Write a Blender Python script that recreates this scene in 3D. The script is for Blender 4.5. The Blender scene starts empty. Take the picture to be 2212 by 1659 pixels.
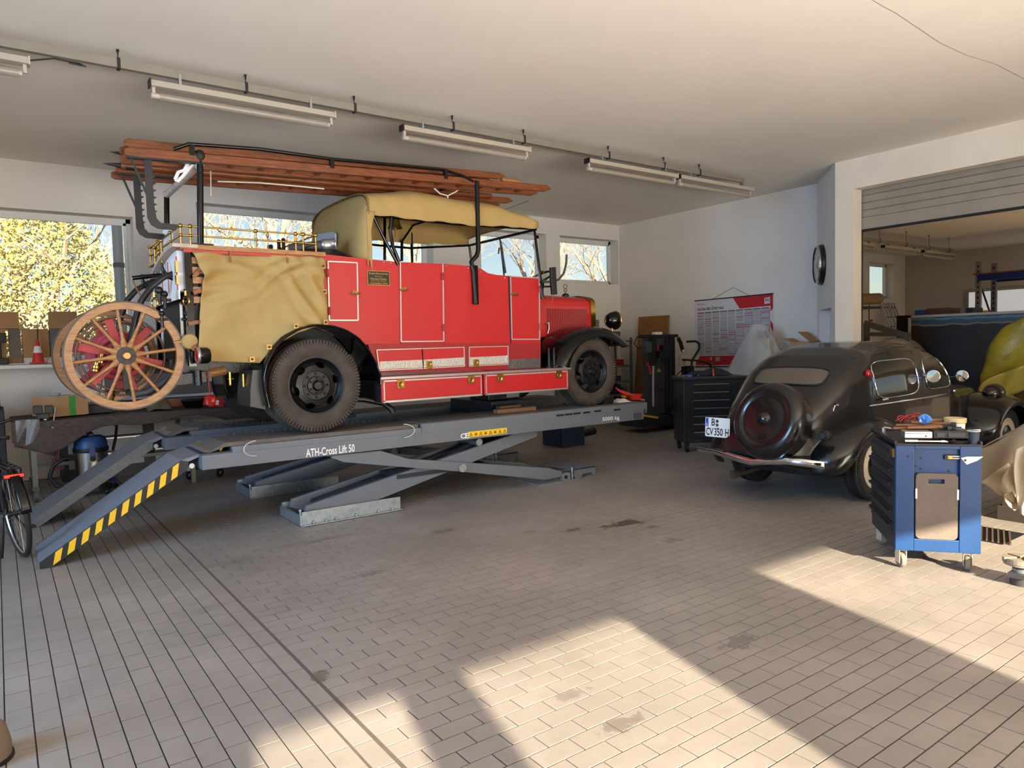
import bpy, bmesh, math, random
from mathutils import Vector, Matrix, Quaternion
PI = math.pi
rng = random.Random(7)
scene = bpy.context.scene
col = scene.collection

# ------------------------------------------------------------------ camera
FPX, YAW, PIT, ROL, CAMZ = 1534.84, 0.62746625, -0.05545586, -0.02446654, 1.62
fw = Vector((math.sin(YAW)*math.cos(PIT), math.cos(YAW)*math.cos(PIT), math.sin(PIT)))
_r = Vector((math.cos(YAW), -math.sin(YAW), 0)); _u = _r.cross(fw)
cr = math.cos(ROL)*_r + math.sin(ROL)*_u
cu = -math.sin(ROL)*_r + math.cos(ROL)*_u
CAM = Vector((0, 0, CAMZ))
cam_d = bpy.data.cameras.new('camera'); cam = bpy.data.objects.new('camera', cam_d); col.objects.link(cam)
cam_d.sensor_width = 36; cam_d.sensor_fit = 'HORIZONTAL'; cam_d.lens = FPX/2212*36; cam_d.clip_start = .05; cam_d.clip_end = 400
mw = Matrix.Identity(4)
for i in range(3):
    mw[i][0], mw[i][1], mw[i][2], mw[i][3] = cr[i], cu[i], -fw[i], CAM[i]
cam.matrix_world = mw
scene.camera = cam

def at(px, py, X=None, Y=None, Z=None):
    """measured point of the photograph (2212 x 1659 frame) on the real plane X=, Y= or Z="""
    d = fw + cr*((px-1106)/FPX) - cu*((py-829.5)/FPX)
    t = (X/d.x) if X is not None else (Y/d.y) if Y is not None else ((Z-CAMZ)/d.z)
    return CAM + d*t

# ------------------------------------------------------------------ sky, sun, exposure
world = bpy.data.worlds.new('world'); scene.world = world; world.use_nodes = True
wn = world.node_tree.nodes; wl = world.node_tree.links
sky = wn.new('ShaderNodeTexSky'); sky.sky_type = 'NISHITA'; sky.sun_disc = False
SUN_EL = math.radians(20.6)
SUN_H = Vector((0.243, 0.97, 0)).normalized()          # horizontal travel of the sunlight
sky.sun_elevation = SUN_EL
sky.sun_rotation = math.atan2(-SUN_H.x, -SUN_H.y)
sky.air_density = 1.0; sky.dust_density = 0.6; sky.ozone_density = 1.4
wl.new(sky.outputs[0], wn['Background'].inputs[0]); wn['Background'].inputs[1].default_value = 0.15

sun_d = bpy.data.lights.new('sun', 'SUN'); sun = bpy.data.objects.new('sun', sun_d); col.objects.link(sun)
sun_d.energy = 25; sun_d.angle = math.radians(0.6); sun_d.color = (1.0, 0.87, 0.65)
sd = Vector((SUN_H.x*math.cos(SUN_EL), SUN_H.y*math.cos(SUN_EL), -math.sin(SUN_EL)))
sun.rotation_euler = sd.to_track_quat('-Z', 'Y').to_euler(); sun.location = (0, -20, 12)

def area(name, loc, target, sx, sy, power, color, spread=180):
    d = bpy.data.lights.new(name, 'AREA'); d.shape = 'RECTANGLE'; d.size = sx; d.size_y = sy; d.energy = power; d.color = color; d.spread = math.radians(spread)
    o = bpy.data.objects.new(name, d); col.objects.link(o); o.location = loc
    o.rotation_euler = (Vector(target)-Vector(loc)).to_track_quat('-Z', 'Z').to_euler()
    return o
# fill lamps added at the gateways, side windows and hall window, topping up daylight
area('gateway_fill', (3.2, -4.35, 1.0), (3.9, 3.0, 7.2), 8.5, 1.7, 760, (1.0, 0.94, 0.85), 105)
area('side_window_fill', (-4.85, 3.2, 2.3), (2, 4.5, 0.4), 7.0, 2.6, 600, (0.36, 0.62, 1.0), 110)
area('hall_window_fill', (17.0, -2.85, 2.2), (17.0, 6, 1.5), 6.0, 2.4, 30, (0.9, 0.93, 1.0))

scene.view_settings.view_transform = 'Standard'; scene.view_settings.look = 'None'
scene.view_settings.gamma = 1.0; scene.view_settings.use_curve_mapping = False
scene.view_settings.exposure = -0.12
scene.cycles.max_bounces = 8; scene.cycles.diffuse_bounces = 5; scene.cycles.glossy_bounces = 4
scene.cycles.transmission_bounces = 6; scene.cycles.transparent_max_bounces = 12
scene.cycles.sample_clamp_indirect = 6.0; scene.cycles.caustics_reflective = False; scene.cycles.caustics_refractive = False
# ------------------------------------------------------------------ helpers
def V(*a): return Vector(a)
def lin(c):
    return tuple(((x/255)/12.92 if x/255 <= .04045 else ((x/255+.055)/1.055)**2.4) for x in c)

MATS = {}
def M(name, rgb, rough=.5, metal=0., var=0., vs=6., bump=0., bs=60., coat=0., rgb2=None, spec=.5, stretch=None, alpha=1., trans=0., ior=1.45, emit=0., detail=4.):
    """procedural material: base colour with noise between two tones, noise bump"""
    if name in MATS: return MATS[name]
    m = bpy.data.materials.new(name); m.use_nodes = True; MATS[name] = m
    nt = m.node_tree; n = nt.nodes; l = nt.links; b = n['Principled BSDF']
    c = lin(rgb); b.inputs['Base Color'].default_value = (*c, 1)
    b.inputs['Roughness'].default_value = rough; b.inputs['Metallic'].default_value = metal
    b.inputs['Specular IOR Level'].default_value = spec; b.inputs['Coat Weight'].default_value = coat
    b.inputs['Alpha'].default_value = alpha; b.inputs['Transmission Weight'].default_value = trans; b.inputs['IOR'].default_value = ior
    if emit: b.inputs['Emission Color'].default_value = (*c, 1); b.inputs['Emission Strength'].default_value = emit
    if var or bump:
        tc = n.new('ShaderNodeTexCoord'); mp = n.new('ShaderNodeMapping'); l.new(tc.outputs['Object'], mp.inputs['Vector'])
        if stretch: mp.inputs['Scale'].default_value = stretch
    if var:
        t = n.new('ShaderNodeTexNoise'); t.inputs['Scale'].default_value = vs; t.inputs['Detail'].default_value = detail; t.inputs['Roughness'].default_value = .6
        l.new(mp.outputs[0], t.inputs['Vector'])
        r = n.new('ShaderNodeValToRGB'); r.color_ramp.elements[0].position = .3; r.color_ramp.elements[1].position = .7
        c2 = lin(rgb2) if rgb2 else tuple(x*(1-var) for x in c)
        r.color_ramp.elements[0].color = (*c2, 1); r.color_ramp.elements[1].color = (*(tuple(min(1, x*(1+var*.35)) for x in c) if not rgb2 else c), 1)
        l.new(t.outputs['Fac'], r.inputs['Fac']); l.new(r.outputs['Color'], b.inputs['Base Color'])
    if bump:
        t2 = n.new('ShaderNodeTexNoise'); t2.inputs['Scale'].default_value = bs; t2.inputs['Detail'].default_value = 3
        l.new(mp.outputs[0], t2.inputs['Vector'])
        bp = n.new('ShaderNodeBump'); bp.inputs['Strength'].default_value = bump; bp.inputs['Distance'].default_value = .01
        l.new(t2.outputs['Fac'], bp.inputs['Height']); l.new(bp.outputs['Normal'], b.inputs['Normal'])
    return m

FRAME = {}
class MB:
    def __init__(s): s.v = []; s.f = []
    def add(s, vs, fs):
        o = len(s.v); s.v += [Vector(p) for p in vs]; s.f += [tuple(i+o for i in f) for f in fs]; return s
    def box(s, x0, x1, y0, y1, z0, z1):
        return s.add([(x0,y0,z0),(x1,y0,z0),(x1,y1,z0),(x0,y1,z0),(x0,y0,z1),(x1,y0,z1),(x1,y1,z1),(x0,y1,z1)],
                     [(0,3,2,1),(4,5,6,7),(0,1,5,4),(1,2,6,5),(2,3,7,6),(3,0,4,7)])
    def obox(s, c, a, b, d):
        c, a, b, d = Vector(c), Vector(a), Vector(b), Vector(d)
        vs = [c+i*a+j*b+k*d for k in (-1,1) for (i,j) in ((-1,-1),(1,-1),(1,1),(-1,1))]
        return s.add(vs, [(0,3,2,1),(4,5,6,7),(0,1,5,4),(1,2,6,5),(2,3,7,6),(3,0,4,7)])
    def bar(s, p, q, w, h, up=(0,0,1)):
        p, q = Vector(p), Vector(q); d = (q-p); t = d.normalized(); sd_ = t.cross(Vector(up))
        if sd_.length < 1e-5: sd_ = t.cross(Vector((0,1,0)))
        sd_.normalize(); u = sd_.cross(t)
        return s.obox((p+q)/2, d/2, sd_*w/2, u*h/2)
    def cyl(s, p, q, r, r2=None, n=12, cap=True):
        p, q = Vector(p), Vector(q); r2 = r if r2 is None else r2; t = (q-p).normalized()
        a = t.orthogonal().normalized(); b = t.cross(a); vs = []
        for c, rr in ((p, r), (q, r2)):
            for i in range(n):
                g = 2*PI*i/n; vs.append(c+(a*math.cos(g)+b*math.sin(g))*rr)
        fs = [(i, (i+1) % n, n+(i+1) % n, n+i) for i in range(n)]
        if cap: fs += [tuple(reversed(range(n))), tuple(range(n, 2*n))]
        return s.add(vs, fs)
    def tube(s, pts, r, n=8, closed=False, cap=True):
        pts = [Vector(p) for p in pts]; k = len(pts); rr = r if isinstance(r, (list, tuple)) else [r]*k
        tans = []
        for i in range(k):
            a = pts[(i-1) % k] if closed else pts[max(i-1, 0)]; b = pts[(i+1) % k] if closed else pts[min(i+1, k-1)]
            tt = b-a; tans.append(tt.normalized() if tt.length > 1e-9 else Vector((0,0,1)))
        nrm = tans[0].orthogonal().normalized(); vs = []
        for i in range(k):
            if i: nrm = tans[i-1].rotation_difference(tans[i]) @ nrm
            nrm = (nrm - tans[i]*nrm.dot(tans[i])).normalized(); bn = tans[i].cross(nrm)
            for j in range(n):
                g = 2*PI*j/n; vs.append(pts[i]+(nrm*math.cos(g)+bn*math.sin(g))*rr[i])
        fs = []
        for i in range(k if closed else k-1):
            for j in range(n):
                a = i*n+j; b = i*n+(j+1) % n; c = ((i+1) % k)*n+(j+1) % n; d = ((i+1) % k)*n+j; fs.append((a,b,c,d))
        if cap and not closed: fs += [tuple(reversed(range(n))), tuple(range((k-1)*n, k*n))]
        return s.add(vs, fs)
    def lathe(s, o, axis, prof, n=24, closed=False, a0=0., a1=2*PI, ref=None):
        o, t = Vector(o), Vector(axis).normalized(); a = (Vector(ref)-t*Vector(ref).dot(t)).normalized() if ref is not None else t.orthogonal().normalized(); b = t.cross(a); vs = []
        full = abs(a1-a0-2*PI) < 1e-6; m = n if full else n+1
        for i in range(m):
            g = a0+(a1-a0)*i/n
            for r, h in prof: vs.append(o+t*h+(a*math.cos(g)+b*math.sin(g))*r)
        k = len(prof); fs = []
        for i in range(n):
            for j in range(k if closed else k-1):
                fs.append((i*k+j, ((i+1) % m)*k+j, ((i+1) % m)*k+(j+1) % k, i*k+(j+1) % k))
        if not full and closed: fs += [tuple(range(k)), tuple(reversed(range((m-1)*k, m*k)))]
        return s.add(vs, fs)
    def prism(s, poly, axis, a, b):
        k = len(poly)
        mk = {'x': lambda p, h: (h, p[0], p[1]), 'y': lambda p, h: (p[0], h, p[1]), 'z': lambda p, h: (p[0], p[1], h)}[axis]
        vs = [mk(p, a) for p in poly]+[mk(p, b) for p in poly]
        return s.add(vs, [tuple(range(k)), tuple(reversed(range(k, 2*k)))]+[(i, (i+1) % k, k+(i+1) % k, k+i) for i in range(k)])
    def sph(s, c, r, nu=12, nv=8):
        c = Vector(c); r = r if isinstance(r, (tuple, list)) else (r, r, r); vs = [c+Vector((0,0,r[2]))]
        for j in range(1, nv):
            ph = PI*j/nv
            for i in range(nu):
                g = 2*PI*i/nu; vs.append(c+Vector((r[0]*math.sin(ph)*math.cos(g), r[1]*math.sin(ph)*math.sin(g), r[2]*math.cos(ph))))
        vs.append(c-Vector((0,0,r[2]))); fs = [(0, 1+i, 1+(i+1) % nu) for i in range(nu)]
        for j in range(nv-2):
            for i in range(nu): fs.append((1+j*nu+i, 1+(j+1)*nu+i, 1+(j+1)*nu+(i+1) % nu, 1+j*nu+(i+1) % nu))
        e = len(vs)-1; fs += [(e, 1+(nv-2)*nu+(i+1) % nu, 1+(nv-2)*nu+i) for i in range(nu)]
        return s.add(vs, fs)
    def torus(s, c, axis, R, r, n=32, m=8):
        return s.lathe(c, axis, [(R+r*math.cos(2*PI*j/m), r*math.sin(2*PI*j/m)) for j in range(m)], n, closed=True)
    def grid(s, fn, nu, nv, wrap=False):
        vs = [fn(i/(nu-1) if not wrap else i/nu, j/(nv-1)) for i in range(nu) for j in range(nv)]
        fs = [(i*nv+j, ((i+1) % nu)*nv+j, ((i+1) % nu)*nv+j+1, i*nv+j+1) for i in range(nu if wrap else nu-1) for j in range(nv-1)]
        return s.add(vs, fs)
    def mesh(s, name, mat=None, smooth=0, org=None, keepn=False):
        me = bpy.data.meshes.new(name); o = org or Vector((0,0,0))
        me.from_pydata([tuple(p-o) for p in s.v], [], s.f)
        if not keepn:
            bm = bmesh.new(); bm.from_mesh(me); bmesh.ops.recalc_face_normals(bm, faces=bm.faces); bm.to_mesh(me); bm.free()
        if smooth:
            for p in me.polygons: p.use_smooth = True
            me.set_sharp_from_angle(angle=math.radians(smooth))
        if mat: me.materials.append(mat)
        me.update(); return me
    def build(s, name, mat, parent=None, smooth=0, bevel=0., solid=0., sub=0, org=None, keepn=False, **props):
        if parent is None:
            if org is None:
                xs = [p.x for p in s.v]; ys = [p.y for p in s.v]; zs = [p.z for p in s.v]
                org = Vector(((min(xs)+max(xs))/2, (min(ys)+max(ys))/2, min(zs)))
            fr = Vector(org)
        else: fr = FRAME[parent.name]
        o = bpy.data.objects.new(name, s.mesh(name, mat, smooth, fr, keepn)); col.objects.link(o)
        FRAME[o.name] = fr
        if parent is None: o.location = fr
        else: o.parent = parent
        if solid:
            md = o.modifiers.new('solid', 'SOLIDIFY'); md.thickness = solid; md.offset = 0
        if bevel:
            md = o.modifiers.new('bevel', 'BEVEL'); md.width = bevel; md.segments = 2; md.limit_method = 'ANGLE'; md.angle_limit = math.radians(40)
        if sub:
            md = o.modifiers.new('sub', 'SUBSURF'); md.levels = sub; md.render_levels = sub
        for k, v in props.items(): o[k] = v
        return o

def thing(name, label, cat, loc, rotz=0., group=None, local=False):
    o = bpy.data.objects.new(name, None); col.objects.link(o); o.empty_display_size = .1
    o.location = loc; o.rotation_euler = (0, 0, rotz); o['label'] = label; o['category'] = cat
    if group: o['group'] = group
    FRAME[o.name] = Vector((0,0,0)) if local else Vector(loc)
    return o
def tag(o, label, cat, group=None):
    o['label'] = label; o['category'] = cat
    if group: o['group'] = group
    return o
def struct(o): o['kind'] = 'structure'; return o
def copy_tree(o, parent=None):
    c = o.copy(); col.objects.link(c); c.parent = parent; FRAME[c.name] = FRAME.get(o.name, Vector((0,0,0)))
    for ch in list(o.children): copy_tree(ch, c)
    return c
def inst(name, me, loc, parent, mat=None, rot=None, scale=None):
    """small repeated piece: shares mesh data; LOC in world or local frame of the parent"""
    o = bpy.data.objects.new(name, me); col.objects.link(o); FRAME[o.name] = FRAME[parent.name]
    o.location = Vector(loc)-FRAME[parent.name]; o.parent = parent
    if rot is not None: o.rotation_euler = rot
    if scale is not None: o.scale = scale
    return o
def text(s, w, h, org, xd, yd, mat, parent, name='lettering', depth=.001, align='L', fit=True):
    """lettering as thin raised mesh, fitted into w x h, lower left corner at ORG, baseline along XD"""
    cu_ = bpy.data.curves.new('t', 'FONT'); cu_.body = s; cu_.extrude = .0; cu_.offset = .016; cu_.resolution_u = 3
    to = bpy.data.objects.new('t', cu_); col.objects.link(to)
    dg = bpy.context.evaluated_depsgraph_get(); me = bpy.data.meshes.new_from_object(to.evaluated_get(dg))
    bpy.data.objects.remove(to); bpy.data.curves.remove(cu_)
    xs = [v.co.x for v in me.vertices]; ys = [v.co.y for v in me.vertices]
    x0, x1, y0, y1 = min(xs), max(xs), min(ys), max(ys)
    xd, yd, org = Vector(xd).normalized(), Vector(yd).normalized(), Vector(org); nd = xd.cross(yd)
    sx, sy = w/(x1-x0), h/(y1-y0)
    b = MB(); k = len(me.vertices)
    lo = [org+xd*((v.co.x-x0)*sx)+yd*((v.co.y-y0)*sy) for v in me.vertices]
    b.add([p+nd*depth for p in lo], [tuple(p.vertices) for p in me.polygons])
    bpy.data.meshes.remove(me)
    return b.build(name, mat, parent, keepn=True)

# ------------------------------------------------------------------ shared materials
wall_paint = M('wall_paint', (226,222,216), .9, var=.06, vs=1.3, bump=.12, bs=35)
ceil_paint = M('ceiling_paint', (232,226,216), .92, var=.05, vs=.8, bump=.08, bs=25)
beam_paint = M('beam_paint', (228,218,202), .9, var=.07, vs=2.0, bump=.15, bs=25)
white_paint = M('white_lacquer', (232,232,230), .35)
frame_white = M('window_white', (222,224,222), .4, var=.05, vs=8)
black_paint = M('black_gloss', (9,9,10), .14, spec=.45)
black_matt = M('black_matt', (20,20,21), .6)
dark_steel = M('dark_steel', (42,44,46), .5, metal=.4, var=.15, vs=20)
grease_black = M('greasy_black', (16,15,15), .35, bump=.3, bs=60)
fire_red = M('fire_red', (182,34,36), .34, coat=.25, var=.03, vs=2)
fire_red_d = M('fire_red_dull', (150,32,36), .45, var=.12, vs=9)
trim_white = M('trim_silver', (206,203,197), .3, metal=.6)
hammered = M('hammered_aluminium', (196,194,190), .32, metal=.9, bump=.9, bs=95)
alu = M('aluminium', (190,190,190), .35, metal=.9, var=.1, vs=30)
galv = M('galvanised', (168,176,180), .45, metal=.75, var=.25, vs=22)
brass = M('brass', (186,146,72), .28, metal=1., var=.15, vs=30)
brass_dull = M('brass_dull', (160,128,66), .42, metal=.9, var=.2, vs=25)
chrome = M('chrome', (215,215,218), .08, metal=1.)
canvas = M('khaki_canvas', (168,142,92), .95, var=.10, vs=5, bump=.25, bs=260, spec=.1)
leather = M('leather_strap', (138,84,50), .6, var=.2, vs=30)
oak = M('oak_wood', (176,124,74), .42, var=.28, vs=7, stretch=(1.5,9,9), rgb2=(132,88,50))
ladder_wood = M('varnished_pine', (134,74,38), .34, var=.3, vs=6, stretch=(1.2,12,12), rgb2=(84,42,20))
wood_old = M('old_wood', (120,86,56), .75, var=.3, vs=12, stretch=(2,8,8), bump=.2, bs=40)
osb = M('chipboard', (168,118,62), .8, var=.35, vs=38, rgb2=(116,74,36), bump=.15, bs=60)
cardboard = M('cardboard', (172,134,94), .85, var=.08, vs=6)
card_dark = M('cardboard_print', (112,106,100), .8, var=.1, vs=50, stretch=(.3,1,14))
rubber = M('tyre_rubber', (38,35,33), .72, var=.18, vs=14, bump=.1, bs=80)
rubber_dusty = M('dusty_tyre', (74,64,56), .8, var=.2, vs=10, bump=.12, bs=90, rgb2=(54,46,41))
lift_grey = M('lift_grey', (106,110,116), .42, bump=.25, bs=420, var=.05, vs=8)
lift_deck = M('lift_deck', (98,90,82), .75, var=.2, vs=7, bump=.3, bs=150)
lift_dark = M('lift_navy', (40,46,56), .45, var=.1, vs=10)
plastic_blk = M('black_plastic', (22,22,23), .5)
red_plastic = M('red_plastic', (196,44,30), .45)
felt = M('felt_blanket', (92,80,72), .98, var=.35, vs=30, stretch=(.6,2,2), bump=.6, bs=120, spec=.05)
letter_white = M('letter_white', (236,236,232), .5)
letter_black = M('letter_black', (18,18,18), .5)
lamp_white = M('lamp_housing', (178,168,152), .4)
clear_plastic = M('clear_tube', (225,222,215), .12, alpha=.35)
glass = M('window_glass', (240,246,248), .03, alpha=.07, spec=.5)
blue_paint = M('blue_lacquer', (12,56,104), .38, coat=.15, var=.12, vs=5)
blue_dark = M('rack_blue', (18,40,104), .5)
yellow_paint = M('yellow_paint', (226,176,34), .5)
# ------------------------------------------------------------------ room shell
H = 4.15; WY = 11.234; WX = 11.125; PX = 10.06; YF = -4.5
def pix(p):
    d = Vector(p)-CAM; w = d.dot(fw)
    return (1e9, 1e9, w) if w < .05 else (1106+FPX*d.dot(cr)/w, 829.5-FPX*d.dot(cu)/w, w)

def tile_material(name, use_attr):
    m = bpy.data.materials.new(name); m.use_nodes = True; n = m.node_tree.nodes; l = m.node_tree.links; b = n['Principled BSDF']
    geo = n.new('ShaderNodeNewGeometry')
    def noise(scale, detail, rough=.6):
        t = n.new('ShaderNodeTexNoise'); t.inputs['Scale'].default_value = scale; t.inputs['Detail'].default_value = detail; t.inputs['Roughness'].default_value = rough
        l.new(geo.outputs['Position'], t.inputs['Vector']); return t.outputs['Fac']
    def math_(op, a, b_, clamp=False):
        k = n.new('ShaderNodeMath'); k.operation = op; k.use_clamp = clamp
        for i, x in enumerate((a, b_)):
            if isinstance(x, (int, float)): k.inputs[i].default_value = x
            else: l.new(x, k.inputs[i])
        return k.outputs[0]
    def mix(f, c1, c2):
        k = n.new('ShaderNodeMix'); k.data_type = 'RGBA'
        if isinstance(f, float): k.inputs[0].default_value = f
        else: l.new(f, k.inputs[0])
        for i, c in ((6, c1), (7, c2)):
            if isinstance(c, tuple): k.inputs[i].default_value = (*c, 1)
            else: l.new(c, k.inputs[i])
        return k.outputs[2]
    big = math_('MULTIPLY', math_('SUBTRACT', noise(1.1, 5), .38), 3.0, True)
    c = mix(big, lin((132,124,117)), lin((156,146,138)))
    if use_attr:
        a = n.new('ShaderNodeAttribute'); a.attribute_name = 'tint'; tint = a.outputs['Fac']
    else:
        a = n.new('ShaderNodeObjectInfo'); tint = a.outputs['Random']
    c = mix(math_('MULTIPLY', tint, .55), c, lin((136,128,121)))
    dirt = math_('MULTIPLY', math_('SUBTRACT', noise(5.5, 8, .7), .56), 3.2, True)
    c = mix(math_('MULTIPLY', dirt, .42), c, lin((104,90,78)))
    spk = math_('GREATER_THAN', noise(70, 2), .715)
    c = mix(math_('MULTIPLY', spk, .5), c, lin((70,62,56)))
    # oil stains with their own outlines: centre, half lengths
    ns = noise(13, 8, .75)
    for (px, py, rx, ry, s) in ((1357,1130,.16,.09,.85),(1310,1138,.08,.05,.7),(1410,1138,.06,.04,.6),(1237,1145,.07,.05,.6),(1145,1148,.07,.04,.4),(960,1147,.12,.05,.45),(797,1240,.1,.05,.4),(1335,1565,.09,.05,.4),(1230,1500,.08,.04,.3),(1600,1385,.12,.06,.45),(1452,1167,.12,.05,.4),(500,1215,.2,.08,.2),(700,1165,.2,.06,.35),(690,1462,.05,.05,.6),(430,1320,.2,.06,.15)):
        p = at(px, py, Z=0)
        sub = n.new('ShaderNodeVectorMath'); sub.operation = 'SUBTRACT'; l.new(geo.outputs['Position'], sub.inputs[0]); sub.inputs[1].default_value = (p.x, p.y, 0)
        dv = n.new('ShaderNodeVectorMath'); dv.operation = 'DIVIDE'; l.new(sub.outputs[0], dv.inputs[0]); dv.inputs[1].default_value = (rx, ry, 1)
        ln = n.new('ShaderNodeVectorMath'); ln.operation = 'LENGTH'; l.new(dv.outputs[0], ln.inputs[0])
        e = math_('ADD', ln.outputs['Value'], math_('MULTIPLY', math_('SUBTRACT', ns, .5), 6.5))
        f = math_('MULTIPLY', math_('MULTIPLY', math_('SUBTRACT', 1.05, e), 6., True), s)
        c = mix(f, c, lin((62,52,47)))
    l.new(c, b.inputs['Base Color'])
    rr = math_('ADD', math_('MULTIPLY', noise(9, 4), .25), .33)
    l.new(rr, b.inputs['Roughness']); b.inputs['Specular IOR Level'].default_value = .45
    bp = n.new('ShaderNodeBump'); bp.inputs['Strength'].default_value = .12; bp.inputs['Distance'].default_value = .004
    l.new(noise(140, 3), bp.inputs['Height']); l.new(bp.outputs[0], b.inputs['Normal'])
    return m
tile_single = tile_material('floor_tile', False); tile_many = tile_material('floor_tile_field', True)
grout = M('grout', (58,50,45), .95, var=.15, vs=12)
apron = M('plain_floor', (168,152,135), .6, var=.1, vs=2)

TX0, TX1, TY0, TY1 = -1.2, 11.9, .2, 11.2
floor = struct(MB().box(TX0, TX1, TY0, TY1, -.12, -.005).build('floor', grout, org=(0,0,0)))
b = MB()
for (x0,x1,y0,y1) in ((-5,TX0,YF,WY),(TX0,24.2,YF,TY0),(TX1,24.2,TY0,WY),(TX0,TX1,TY1,WY)): b.box(x0,x1,y0,y1,-.12,0)
b.build('floor_apron', apron, floor)
# 100 x 200 mm quarry tiles: columns left of the joint strip, running-bond rows to the right of it
tiles = []; P1, P2, G = .1035, .207, .0058
x = 1.086; i = 0
while x-P1 > TX0:
    y = TY0+(.5*P2 if i % 2 else 0)+.04*rng.random()
    while y+P2 < TY1: tiles.append((x-P1+G, x, y, y+P2-G)); y += P2
    x -= P1; i += 1
y = TY0
while y+P2 < TY1: tiles.append((1.098, 1.186, y, y+P2-G)); y += P2
y = TY0+.016; i = 0
while y+P1 < TY1:
    x = 1.205+(-.5*P2 if i % 2 else 0)
    while x+P2 < TX1:
        xa = max(x, 1.205)
        if x+P2-G-xa > .03: tiles.append((xa, x+P2-G, y, y+P1-G))
        x += P2
    y += P1; i += 1
def shown(t):
    a, c, w = pix(((t[0]+t[1])/2, (t[2]+t[3])/2, 0)); return -30 < a < 2242 and 800 < c < 1690
tiles.sort(key=lambda t: (not shown(t), ((t[0]+t[1])/2)**2+((t[2]+t[3])/2)**2))
cache = {}
for t in tiles[:300]:
    k = (round(t[1]-t[0], 3), round(t[3]-t[2], 3))
    if k not in cache:
        hx, hy = k[0]/2, k[1]/2; e = .0012
        cache[k] = MB().add([(-hx,-hy,-.006),(hx,-hy,-.006),(hx,hy,-.006),(-hx,hy,-.006),(-hx,-hy,-e),(hx,-hy,-e),(hx,hy,-e),(-hx,hy,-e),(-hx+e,-hy+e,0),(hx-e,-hy+e,0),(hx-e,hy-e,0),(-hx+e,hy-e,0)],
            [(0,1,5,4),(1,2,6,5),(2,3,7,6),(3,0,4,7),(4,5,9,8),(5,6,10,9),(6,7,11,10),(7,4,8,11),(8,9,10,11)]).mesh('tile', tile_single)
    inst('tile', cache[k], ((t[0]+t[1])/2, (t[2]+t[3])/2, rng.uniform(-.0007, 0)), floor)
vs, fs, tint = [], [], []
for t in tiles[300:]:
    o = len(vs); z = rng.uniform(-.0008, 0); x0, x1, y0, y1 = t
    vs += [(x0,y0,-.006),(x1,y0,-.006),(x1,y1,-.006),(x0,y1,-.006),(x0,y0,z),(x1,y0,z),(x1,y1,z),(x0,y1,z)]
    fs += [tuple(o+q for q in f) for f in ((4,5,6,7),(0,1,5,4),(1,2,6,5),(2,3,7,6),(3,0,4,7))]; tint += [rng.random()]*5
me = bpy.data.meshes.new('tile_field'); me.from_pydata(vs, [], fs); me.materials.append(tile_many)
at_ = me.attributes.new('tint', 'FLOAT', 'FACE'); at_.data.foreach_set('value', tint)
o = bpy.data.objects.new('tile_field', me); col.objects.link(o); o.parent = floor; o['kind'] = 'stuff'
jf = M('joint_filler', (92,82,75), .85, var=.2, vs=15)
for xj in (1.087, 1.187): MB().box(xj, xj+.010 if xj < 1.1 else xj+.017, TY0, TY1, -.006, -.0012).build('joint_strip', jf, floor)

ceiling = struct(MB().box(-5.3, 24.4, YF-.3, WY+.4, H, H+.2).build('ceiling', ceil_paint))
cl = MB(); p0, p1 = at(1065, 455, Z=H-.002), at(1140, 420, Z=H-.002)
crack_m = M('crack_line', (120,112,104), .9)
pts = [at(a, c, Z=H-.001) for a, c in ((1885,0),(1905,12),(1935,28),(1975,55),(2030,92),(2090,120),(2150,138),(2212,170))]
MB().tube(pts, .0016, 4).build('hairline_crack', crack_m, ceiling)
MB().tube([at(1065, 462, Z=H-.004), at(1142, 434, Z=H-.004)], .004, 4).build('ceiling_wire', crack_m, ceiling)

# ---- back wall with its windows
WINS = [(-2.4, 1.66, 1.52, 3.53), (2.5, 4.5, 2.86, 3.82), (4.87, 6.47, 2.86, 3.82), (7.5, 9.08, 2.86, 3.82), (9.44, 11.09, 2.86, 3.82), (21.75, 23.25, 2.78, 3.88)]
b = MB(); xs = [-5.3]
for (x0, x1, z0, z1) in WINS:
    b.box(xs[-1], x0, WY, WY+.36, -.1, H); b.box(x0, x1, WY, WY+.36, -.1, z0); b.box(x0, x1, WY, WY+.36, z1, H); xs.append(x1)
b.box(xs[-1], 24.4, WY, WY+.36, -.1, H)
struct(b.build('wall_back', wall_paint))
for i, (x0, x1, z0, z1) in enumerate(WINS):
    fwid = .06; y0, y1 = WY+.24, WY+.31
    b = MB(); b.box(x0, x1, y0, y1, z0, z0+fwid); b.box(x0, x1, y0, y1, z1-fwid, z1); b.box(x0, x0+fwid, y0, y1, z0, z1); b.box(x1-fwid, x1, y0, y1, z0, z1)
    if i == 0: b.box(-.75, -.69, y0, y1, z0, z1)
    w = struct(b.build('window_%d' % (i+1), frame_white))
    MB().box(x0+fwid, x1-fwid, WY+.272, WY+.278, z0+fwid, z1-fwid).build('pane', glass, w)
    s = MB(); f2 = fwid+.035
    s.box(x0+fwid, x1-fwid, y0-.018, y0+.03, z0+fwid, z0+f2); s.box(x0+fwid, x1-fwid, y0-.018, y0+.03, z1-f2, z1-fwid)
    s.box(x0+fwid, x0+f2, y0-.018, y0+.03, z0+fwid, z1-fwid); s.box(x1-f2, x1-fwid, y0-.018, y0+.03, z0+fwid, z1-fwid)
    s.build('sash', frame_white, w)
    MB().box(x0+.01, x1-.01, WY-.03 if i == 0 else WY+.02, y0, z0, z0+.012).build('sill', frame_white, w)

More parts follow.
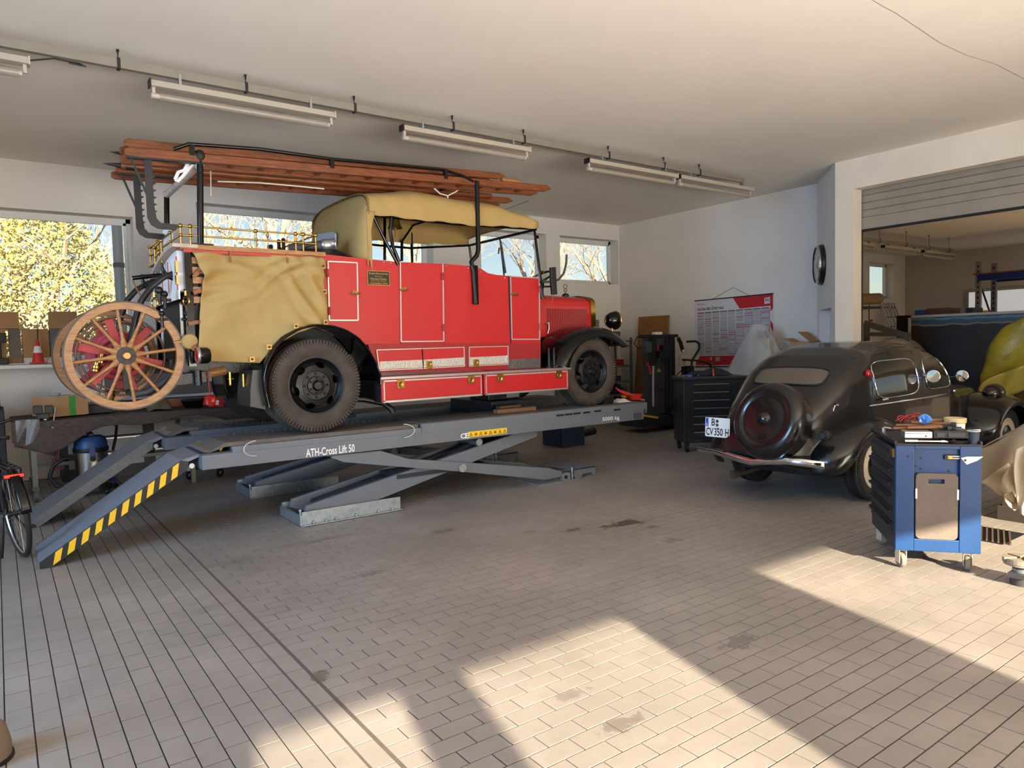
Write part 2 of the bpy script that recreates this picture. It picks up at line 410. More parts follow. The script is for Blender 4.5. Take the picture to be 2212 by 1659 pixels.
# ---- right wall, chamfer with niche, pier, beam over the gateway
L0, L1 = V(11.09, 6.60), V(PX, 5.706)
b = MB().prism([(WX,WY),(WX,6.60),(11.09,6.60),(11.45,6.60),(11.45,WY)], 'z', -.1, H)
struct(b.build('wall_right', wall_paint))
ch = V(L1.x-L0.x, L1.y-L0.y, 0); CL = ch.length; ct = ch.normalized(); cn = V(-ct.y, ct.x, 0)*-1
if cn.dot(V(-1, -.3, 0)) < 0: cn = -cn
def chp(u, d, z): return V(L0.x, L0.y, 0)+ct*u-cn*d+V(0, 0, z)
def chamfer_u(px):
    d = fw+cr*((px-1106)/FPX)-cu*((600-829.5)/FPX); d2 = V(d.x, d.y); a = V(L0.x, L0.y); e = V(ct.x, ct.y)
    den = e.x*d2.y-e.y*d2.x; return (a.y*d2.x-a.x*d2.y)/den
def cbox(b, u0, u1, d0, d1, z0, z1):
    b.add([chp(u0,d0,z0),chp(u1,d0,z0),chp(u1,d1,z0),chp(u0,d1,z0),chp(u0,d0,z1),chp(u1,d0,z1),chp(u1,d1,z1),chp(u0,d1,z1)],
          [(0,3,2,1),(4,5,6,7),(0,1,5,4),(1,2,6,5),(2,3,7,6),(3,0,4,7)])
u0, u1 = chamfer_u(1769), chamfer_u(1795)
NZ0, NZ1 = .6, 2.06
b = MB(); cbox(b, 0, u0, 0, .3, -.1, H); cbox(b, u1, CL, 0, .3, -.1, H); cbox(b, u0, u1, 0, .3, -.1, NZ0); cbox(b, u0, u1, 0, .3, NZ1, H); cbox(b, u0, u1, .16, .3, NZ0, NZ1)
struct(b.build('wall_chamfer', wall_paint))
struct(MB().box(PX, 10.28, 5.43, 5.706, -.1, H).build('wall_pier', beam_paint))
struct(MB().box(PX, 10.26, YF-.2, 5.43, 3.725, H).box(10.55, 10.66, YF-.2, 5.80, 3.725, H).build('trim_1', beam_paint))
door = struct(MB().box(10.285, 10.40, 5.47, 5.53, 0, 3.74).build('door_1', dark_steel))
shut = M('shutter_grey', (150,142,128), .55, var=.12, vs=3, bump=.08, bs=12)
n_sl = 6
for k in range(n_sl):
    z0 = 3.335+k*.105
    MB().prism([(10.30,z0),(10.315,z0+.008),(10.318,z0+.05),(10.315,z0+.096),(10.30,z0+.104),(10.335,z0+.104),(10.335,z0)], 'y', -2.5, 5.48).build('slat', shut, door, smooth=30)
MB().box(10.298, 10.335, -2.5, 5.48, 3.165, 3.332).build('bottom_bar', shut, door)
MB().box(10.290, 10.345, -2.5, 5.48, 3.135, 3.165).build('rubber_seal', black_matt, door)
struct(MB().box(PX, 10.62, YF-.2, -2.5, -.1, H).build('wall_gate_end', wall_paint))

# ---- front wall with the gateways that let the sun in, left wall with side windows, far hall walls
b = MB(); ops = [(-1.14, -.43), (-.134, 1.02), (2.28, 6.6)]; xs = [-5.3]; HD = 2.98
for (x0, x1) in ops:
    b.box(xs[-1], x0, YF-.25, YF, -.1, H); b.box(x0, x1, YF-.25, YF, HD, H); xs.append(x1)
b.box(xs[-1], PX+.3, YF-.25, YF, -.1, H)
struct(b.build('wall_front', wall_paint))
b = MB().box(-5.3, -5, YF, WY, -.1, .9).box(-5.3, -5, YF, WY, 3.5, H)
for (y0, y1) in ((YF, -.4), (3.2, 3.5), (6.9, WY)): b.box(-5.3, -5, y0, y1, .9, 3.5)
struct(b.build('wall_left', wall_paint))
b = MB().box(24, 24.3, -3, WY, -.1, H)
struct(b.build('wall_far', M('hall_paint', (186,184,182), .9, var=.05, vs=1.2)))
b = MB().box(10.6, 24.3, -3.3, -3, -.1, .9).box(10.6, 24.3, -3.3, -3, 3.4, H).box(10.6, 13.9, -3.3, -3, .9, 3.4).box(20.1, 24.3, -3.3, -3, .9, 3.4)
struct(b.build('wall_hall_front', wall_paint))

# ---- outside: ground, forecourt
struct(MB().box(-60, 80, WY+.36, 120, -.5, -.2).build('ground_garden', M('lawn', (128,128,72), .95, var=.3, vs=2, rgb2=(150,120,66))))
struct(MB().box(-40, 60, -60, YF-.25, -.3, -.02).build('ground_forecourt', M('forecourt', (196,178,150), .9, var=.1, vs=2)))
# ------------------------------------------------------------------ lamp rail and fluorescent battens
RY = 6.79
def lamp_rail(x0, x1, y, zc, hooks, label, rot=0.):
    r = thing('lamp_rail', label, 'lamp rail', (x0, y, zc))
    MB().box(x0, x1, y-.025, y+.025, zc-.035, zc+.035).build('channel', M('rail_grey', (138,132,120), .5, metal=.3, var=.1, vs=5), r)
    for hx in hooks:
        b = MB().cyl((hx, y, zc+.04), (hx, y, H-.02), .004, n=6).torus((hx, y, H-.03), (1,0,0), .014, .004, 10, 5).cyl((hx, y, H-.02), (hx, y, H), .012, n=8)
        b.box(hx-.012, hx+.012, y-.03, y+.03, zc-.045, zc+.045)
        b.build('hook', dark_steel, r)
    return r
def batten(x0, x1, y, zt, label, hooks=True):
    t = thing('batten_lamp', label, 'lamp', (x0, y, zt), group='fluorescent battens under the ceiling rail')
    MB().prism([(y-.03,zt),(y+.03,zt),(y+.05,zt-.055),(y-.05,zt-.055)], 'x', x0, x1).build('housing', lamp_white, t)
    for xx in (x0, x1): MB().box(xx-.006, xx+.006, y-.05, y+.05, zt-.06, zt+.004).build('end_cap', plastic_blk if xx == x0 else lamp_white, t)
    for s, xx in ((1, x0+.03), (-1, x1-.03)):
        b = MB().box(xx-.012, xx+.012, y-.012, y+.012, zt-.12, zt-.05).cyl((xx-.02, y, zt-.125), (xx+.055*s+.0, y, zt-.125), .024, n=14)
        b.build('socket', lamp_white, t, smooth=40)
    MB().cyl((x0+.06, y, zt-.125), (x1-.06, y, zt-.125), .014, n=12).build('tube', M('tube_off', (196,190,178), .3), t, smooth=50)
    MB().cyl((x0+.075, y, zt-.125), (x1-.075, y, zt-.125), .034, n=16).build('sleeve', M('dusty_sleeve', (166,154,138), .25, alpha=.55), t, smooth=50)
    for xx in (x0+.24, x1-.24):
        MB().box(xx-.01, xx+.01, y-.034, y+.034, zt-.01, zt+.09).build('clamp', alu, t)
    return t
lamp_rail(-1.4, 9.36, RY, 4.03, [-.3, .957, 1.99, 3.05, 4.2, 5.18, 6.55, 7.6, 8.35], 'long grey cable rail hung by hooks under the ceiling')
for (x0, x1, lab) in ((-1.25, .335, 'fluorescent batten cut by the left edge of the picture'), (1.185, 2.83, 'fluorescent batten above the rear end of the ladders'),
                      (3.575, 5.25, 'fluorescent batten above the canvas roof of the fire engine'), (6.18, 7.85, 'fluorescent batten second nearest to the poster wall'),
                      (7.90, 9.58, 'fluorescent batten at the end of the rail, nearest the poster wall')):
    batten(x0, x1, RY, 3.945, lab)
MB().tube([(.34,RY,3.93),(.5,RY-.03,3.97),(.68,RY-.03,3.965),(.72,RY-.035,3.95),(.6,RY-.035,3.955)], .006, 6).build('cable', plastic_blk, bpy.data.objects['lamp_rail'], smooth=60)
# second rail in the hall beyond the gateway
p0, p1 = at(1870, 518, Y=8.5), at(2060, 540, Y=8.5)
hz = (p0.z+p1.z)/2
lamp_rail(14.5, p1.x, 8.5, hz, [15.6, 16.9, 18.2, 19.4, p1.x-.3], 'dim cable rail under the ceiling of the hall beyond')
for (x0, x1, lab) in ((p1.x-5.6, p1.x-4.15, 'dim batten lamp in the hall, half hidden by the pier'), (p1.x-3.75, p1.x-1.95, 'dim batten lamp in the hall, middle of three'), (p1.x-1.75, p1.x+.05, 'dim batten lamp in the hall, above the blue racking')):
    batten(x0, x1, 8.5, hz-.09, lab)

# ------------------------------------------------------------------ garden beyond the windows
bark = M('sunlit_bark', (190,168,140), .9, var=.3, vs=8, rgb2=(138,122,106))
def grow(b, p, d, r, ln, lev, rg, spread=.55):
    n = 3; pts = [p.copy()]; rad = [r]
    for i in range(n):
        d = (d+V(rg.uniform(-1,1), rg.uniform(-1,1), rg.uniform(-.6,.9))*.22).normalized(); pts.append(pts[-1]+d*ln/n); rad.append(r*(1-.32*(i+1)/n))
    b.tube(pts, rad, 5 if lev > 1 else 4, cap=False)
    if lev == 0: return
    k = 3 if lev > 1 else 4
    for i in range(k):
        q = pts[-1] if i < 2 else pts[rg.choice((1, 2))]
        nd = (d+V(rg.uniform(-1,1), rg.uniform(-1,1), rg.uniform(-.35,.9))*(spread+.25*rg.random())*1.5).normalized()
        grow(b, q, nd, rad[-1]*rg.uniform(.55,.78), ln*rg.uniform(.62,.86), lev-1, rg, spread)
for k, (px, Y, r, ln, lean, lab) in enumerate(((560, 17.5, .20, 2.3, .1, 'bare sunlit tree behind the window above the brass railing'), (700, 20, .24, 2.6, -.2, 'bare tree behind the canvas hood, seen at the window edge'), (880, 17, .17, 2.2, .25, 'bare tree seen through the open side of the cab'),
        (1090, 17.5, .2, 2.3, -.3, 'bare tree filling the window behind the windscreen'), (1250, 18, .2, 2.4, .15, 'bare tree outside the window nearest the corner'), (1360, 21, .2, 2.6, -.2, 'bare tree outside, beyond the corner window'), (40, 21, .2, 2.4, 0., 'bare tree at the left edge behind the ivy'))):
    base = at(px, 700, Y=Y); rg = random.Random(100+k); b = MB()
    grow(b, V(base.x, Y, -.2), V(lean, 0, 1).normalized(), r*1.7, ln, 6, rg)
    tag(b.build('bare_tree', bark, smooth=60), lab, 'tree', 'bare trees in the garden')
# ivy clad tree: trunk, limbs and a crown of single leaves
rg = random.Random(3); c0 = at(105, 600, Y=17.5)
ivy = thing('ivy_tree', 'tree thick with yellow-green ivy leaves outside the large left window', 'tree', (c0.x, 17.5, -.2))
b = MB(); grow(b, V(c0.x, 17.5, -.2), V(.05, 0, 1).normalized(), .3, 2.4, 4, rg); b.build('trunk', bark, ivy, smooth=60)
leaf_m = M('ivy_leaf', (222,206,122), .6, var=.5, vs=2.5, rgb2=(134,142,78))
for nm, num, seed in (('foliage', 15000, 1),):
    rg = random.Random(seed); vs, fs = [], []
    for i in range(num):
        h = rg.random()**.8; z = .4+h*6.2; rr = (1.05+.5*math.sin(h*5)-.5*h)*(.5+.5*rg.random())*1.08; g = rg.uniform(0, 2*PI)
        c = V(c0.x+rr*math.cos(g)*1.05, 17.5+rr*math.sin(g)*.8, z); s = rg.uniform(.025, .055)
        a = V(rg.uniform(-1,1), rg.uniform(-1,1), rg.uniform(-1,1)).normalized(); e = a.orthogonal().normalized(); o = len(vs)
        vs += [c-a*s, c+e*s*.7, c+a*s*1.2, c-e*s*.7]; fs.append((o, o+1, o+2, o+3))
    m = MB(); m.add(vs, fs); m.build(nm, leaf_m, ivy, keepn=True, kind='stuff')
# hedge, shed with pent roof, down pipe
hb = MB(); rg = random.Random(5)
for i in range(3600):
    c = V(rg.uniform(-4, 6.5), 24+rg.uniform(-.6,.6), rg.uniform(-.2, 2.6)+.4*math.sin(i)); s = rg.uniform(.05,.1)
    a = V(rg.uniform(-1,1), rg.uniform(-1,1), rg.uniform(-1,1)).normalized(); e = a.orthogonal().normalized()
    hb.add([c-a*s, c+e*s, c+a*s, c-e*s], [(0,1,2,3)])
tag(hb.build('hedge', M('dry_hedge', (196,160,112), .9, var=.3, vs=4), keepn=True, kind='stuff'), 'dry brown hedge at the end of the garden', 'hedge')
q = at(245, 640, Y=20)
sh = thing('garden_shed', 'grey garden shed with a sloping roof outside the left window', 'shed', (q.x, 20.5, -.2))
MB().box(q.x-.25, q.x+3, 20, 22, -.2, 2.15).build('wall', M('shed_wall', (120,124,130), .8), sh)
MB().prism([(q.x-.55,2.0),(q.x+1.3,3.0),(q.x+3.3,2.0),(q.x+3.3,2.1),(q.x+1.3,3.12),(q.x-.55,2.1)], 'y', 19.7, 22.3).build('roof', M('shed_roof', (96,104,116), .7), sh)
q = at(256, 560, Y=12.0)
dp = thing('downpipe', 'grey downpipe outside the large left window', 'pipe', (q.x, 12, -.2))
MB().cyl((q.x, 12, -.2), (q.x, 12, 4.4), .07, n=12).build('pipe', M('zinc', (140,150,162), .5, metal=.3), dp, smooth=40)
MB().cyl((q.x, 12, 2.9), (q.x, 12, 2.97), .078, n=12).build('pipe_clip', dark_steel, dp, smooth=40)
# ------------------------------------------------------------------ scissor lift
LB = .622; LT = .845
lift = thing('scissor_lift', 'grey drive-on scissor lift carrying the red fire engine', 'vehicle lift', (4.0, 7.475, 0))
X0, X1 = 1.36, 6.66
for s, (ya, yb) in enumerate(((6.33, 6.97), (7.93, 8.57))):
    b = MB().box(X0, X1, ya, yb, .628, .752)
    o = b.build('platform', lift_grey, lift, bevel=.004)
    MB().box(X0+.25, 5.02, ya+.012, yb-.012, .752, .80).build('rail_step', lift_grey, o)
    # outer web (the raised edge profile) and decks
    MB().box(3.45, 5.02, ya, ya+.03, .752, .838).build('side_rail', lift_grey, o)
    MB().prism([(5.02,.752),(X1+.04,.752),(X1+.04,.70),(X1+.06,.75),(X1+.06,.835),(5.02,.838)], 'y', ya, yb).build('front_section', lift_grey, o)
    MB().box(1.56, 3.44, ya+.05, yb-.05, .80, .836).build('slide_deck', lift_deck, o, bevel=.004)
    MB().box(3.46, 5.0, ya+.035, yb-.02, .80, LT-.001).build('deck_plate', lift_deck, o)
    MB().box(5.03, X1+.05, ya+.01, yb-.01, .836, LT-.001).build('turn_plate_deck', lift_deck, o)
    MB().prism([(1.40,.752),(1.56,.80),(1.56,.836),(1.42,.768)], 'y', ya+.05, yb-.05).build('deck_slope', lift_deck, o)
    MB().box(X0, X0+.25, ya+.01, yb-.01, .752, .765).build('end_plate', lift_dark, o)
    # jack rail with a row of rollers along the inner edge
    yi = yb-.03 if s == 0 else ya+.03
    b = MB().box(1.7, 5.6, yi-.012, yi+.012, .80, .83); b.build('jack_rail', lift_dark, o)
    rm = MB().cyl((0,-.008,0), (0,.008,0), .014, n=8).mesh('roller', dark_steel, 40)
    for k in range(30): inst('roller', rm, (1.75+k*.06, yi-.015, .845), o)
    if s == 0:
        slot = MB().box(-.055, .055, -.002, .002, -.011, .011).mesh('slot', black_matt)
        for px, py in ((1210,897),(1228,895),(1246,893),(1267,891),(1291,888),(1333,885)):
            p = at(px, py, Y=ya); inst('slot', slot, (p.x, ya-.001, p.z), o)
        p = at(1301, 912, Y=ya); q = at(1338, 908, Y=ya)
        text('5000 kg', q.x-p.x, .062, (p.x, ya-.001, p.z-.003), (1,0,0), (0,0,1), letter_white, o)
        p = at(661, 985, Y=ya); q = at(766, 972, Y=ya)
        text('ATH-Cross Lift 50', q.x-p.x, .075, (p.x, ya-.001, p.z-.012), (1,0,0), (0,0,1), letter_white, o)
        p = at(995, 948, Y=ya); text('C', .06, .055, (p.x, ya-.001, p.z), (1,0,0), (0,0,1), letter_white, o)
        p = at(1005, 947, Y=ya); text('E', .05, .055, (p.x, ya-.001, p.z), (1,0,0), (0,0,1), letter_white, o)
        p = at(1012, 945, Y=ya); q = at(1095, 936, Y=ya); zc = p.z-.002; w = (q.x-p.x)
        st = MB().box(p.x, q.x, ya-.0015, ya, zc, zc+.062).build('warning_sticker', M('sticker_yellow', (232,190,30), .5), o)
        for k in range(8):
            cx = p.x+w*(k+.5)/8; b = MB()
            if k in (1, 3, 5): b.box(cx-.016, cx+.016, ya-.0022, ya-.0015, zc+.02, zc+.03).bar((cx-.015,ya-.002,zc+.045),(cx+.015,ya-.002,zc+.012),.002,.006,(0,0,1)).bar((cx-.015,ya-.002,zc+.012),(cx+.015,ya-.002,zc+.045),.002,.006,(0,0,1))
            else:
                for (a1, a2) in (((-.02,.01),(0,.048)), ((0,.048),(.02,.01)), ((-.02,.01),(.02,.01))): b.bar((cx+a1[0],ya-.002,zc+a1[1]), (cx+a2[0],ya-.002,zc+a2[1]), .002, .004, (0,0,1))
                b.box(cx-.003, cx+.003, ya-.0022, ya-.0015, zc+.018, zc+.032)
            b.build('pictogram', M('picto_red', (150,30,20), .5) if k in (1,3,5) else letter_black, st)
        p = at(1377, 899, Y=ya); MB().box(p.x-.075, p.x+.075, ya-.002, ya, p.z-.035, p.z+.04).build('rating_plate', alu, o)
        for px, py in ((556,967),(873,930)):
            p = at(px, py, Y=ya); pts = [V(p.x-.02+.11*math.sin(a)*(-1 if px < 700 else 1), ya-.03-.02*math.sin(a), p.z+.06*math.cos(a)*1.1) for a in [i*PI/12 for i in range(13)]]
            MB().tube(pts, .004, 6).build('cable_loop', M('pale_cable', (205,200,190), .5), o, smooth=60)
    else:
        # front drive-off flap standing up at the far end, yellow edges
        pass
# front stop flap seen beyond the near platform
fl = [at(x, y, Y=7.9) for x, y in ((1345,846),(1392,860),(1422,902),(1388,905),(1345,880))]
MB().prism([(p.x, p.z) for p in fl], 'y', 7.9, 7.93).build('flap', lift_dark, lift)
for (a, c) in (((1345,856),(1390,864)), ((1386,897),(1419,902))):
    p, q = at(*a, Y=7.86), at(*c, Y=7.86); MB().bar(p, q, .06, .03).build('yellow_edge', yellow_paint, lift)
# scissor legs (near and far), bases, feet, hydraulic cylinder
for s, yo in enumerate((0., 1.585)):
    def q_(px, py, dy=0.): p = at(px, py, Y=6.42); return V(p.x, 6.42+dy+yo, p.z)
    yn = 6.42+yo
    # leg rising to the right: from the base at the lower left to the platform
    lo, hi = V(2.33, 0, .10), V(4.95, 0, .60); d = (hi-lo).normalized(); n_ = V(-d.z, 0, d.x)
    for dy in (0., .40):
        poly = [lo+n_*.07, lo-n_*.05-d*.02, V(2.52,0,.05), hi-n_*.06, hi+V(.02,0,.03), hi+n_*.06]
        poly = [(2.27,.17),(2.25,.09),(2.40,.03),(2.60,.035),(4.98,.555),(5.02,.61),(4.72,.625)]
        MB().prism([p for p in poly], 'y', yn+dy, yn+dy+.05).build('scissor_leg', lift_grey, lift, bevel=.003)
    MB().bar((2.45,yn+.22,.12), (4.6,yn+.22,.555), .38, .05).build('leg_web', lift_dark, lift)
    # leg falling to the right: sits inside
    for dy in (-.065, .455):
        poly = [(2.50,.622),(2.50,.60),(2.62,.545),(3.9,.295),(5.05,.055),(5.30,.06),(5.30,.12),(5.10,.185),(3.3,.50),(3.0,.615)]
        MB().prism(poly, 'y', yn+dy, yn+dy+.055).build('scissor_leg', lift_grey, lift, bevel=.003)
    MB().box(3.2, 4.3, yn-.01, yn+.45, .30, .34).build('cross_plate', lift_dark, lift)
    MB().cyl((3.92,yn-.10,.335), (3.92,yn+.5,.335), .045, n=18).build('pivot_pin', galv, lift, smooth=40)
    MB().cyl((3.5,yn+.2,.30), (4.35,yn+.2,.56), .045, n=14).build('cylinder', lift_dark, lift, smooth=40)
    MB().cyl((4.2,yn+.0,.57), (4.2,yn+.42,.57), .04, n=14).build('upper_pin', galv, lift, smooth=40)
    # galvanised base channel
    bs = MB().box(2.20, 3.20, yn-.06, yn-.045, 0, .13).box(2.20, 3.20, yn-.10, yn-.045, 0, .014).box(2.20, 3.20, yn+.50, yn+.515, 0, .13).box(2.18, 3.20, yn-.1, yn+.55, .0, .008).box(2.18, 2.20, yn-.06, yn+.515, 0, .10)
    bo = bs.build('base_channel', galv, lift, bevel=.003)
    for bx in (2.30, 2.52, 2.72, 2.95, 3.1, 2.42):
        MB().cyl((bx,yn-.078,.0), (bx,yn-.078,.04), .008, n=8).cyl((bx,yn-.078,.022), (bx,yn-.078,.034), .016, n=6).build('anchor_bolt', galv, bo)
    MB().cyl((2.19,yn-.04,0), (2.19,yn-.04,.15), .009, n=8).cyl((2.19,yn-.04,.14), (2.19,yn-.04,.155), .016, n=6).build('levelling_bolt', galv, bo)
    # fixed foot with cover on the right
    fo = MB().box(4.95, 5.5, yn-.09, yn+.55, 0, .012).build('foot_plate', galv, lift)
    MB().prism([(5.30,.012),(5.30,.09),(5.36,.10),(5.42,.09),(5.42,.012)], 'y', yn-.075, yn-.03).build('bearing_block', galv, fo)
    MB().cyl((5.35,yn-.085,.05), (5.35,yn-.02,.05), .022, n=14).build('bearing_pin', dark_steel, fo, smooth=40)
    MB().cyl((5.46,yn-.06,.0), (5.46,yn-.06,.15), .009, n=8).cyl((5.46,yn-.06,.04), (5.46,yn-.06,.06), .018, n=6).build('levelling_bolt', galv, fo)
    MB().prism([(5.52,.02),(5.55,.0),(5.62,.0),(5.66,.045),(5.80,.045),(5.83,.0),(5.86,.01),(5.86,.115),(5.25,.125),(5.52,.11)], 'y', yn-.03, yn-.022).box(5.5, 5.86, yn-.03, yn+.5, .105, .115).build('hose_cover', lift_grey, fo)
# ramps: hinged plates with expanded-metal tread and hazard tape
tread = M('ramp_tread', (136,142,152), .36, metal=.6, bump=.9, bs=130, stretch=(1,4,1))
for s, (ya, yb, w) in enumerate(((6.44, 7.05, 1), (8.10, 8.71, 0))):
    Lp = [(.19,.0),(.19,.05),(1.22,.715),(1.50,.795),(1.515,.785),(1.25,.69),(1.255,.64),(.255,.0)]
    r = MB().prism(Lp, 'y', ya, yb).build('ramp', tread, lift)
    MB().prism([(1.43,.778),(1.50,.80),(1.515,.79),(1.44,.768)], 'y', ya, yb).build('ramp_lip', M('bare_steel', (150,128,104), .45, metal=.6, var=.3, vs=12), r)
    for yy in (ya-.004, yb): MB().prism([(.19,.0),(.19,.052),(1.215,.718),(1.275,.70),(1.265,.632),(.265,.0)], 'y', yy, yy+.004).build('ramp_cheek', M('cheek_grey', (112,114,116), .5, metal=.4, var=.2, vs=20) if s else dark_steel, r)
    MB().cyl((1.30,ya,.66), (1.30,yb,.66), .022, n=12).build('hinge_tube', galv, r, smooth=40)
    MB().tube([(1.5,ya-.006,.795),(1.53,ya-.006,.80),(1.545,ya-.006,.785),(1.53,ya-.006,.768)], .011, 6).build('yellow_hook', yellow_paint, r, smooth=60)
    for yy in (ya+.08, yb-.12): MB().cyl((.215,yy,.025), (.215,yy+.1,.025), .027, n=14).build('roller_foot', dark_steel, r, smooth=40)
    if w:
        tape = M('hazard_tape', (236,186,24), .45); n_h = 10
        def e(t, up):
            a = V(.262, 0, .004).lerp(V(1.263, 0, .636), t); c = V(.215, 0, .062).lerp(V(1.215, 0, .712), t); q = a.lerp(c, up); return V(q.x, ya-.0055, q.z)
        for k in range(n_h):
            t0 = .045+k*.095; t1 = t0+.05; MB().add([e(t0-.03,.02), e(t1-.03,.02), e(t1+.035,.98), e(t0+.035,.98)], [(0,1,2,3)]).build('hazard_stripe', tape, r)
# ------------------------------------------------------------------ vintage fire engine
BY, FN, CLY = 6.62, 6.40, 7.36
def mir(y): return 2*CLY-y
fe = thing('fire_engine', 'vintage red fire engine with khaki canvas roof standing on the lift', 'fire engine', (4.0, CLY, LT))
def SB(px, py, dy=0.): return at(px, py, Y=BY+dy)
def SF(px, py, dy=0.): return at(px, py, Y=FN+dy)
def poly_xz(pts): return [(p.x, p.z) for p in pts]
def carve(o, cutter):
    """cut real holes: apply a boolean with a temporary cutter, then drop the cutter"""
    c = bpy.data.objects.new('c', cutter.mesh('c')); col.objects.link(c); c.location = o.matrix_world.translation if not o.parent else (0,0,0)
    fr = FRAME[o.name]
    for v in c.data.vertices: v.co = v.co-fr
    par = o.parent; o.parent = None; ol = o.location.copy(); o.location = (0,0,0); c.location = (0,0,0)
    md = o.modifiers.new('b', 'BOOLEAN'); md.operation = 'DIFFERENCE'; md.object = c; md.solver = 'EXACT'
    bpy.context.view_layer.update()
    dg = bpy.context.evaluated_depsgraph_get(); me = bpy.data.meshes.new_from_object(o.evaluated_get(dg))
    o.modifiers.clear(); o.data = me; o.location = ol; o.parent = par; bpy.data.objects.remove(c)
    return o

def tyre_mb(c, ax, R, w, rim):
    prof = [(rim,-w*.36),(rim+.02,-w*.44),((R+rim)/2,-w*.5),(R-.05,-w*.47),(R-.015,-w*.38),(R,-w*.30),(R-.001,-w*.17),(R-.010,-w*.165),(R-.010,-w*.13),(R,-w*.125),(R,-.02),(R-.010,-.018),(R-.010,.018),(R,.02),(R,w*.125),(R-.010,w*.13),(R-.010,w*.165),(R-.001,w*.17),(R,w*.30),(R-.015,w*.38),(R-.05,w*.47),((R+rim)/2,w*.5),(rim+.02,w*.44),(rim,w*.36)]
    b = MB().lathe(c, ax, prof, 56, closed=True)
    t = Vector(ax).normalized(); a = t.orthogonal().normalized(); e = t.cross(a); k = 84
    for s in (-1, 1):
        for i in range(k):
            g = 2*PI*i/k; rd = a*math.cos(g)+e*math.sin(g); tg = -a*math.sin(g)+e*math.cos(g)
            b.obox(Vector(c)+rd*(R-.032)+t*s*w*.40, rd*.023, tg*.007, t*w*.075)
    return b
def truck_wheel(cx, cz, yf, sgn, R, w, parent, dusty=True):
    """yf: outer face, sgn +1 if the wheel extends towards +Y"""
    c = V(cx, yf+sgn*w/2, cz); ax = V(0, -sgn, 0); rim = R*.605
    dish = [(rim,w*.36),(rim+.012,w*.40),(rim-.006,w*.40),(rim-.022,w*.30),(rim-.045,w*.16),(rim-.06,w*.14),(rim*.72,w*.30),(rim*.52,w*.36),(rim*.50,w*.33),(.02,w*.33),(.02,w*.27),(rim*.5,w*.27),(rim*.72,w*.24),(rim-.06,w*.08),(rim-.02,w*.05),(rim,-w*.3)]
    o = MB().lathe(c, ax, dish, 48, closed=True).build('wheel', M('wheel_black', (15,15,16), .42, spec=.4), parent, smooth=40)
    cut = MB()
    for i in range(6):
        g = 2*PI*i/6+.25; cc = c+V(math.cos(g), 0, math.sin(g))*rim*.74
        tg = V(-math.sin(g), 0, math.cos(g)); rd = V(math.cos(g), 0, math.sin(g)); k = 14
        vs = [cc+ax*h+tg*(.048*math.cos(2*PI*j/k))+rd*(.028*math.sin(2*PI*j/k)) for h in (-.2, .25) for j in range(k)]
        cut.add(vs, [tuple(range(k)), tuple(reversed(range(k,2*k)))]+[(j,(j+1)%k,k+(j+1)%k,k+j) for j in range(k)])
    carve(o, cut)
    for p in o.data.polygons: p.use_smooth = True
    o.data.set_sharp_from_angle(angle=math.radians(40))
    tyre_mb(c, ax, R, w, rim).build('tyre', rubber_dusty if dusty else rubber, o, smooth=32)
    h = MB().lathe(c, ax, [(0.001,w*.56),(.035,w*.56),(.045,w*.50),(.05,w*.42),(.085,w*.40),(.09,w*.33)], 24); h.build('hub', M('wheel_black', (15,15,16), .42, spec=.4), o, smooth=40)
    nm = MB().cyl((0,0,0), tuple(ax*.022), .012, n=6).cyl((0,0,0), tuple(ax*.034), .006, n=6).mesh('wheel_nut', black_matt)
    for i in range(8):
        g = 2*PI*i/8; inst('wheel_nut', nm, c+ax*w*.33+V(math.cos(g), 0, math.sin(g))*rim*.42, o)
    for i in range(6):
        g = 2*PI*i/6+.5; inst('wheel_nut', nm, c+ax*w*.40+V(math.cos(g), 0, math.sin(g))*.068, o)
    return o
RWX, RWZ, RR = 2.42, LT+.437, .437
FWX, FWZ, FR = 5.905, LT+.425, .425
truck_wheel(RWX, RWZ, FN+.02, 1, RR, .235, fe)
truck_wheel(RWX, RWZ, FN+.27, 1, RR, .235, fe)
truck_wheel(RWX, RWZ, mir(FN+.02), -1, RR, .235, fe, False); truck_wheel(RWX, RWZ, mir(FN+.27), -1, RR, .235, fe, False)
truck_wheel(FWX, FWZ, FN+.06, 1, FR, .22, fe)
truck_wheel(FWX, FWZ, mir(FN+.06), -1, FR, .22, fe, False)
for (x, z) in ((RWX, RWZ), (FWX, FWZ)):
    MB().cyl((x, FN+.3, z), (x, mir(FN+.3), z), .06, n=12).sph((x, CLY, z), (.16,.16,.18)).build('axle', grease_black, fe, smooth=40)
b = MB()
for y in (6.92, 7.80): b.box(1.25, 6.45, y-.035, y+.035, 1.42, 1.56)
for x in (1.35, 3.2, 4.6, 6.2): b.box(x-.04, x+.04, 6.92, 7.80, 1.44, 1.54)
b.build('chassis', grease_black, fe)
for y in (6.86, 7.86):
    for x in (RWX, FWX):
        for k in range(4): MB().tube([(x-.55+.06*k, y, 1.40-.02*k), (x, y, 1.30-.025*k), (x+.55-.06*k, y, 1.40-.02*k)], .016, 6).build('leaf_spring', grease_black, fe)

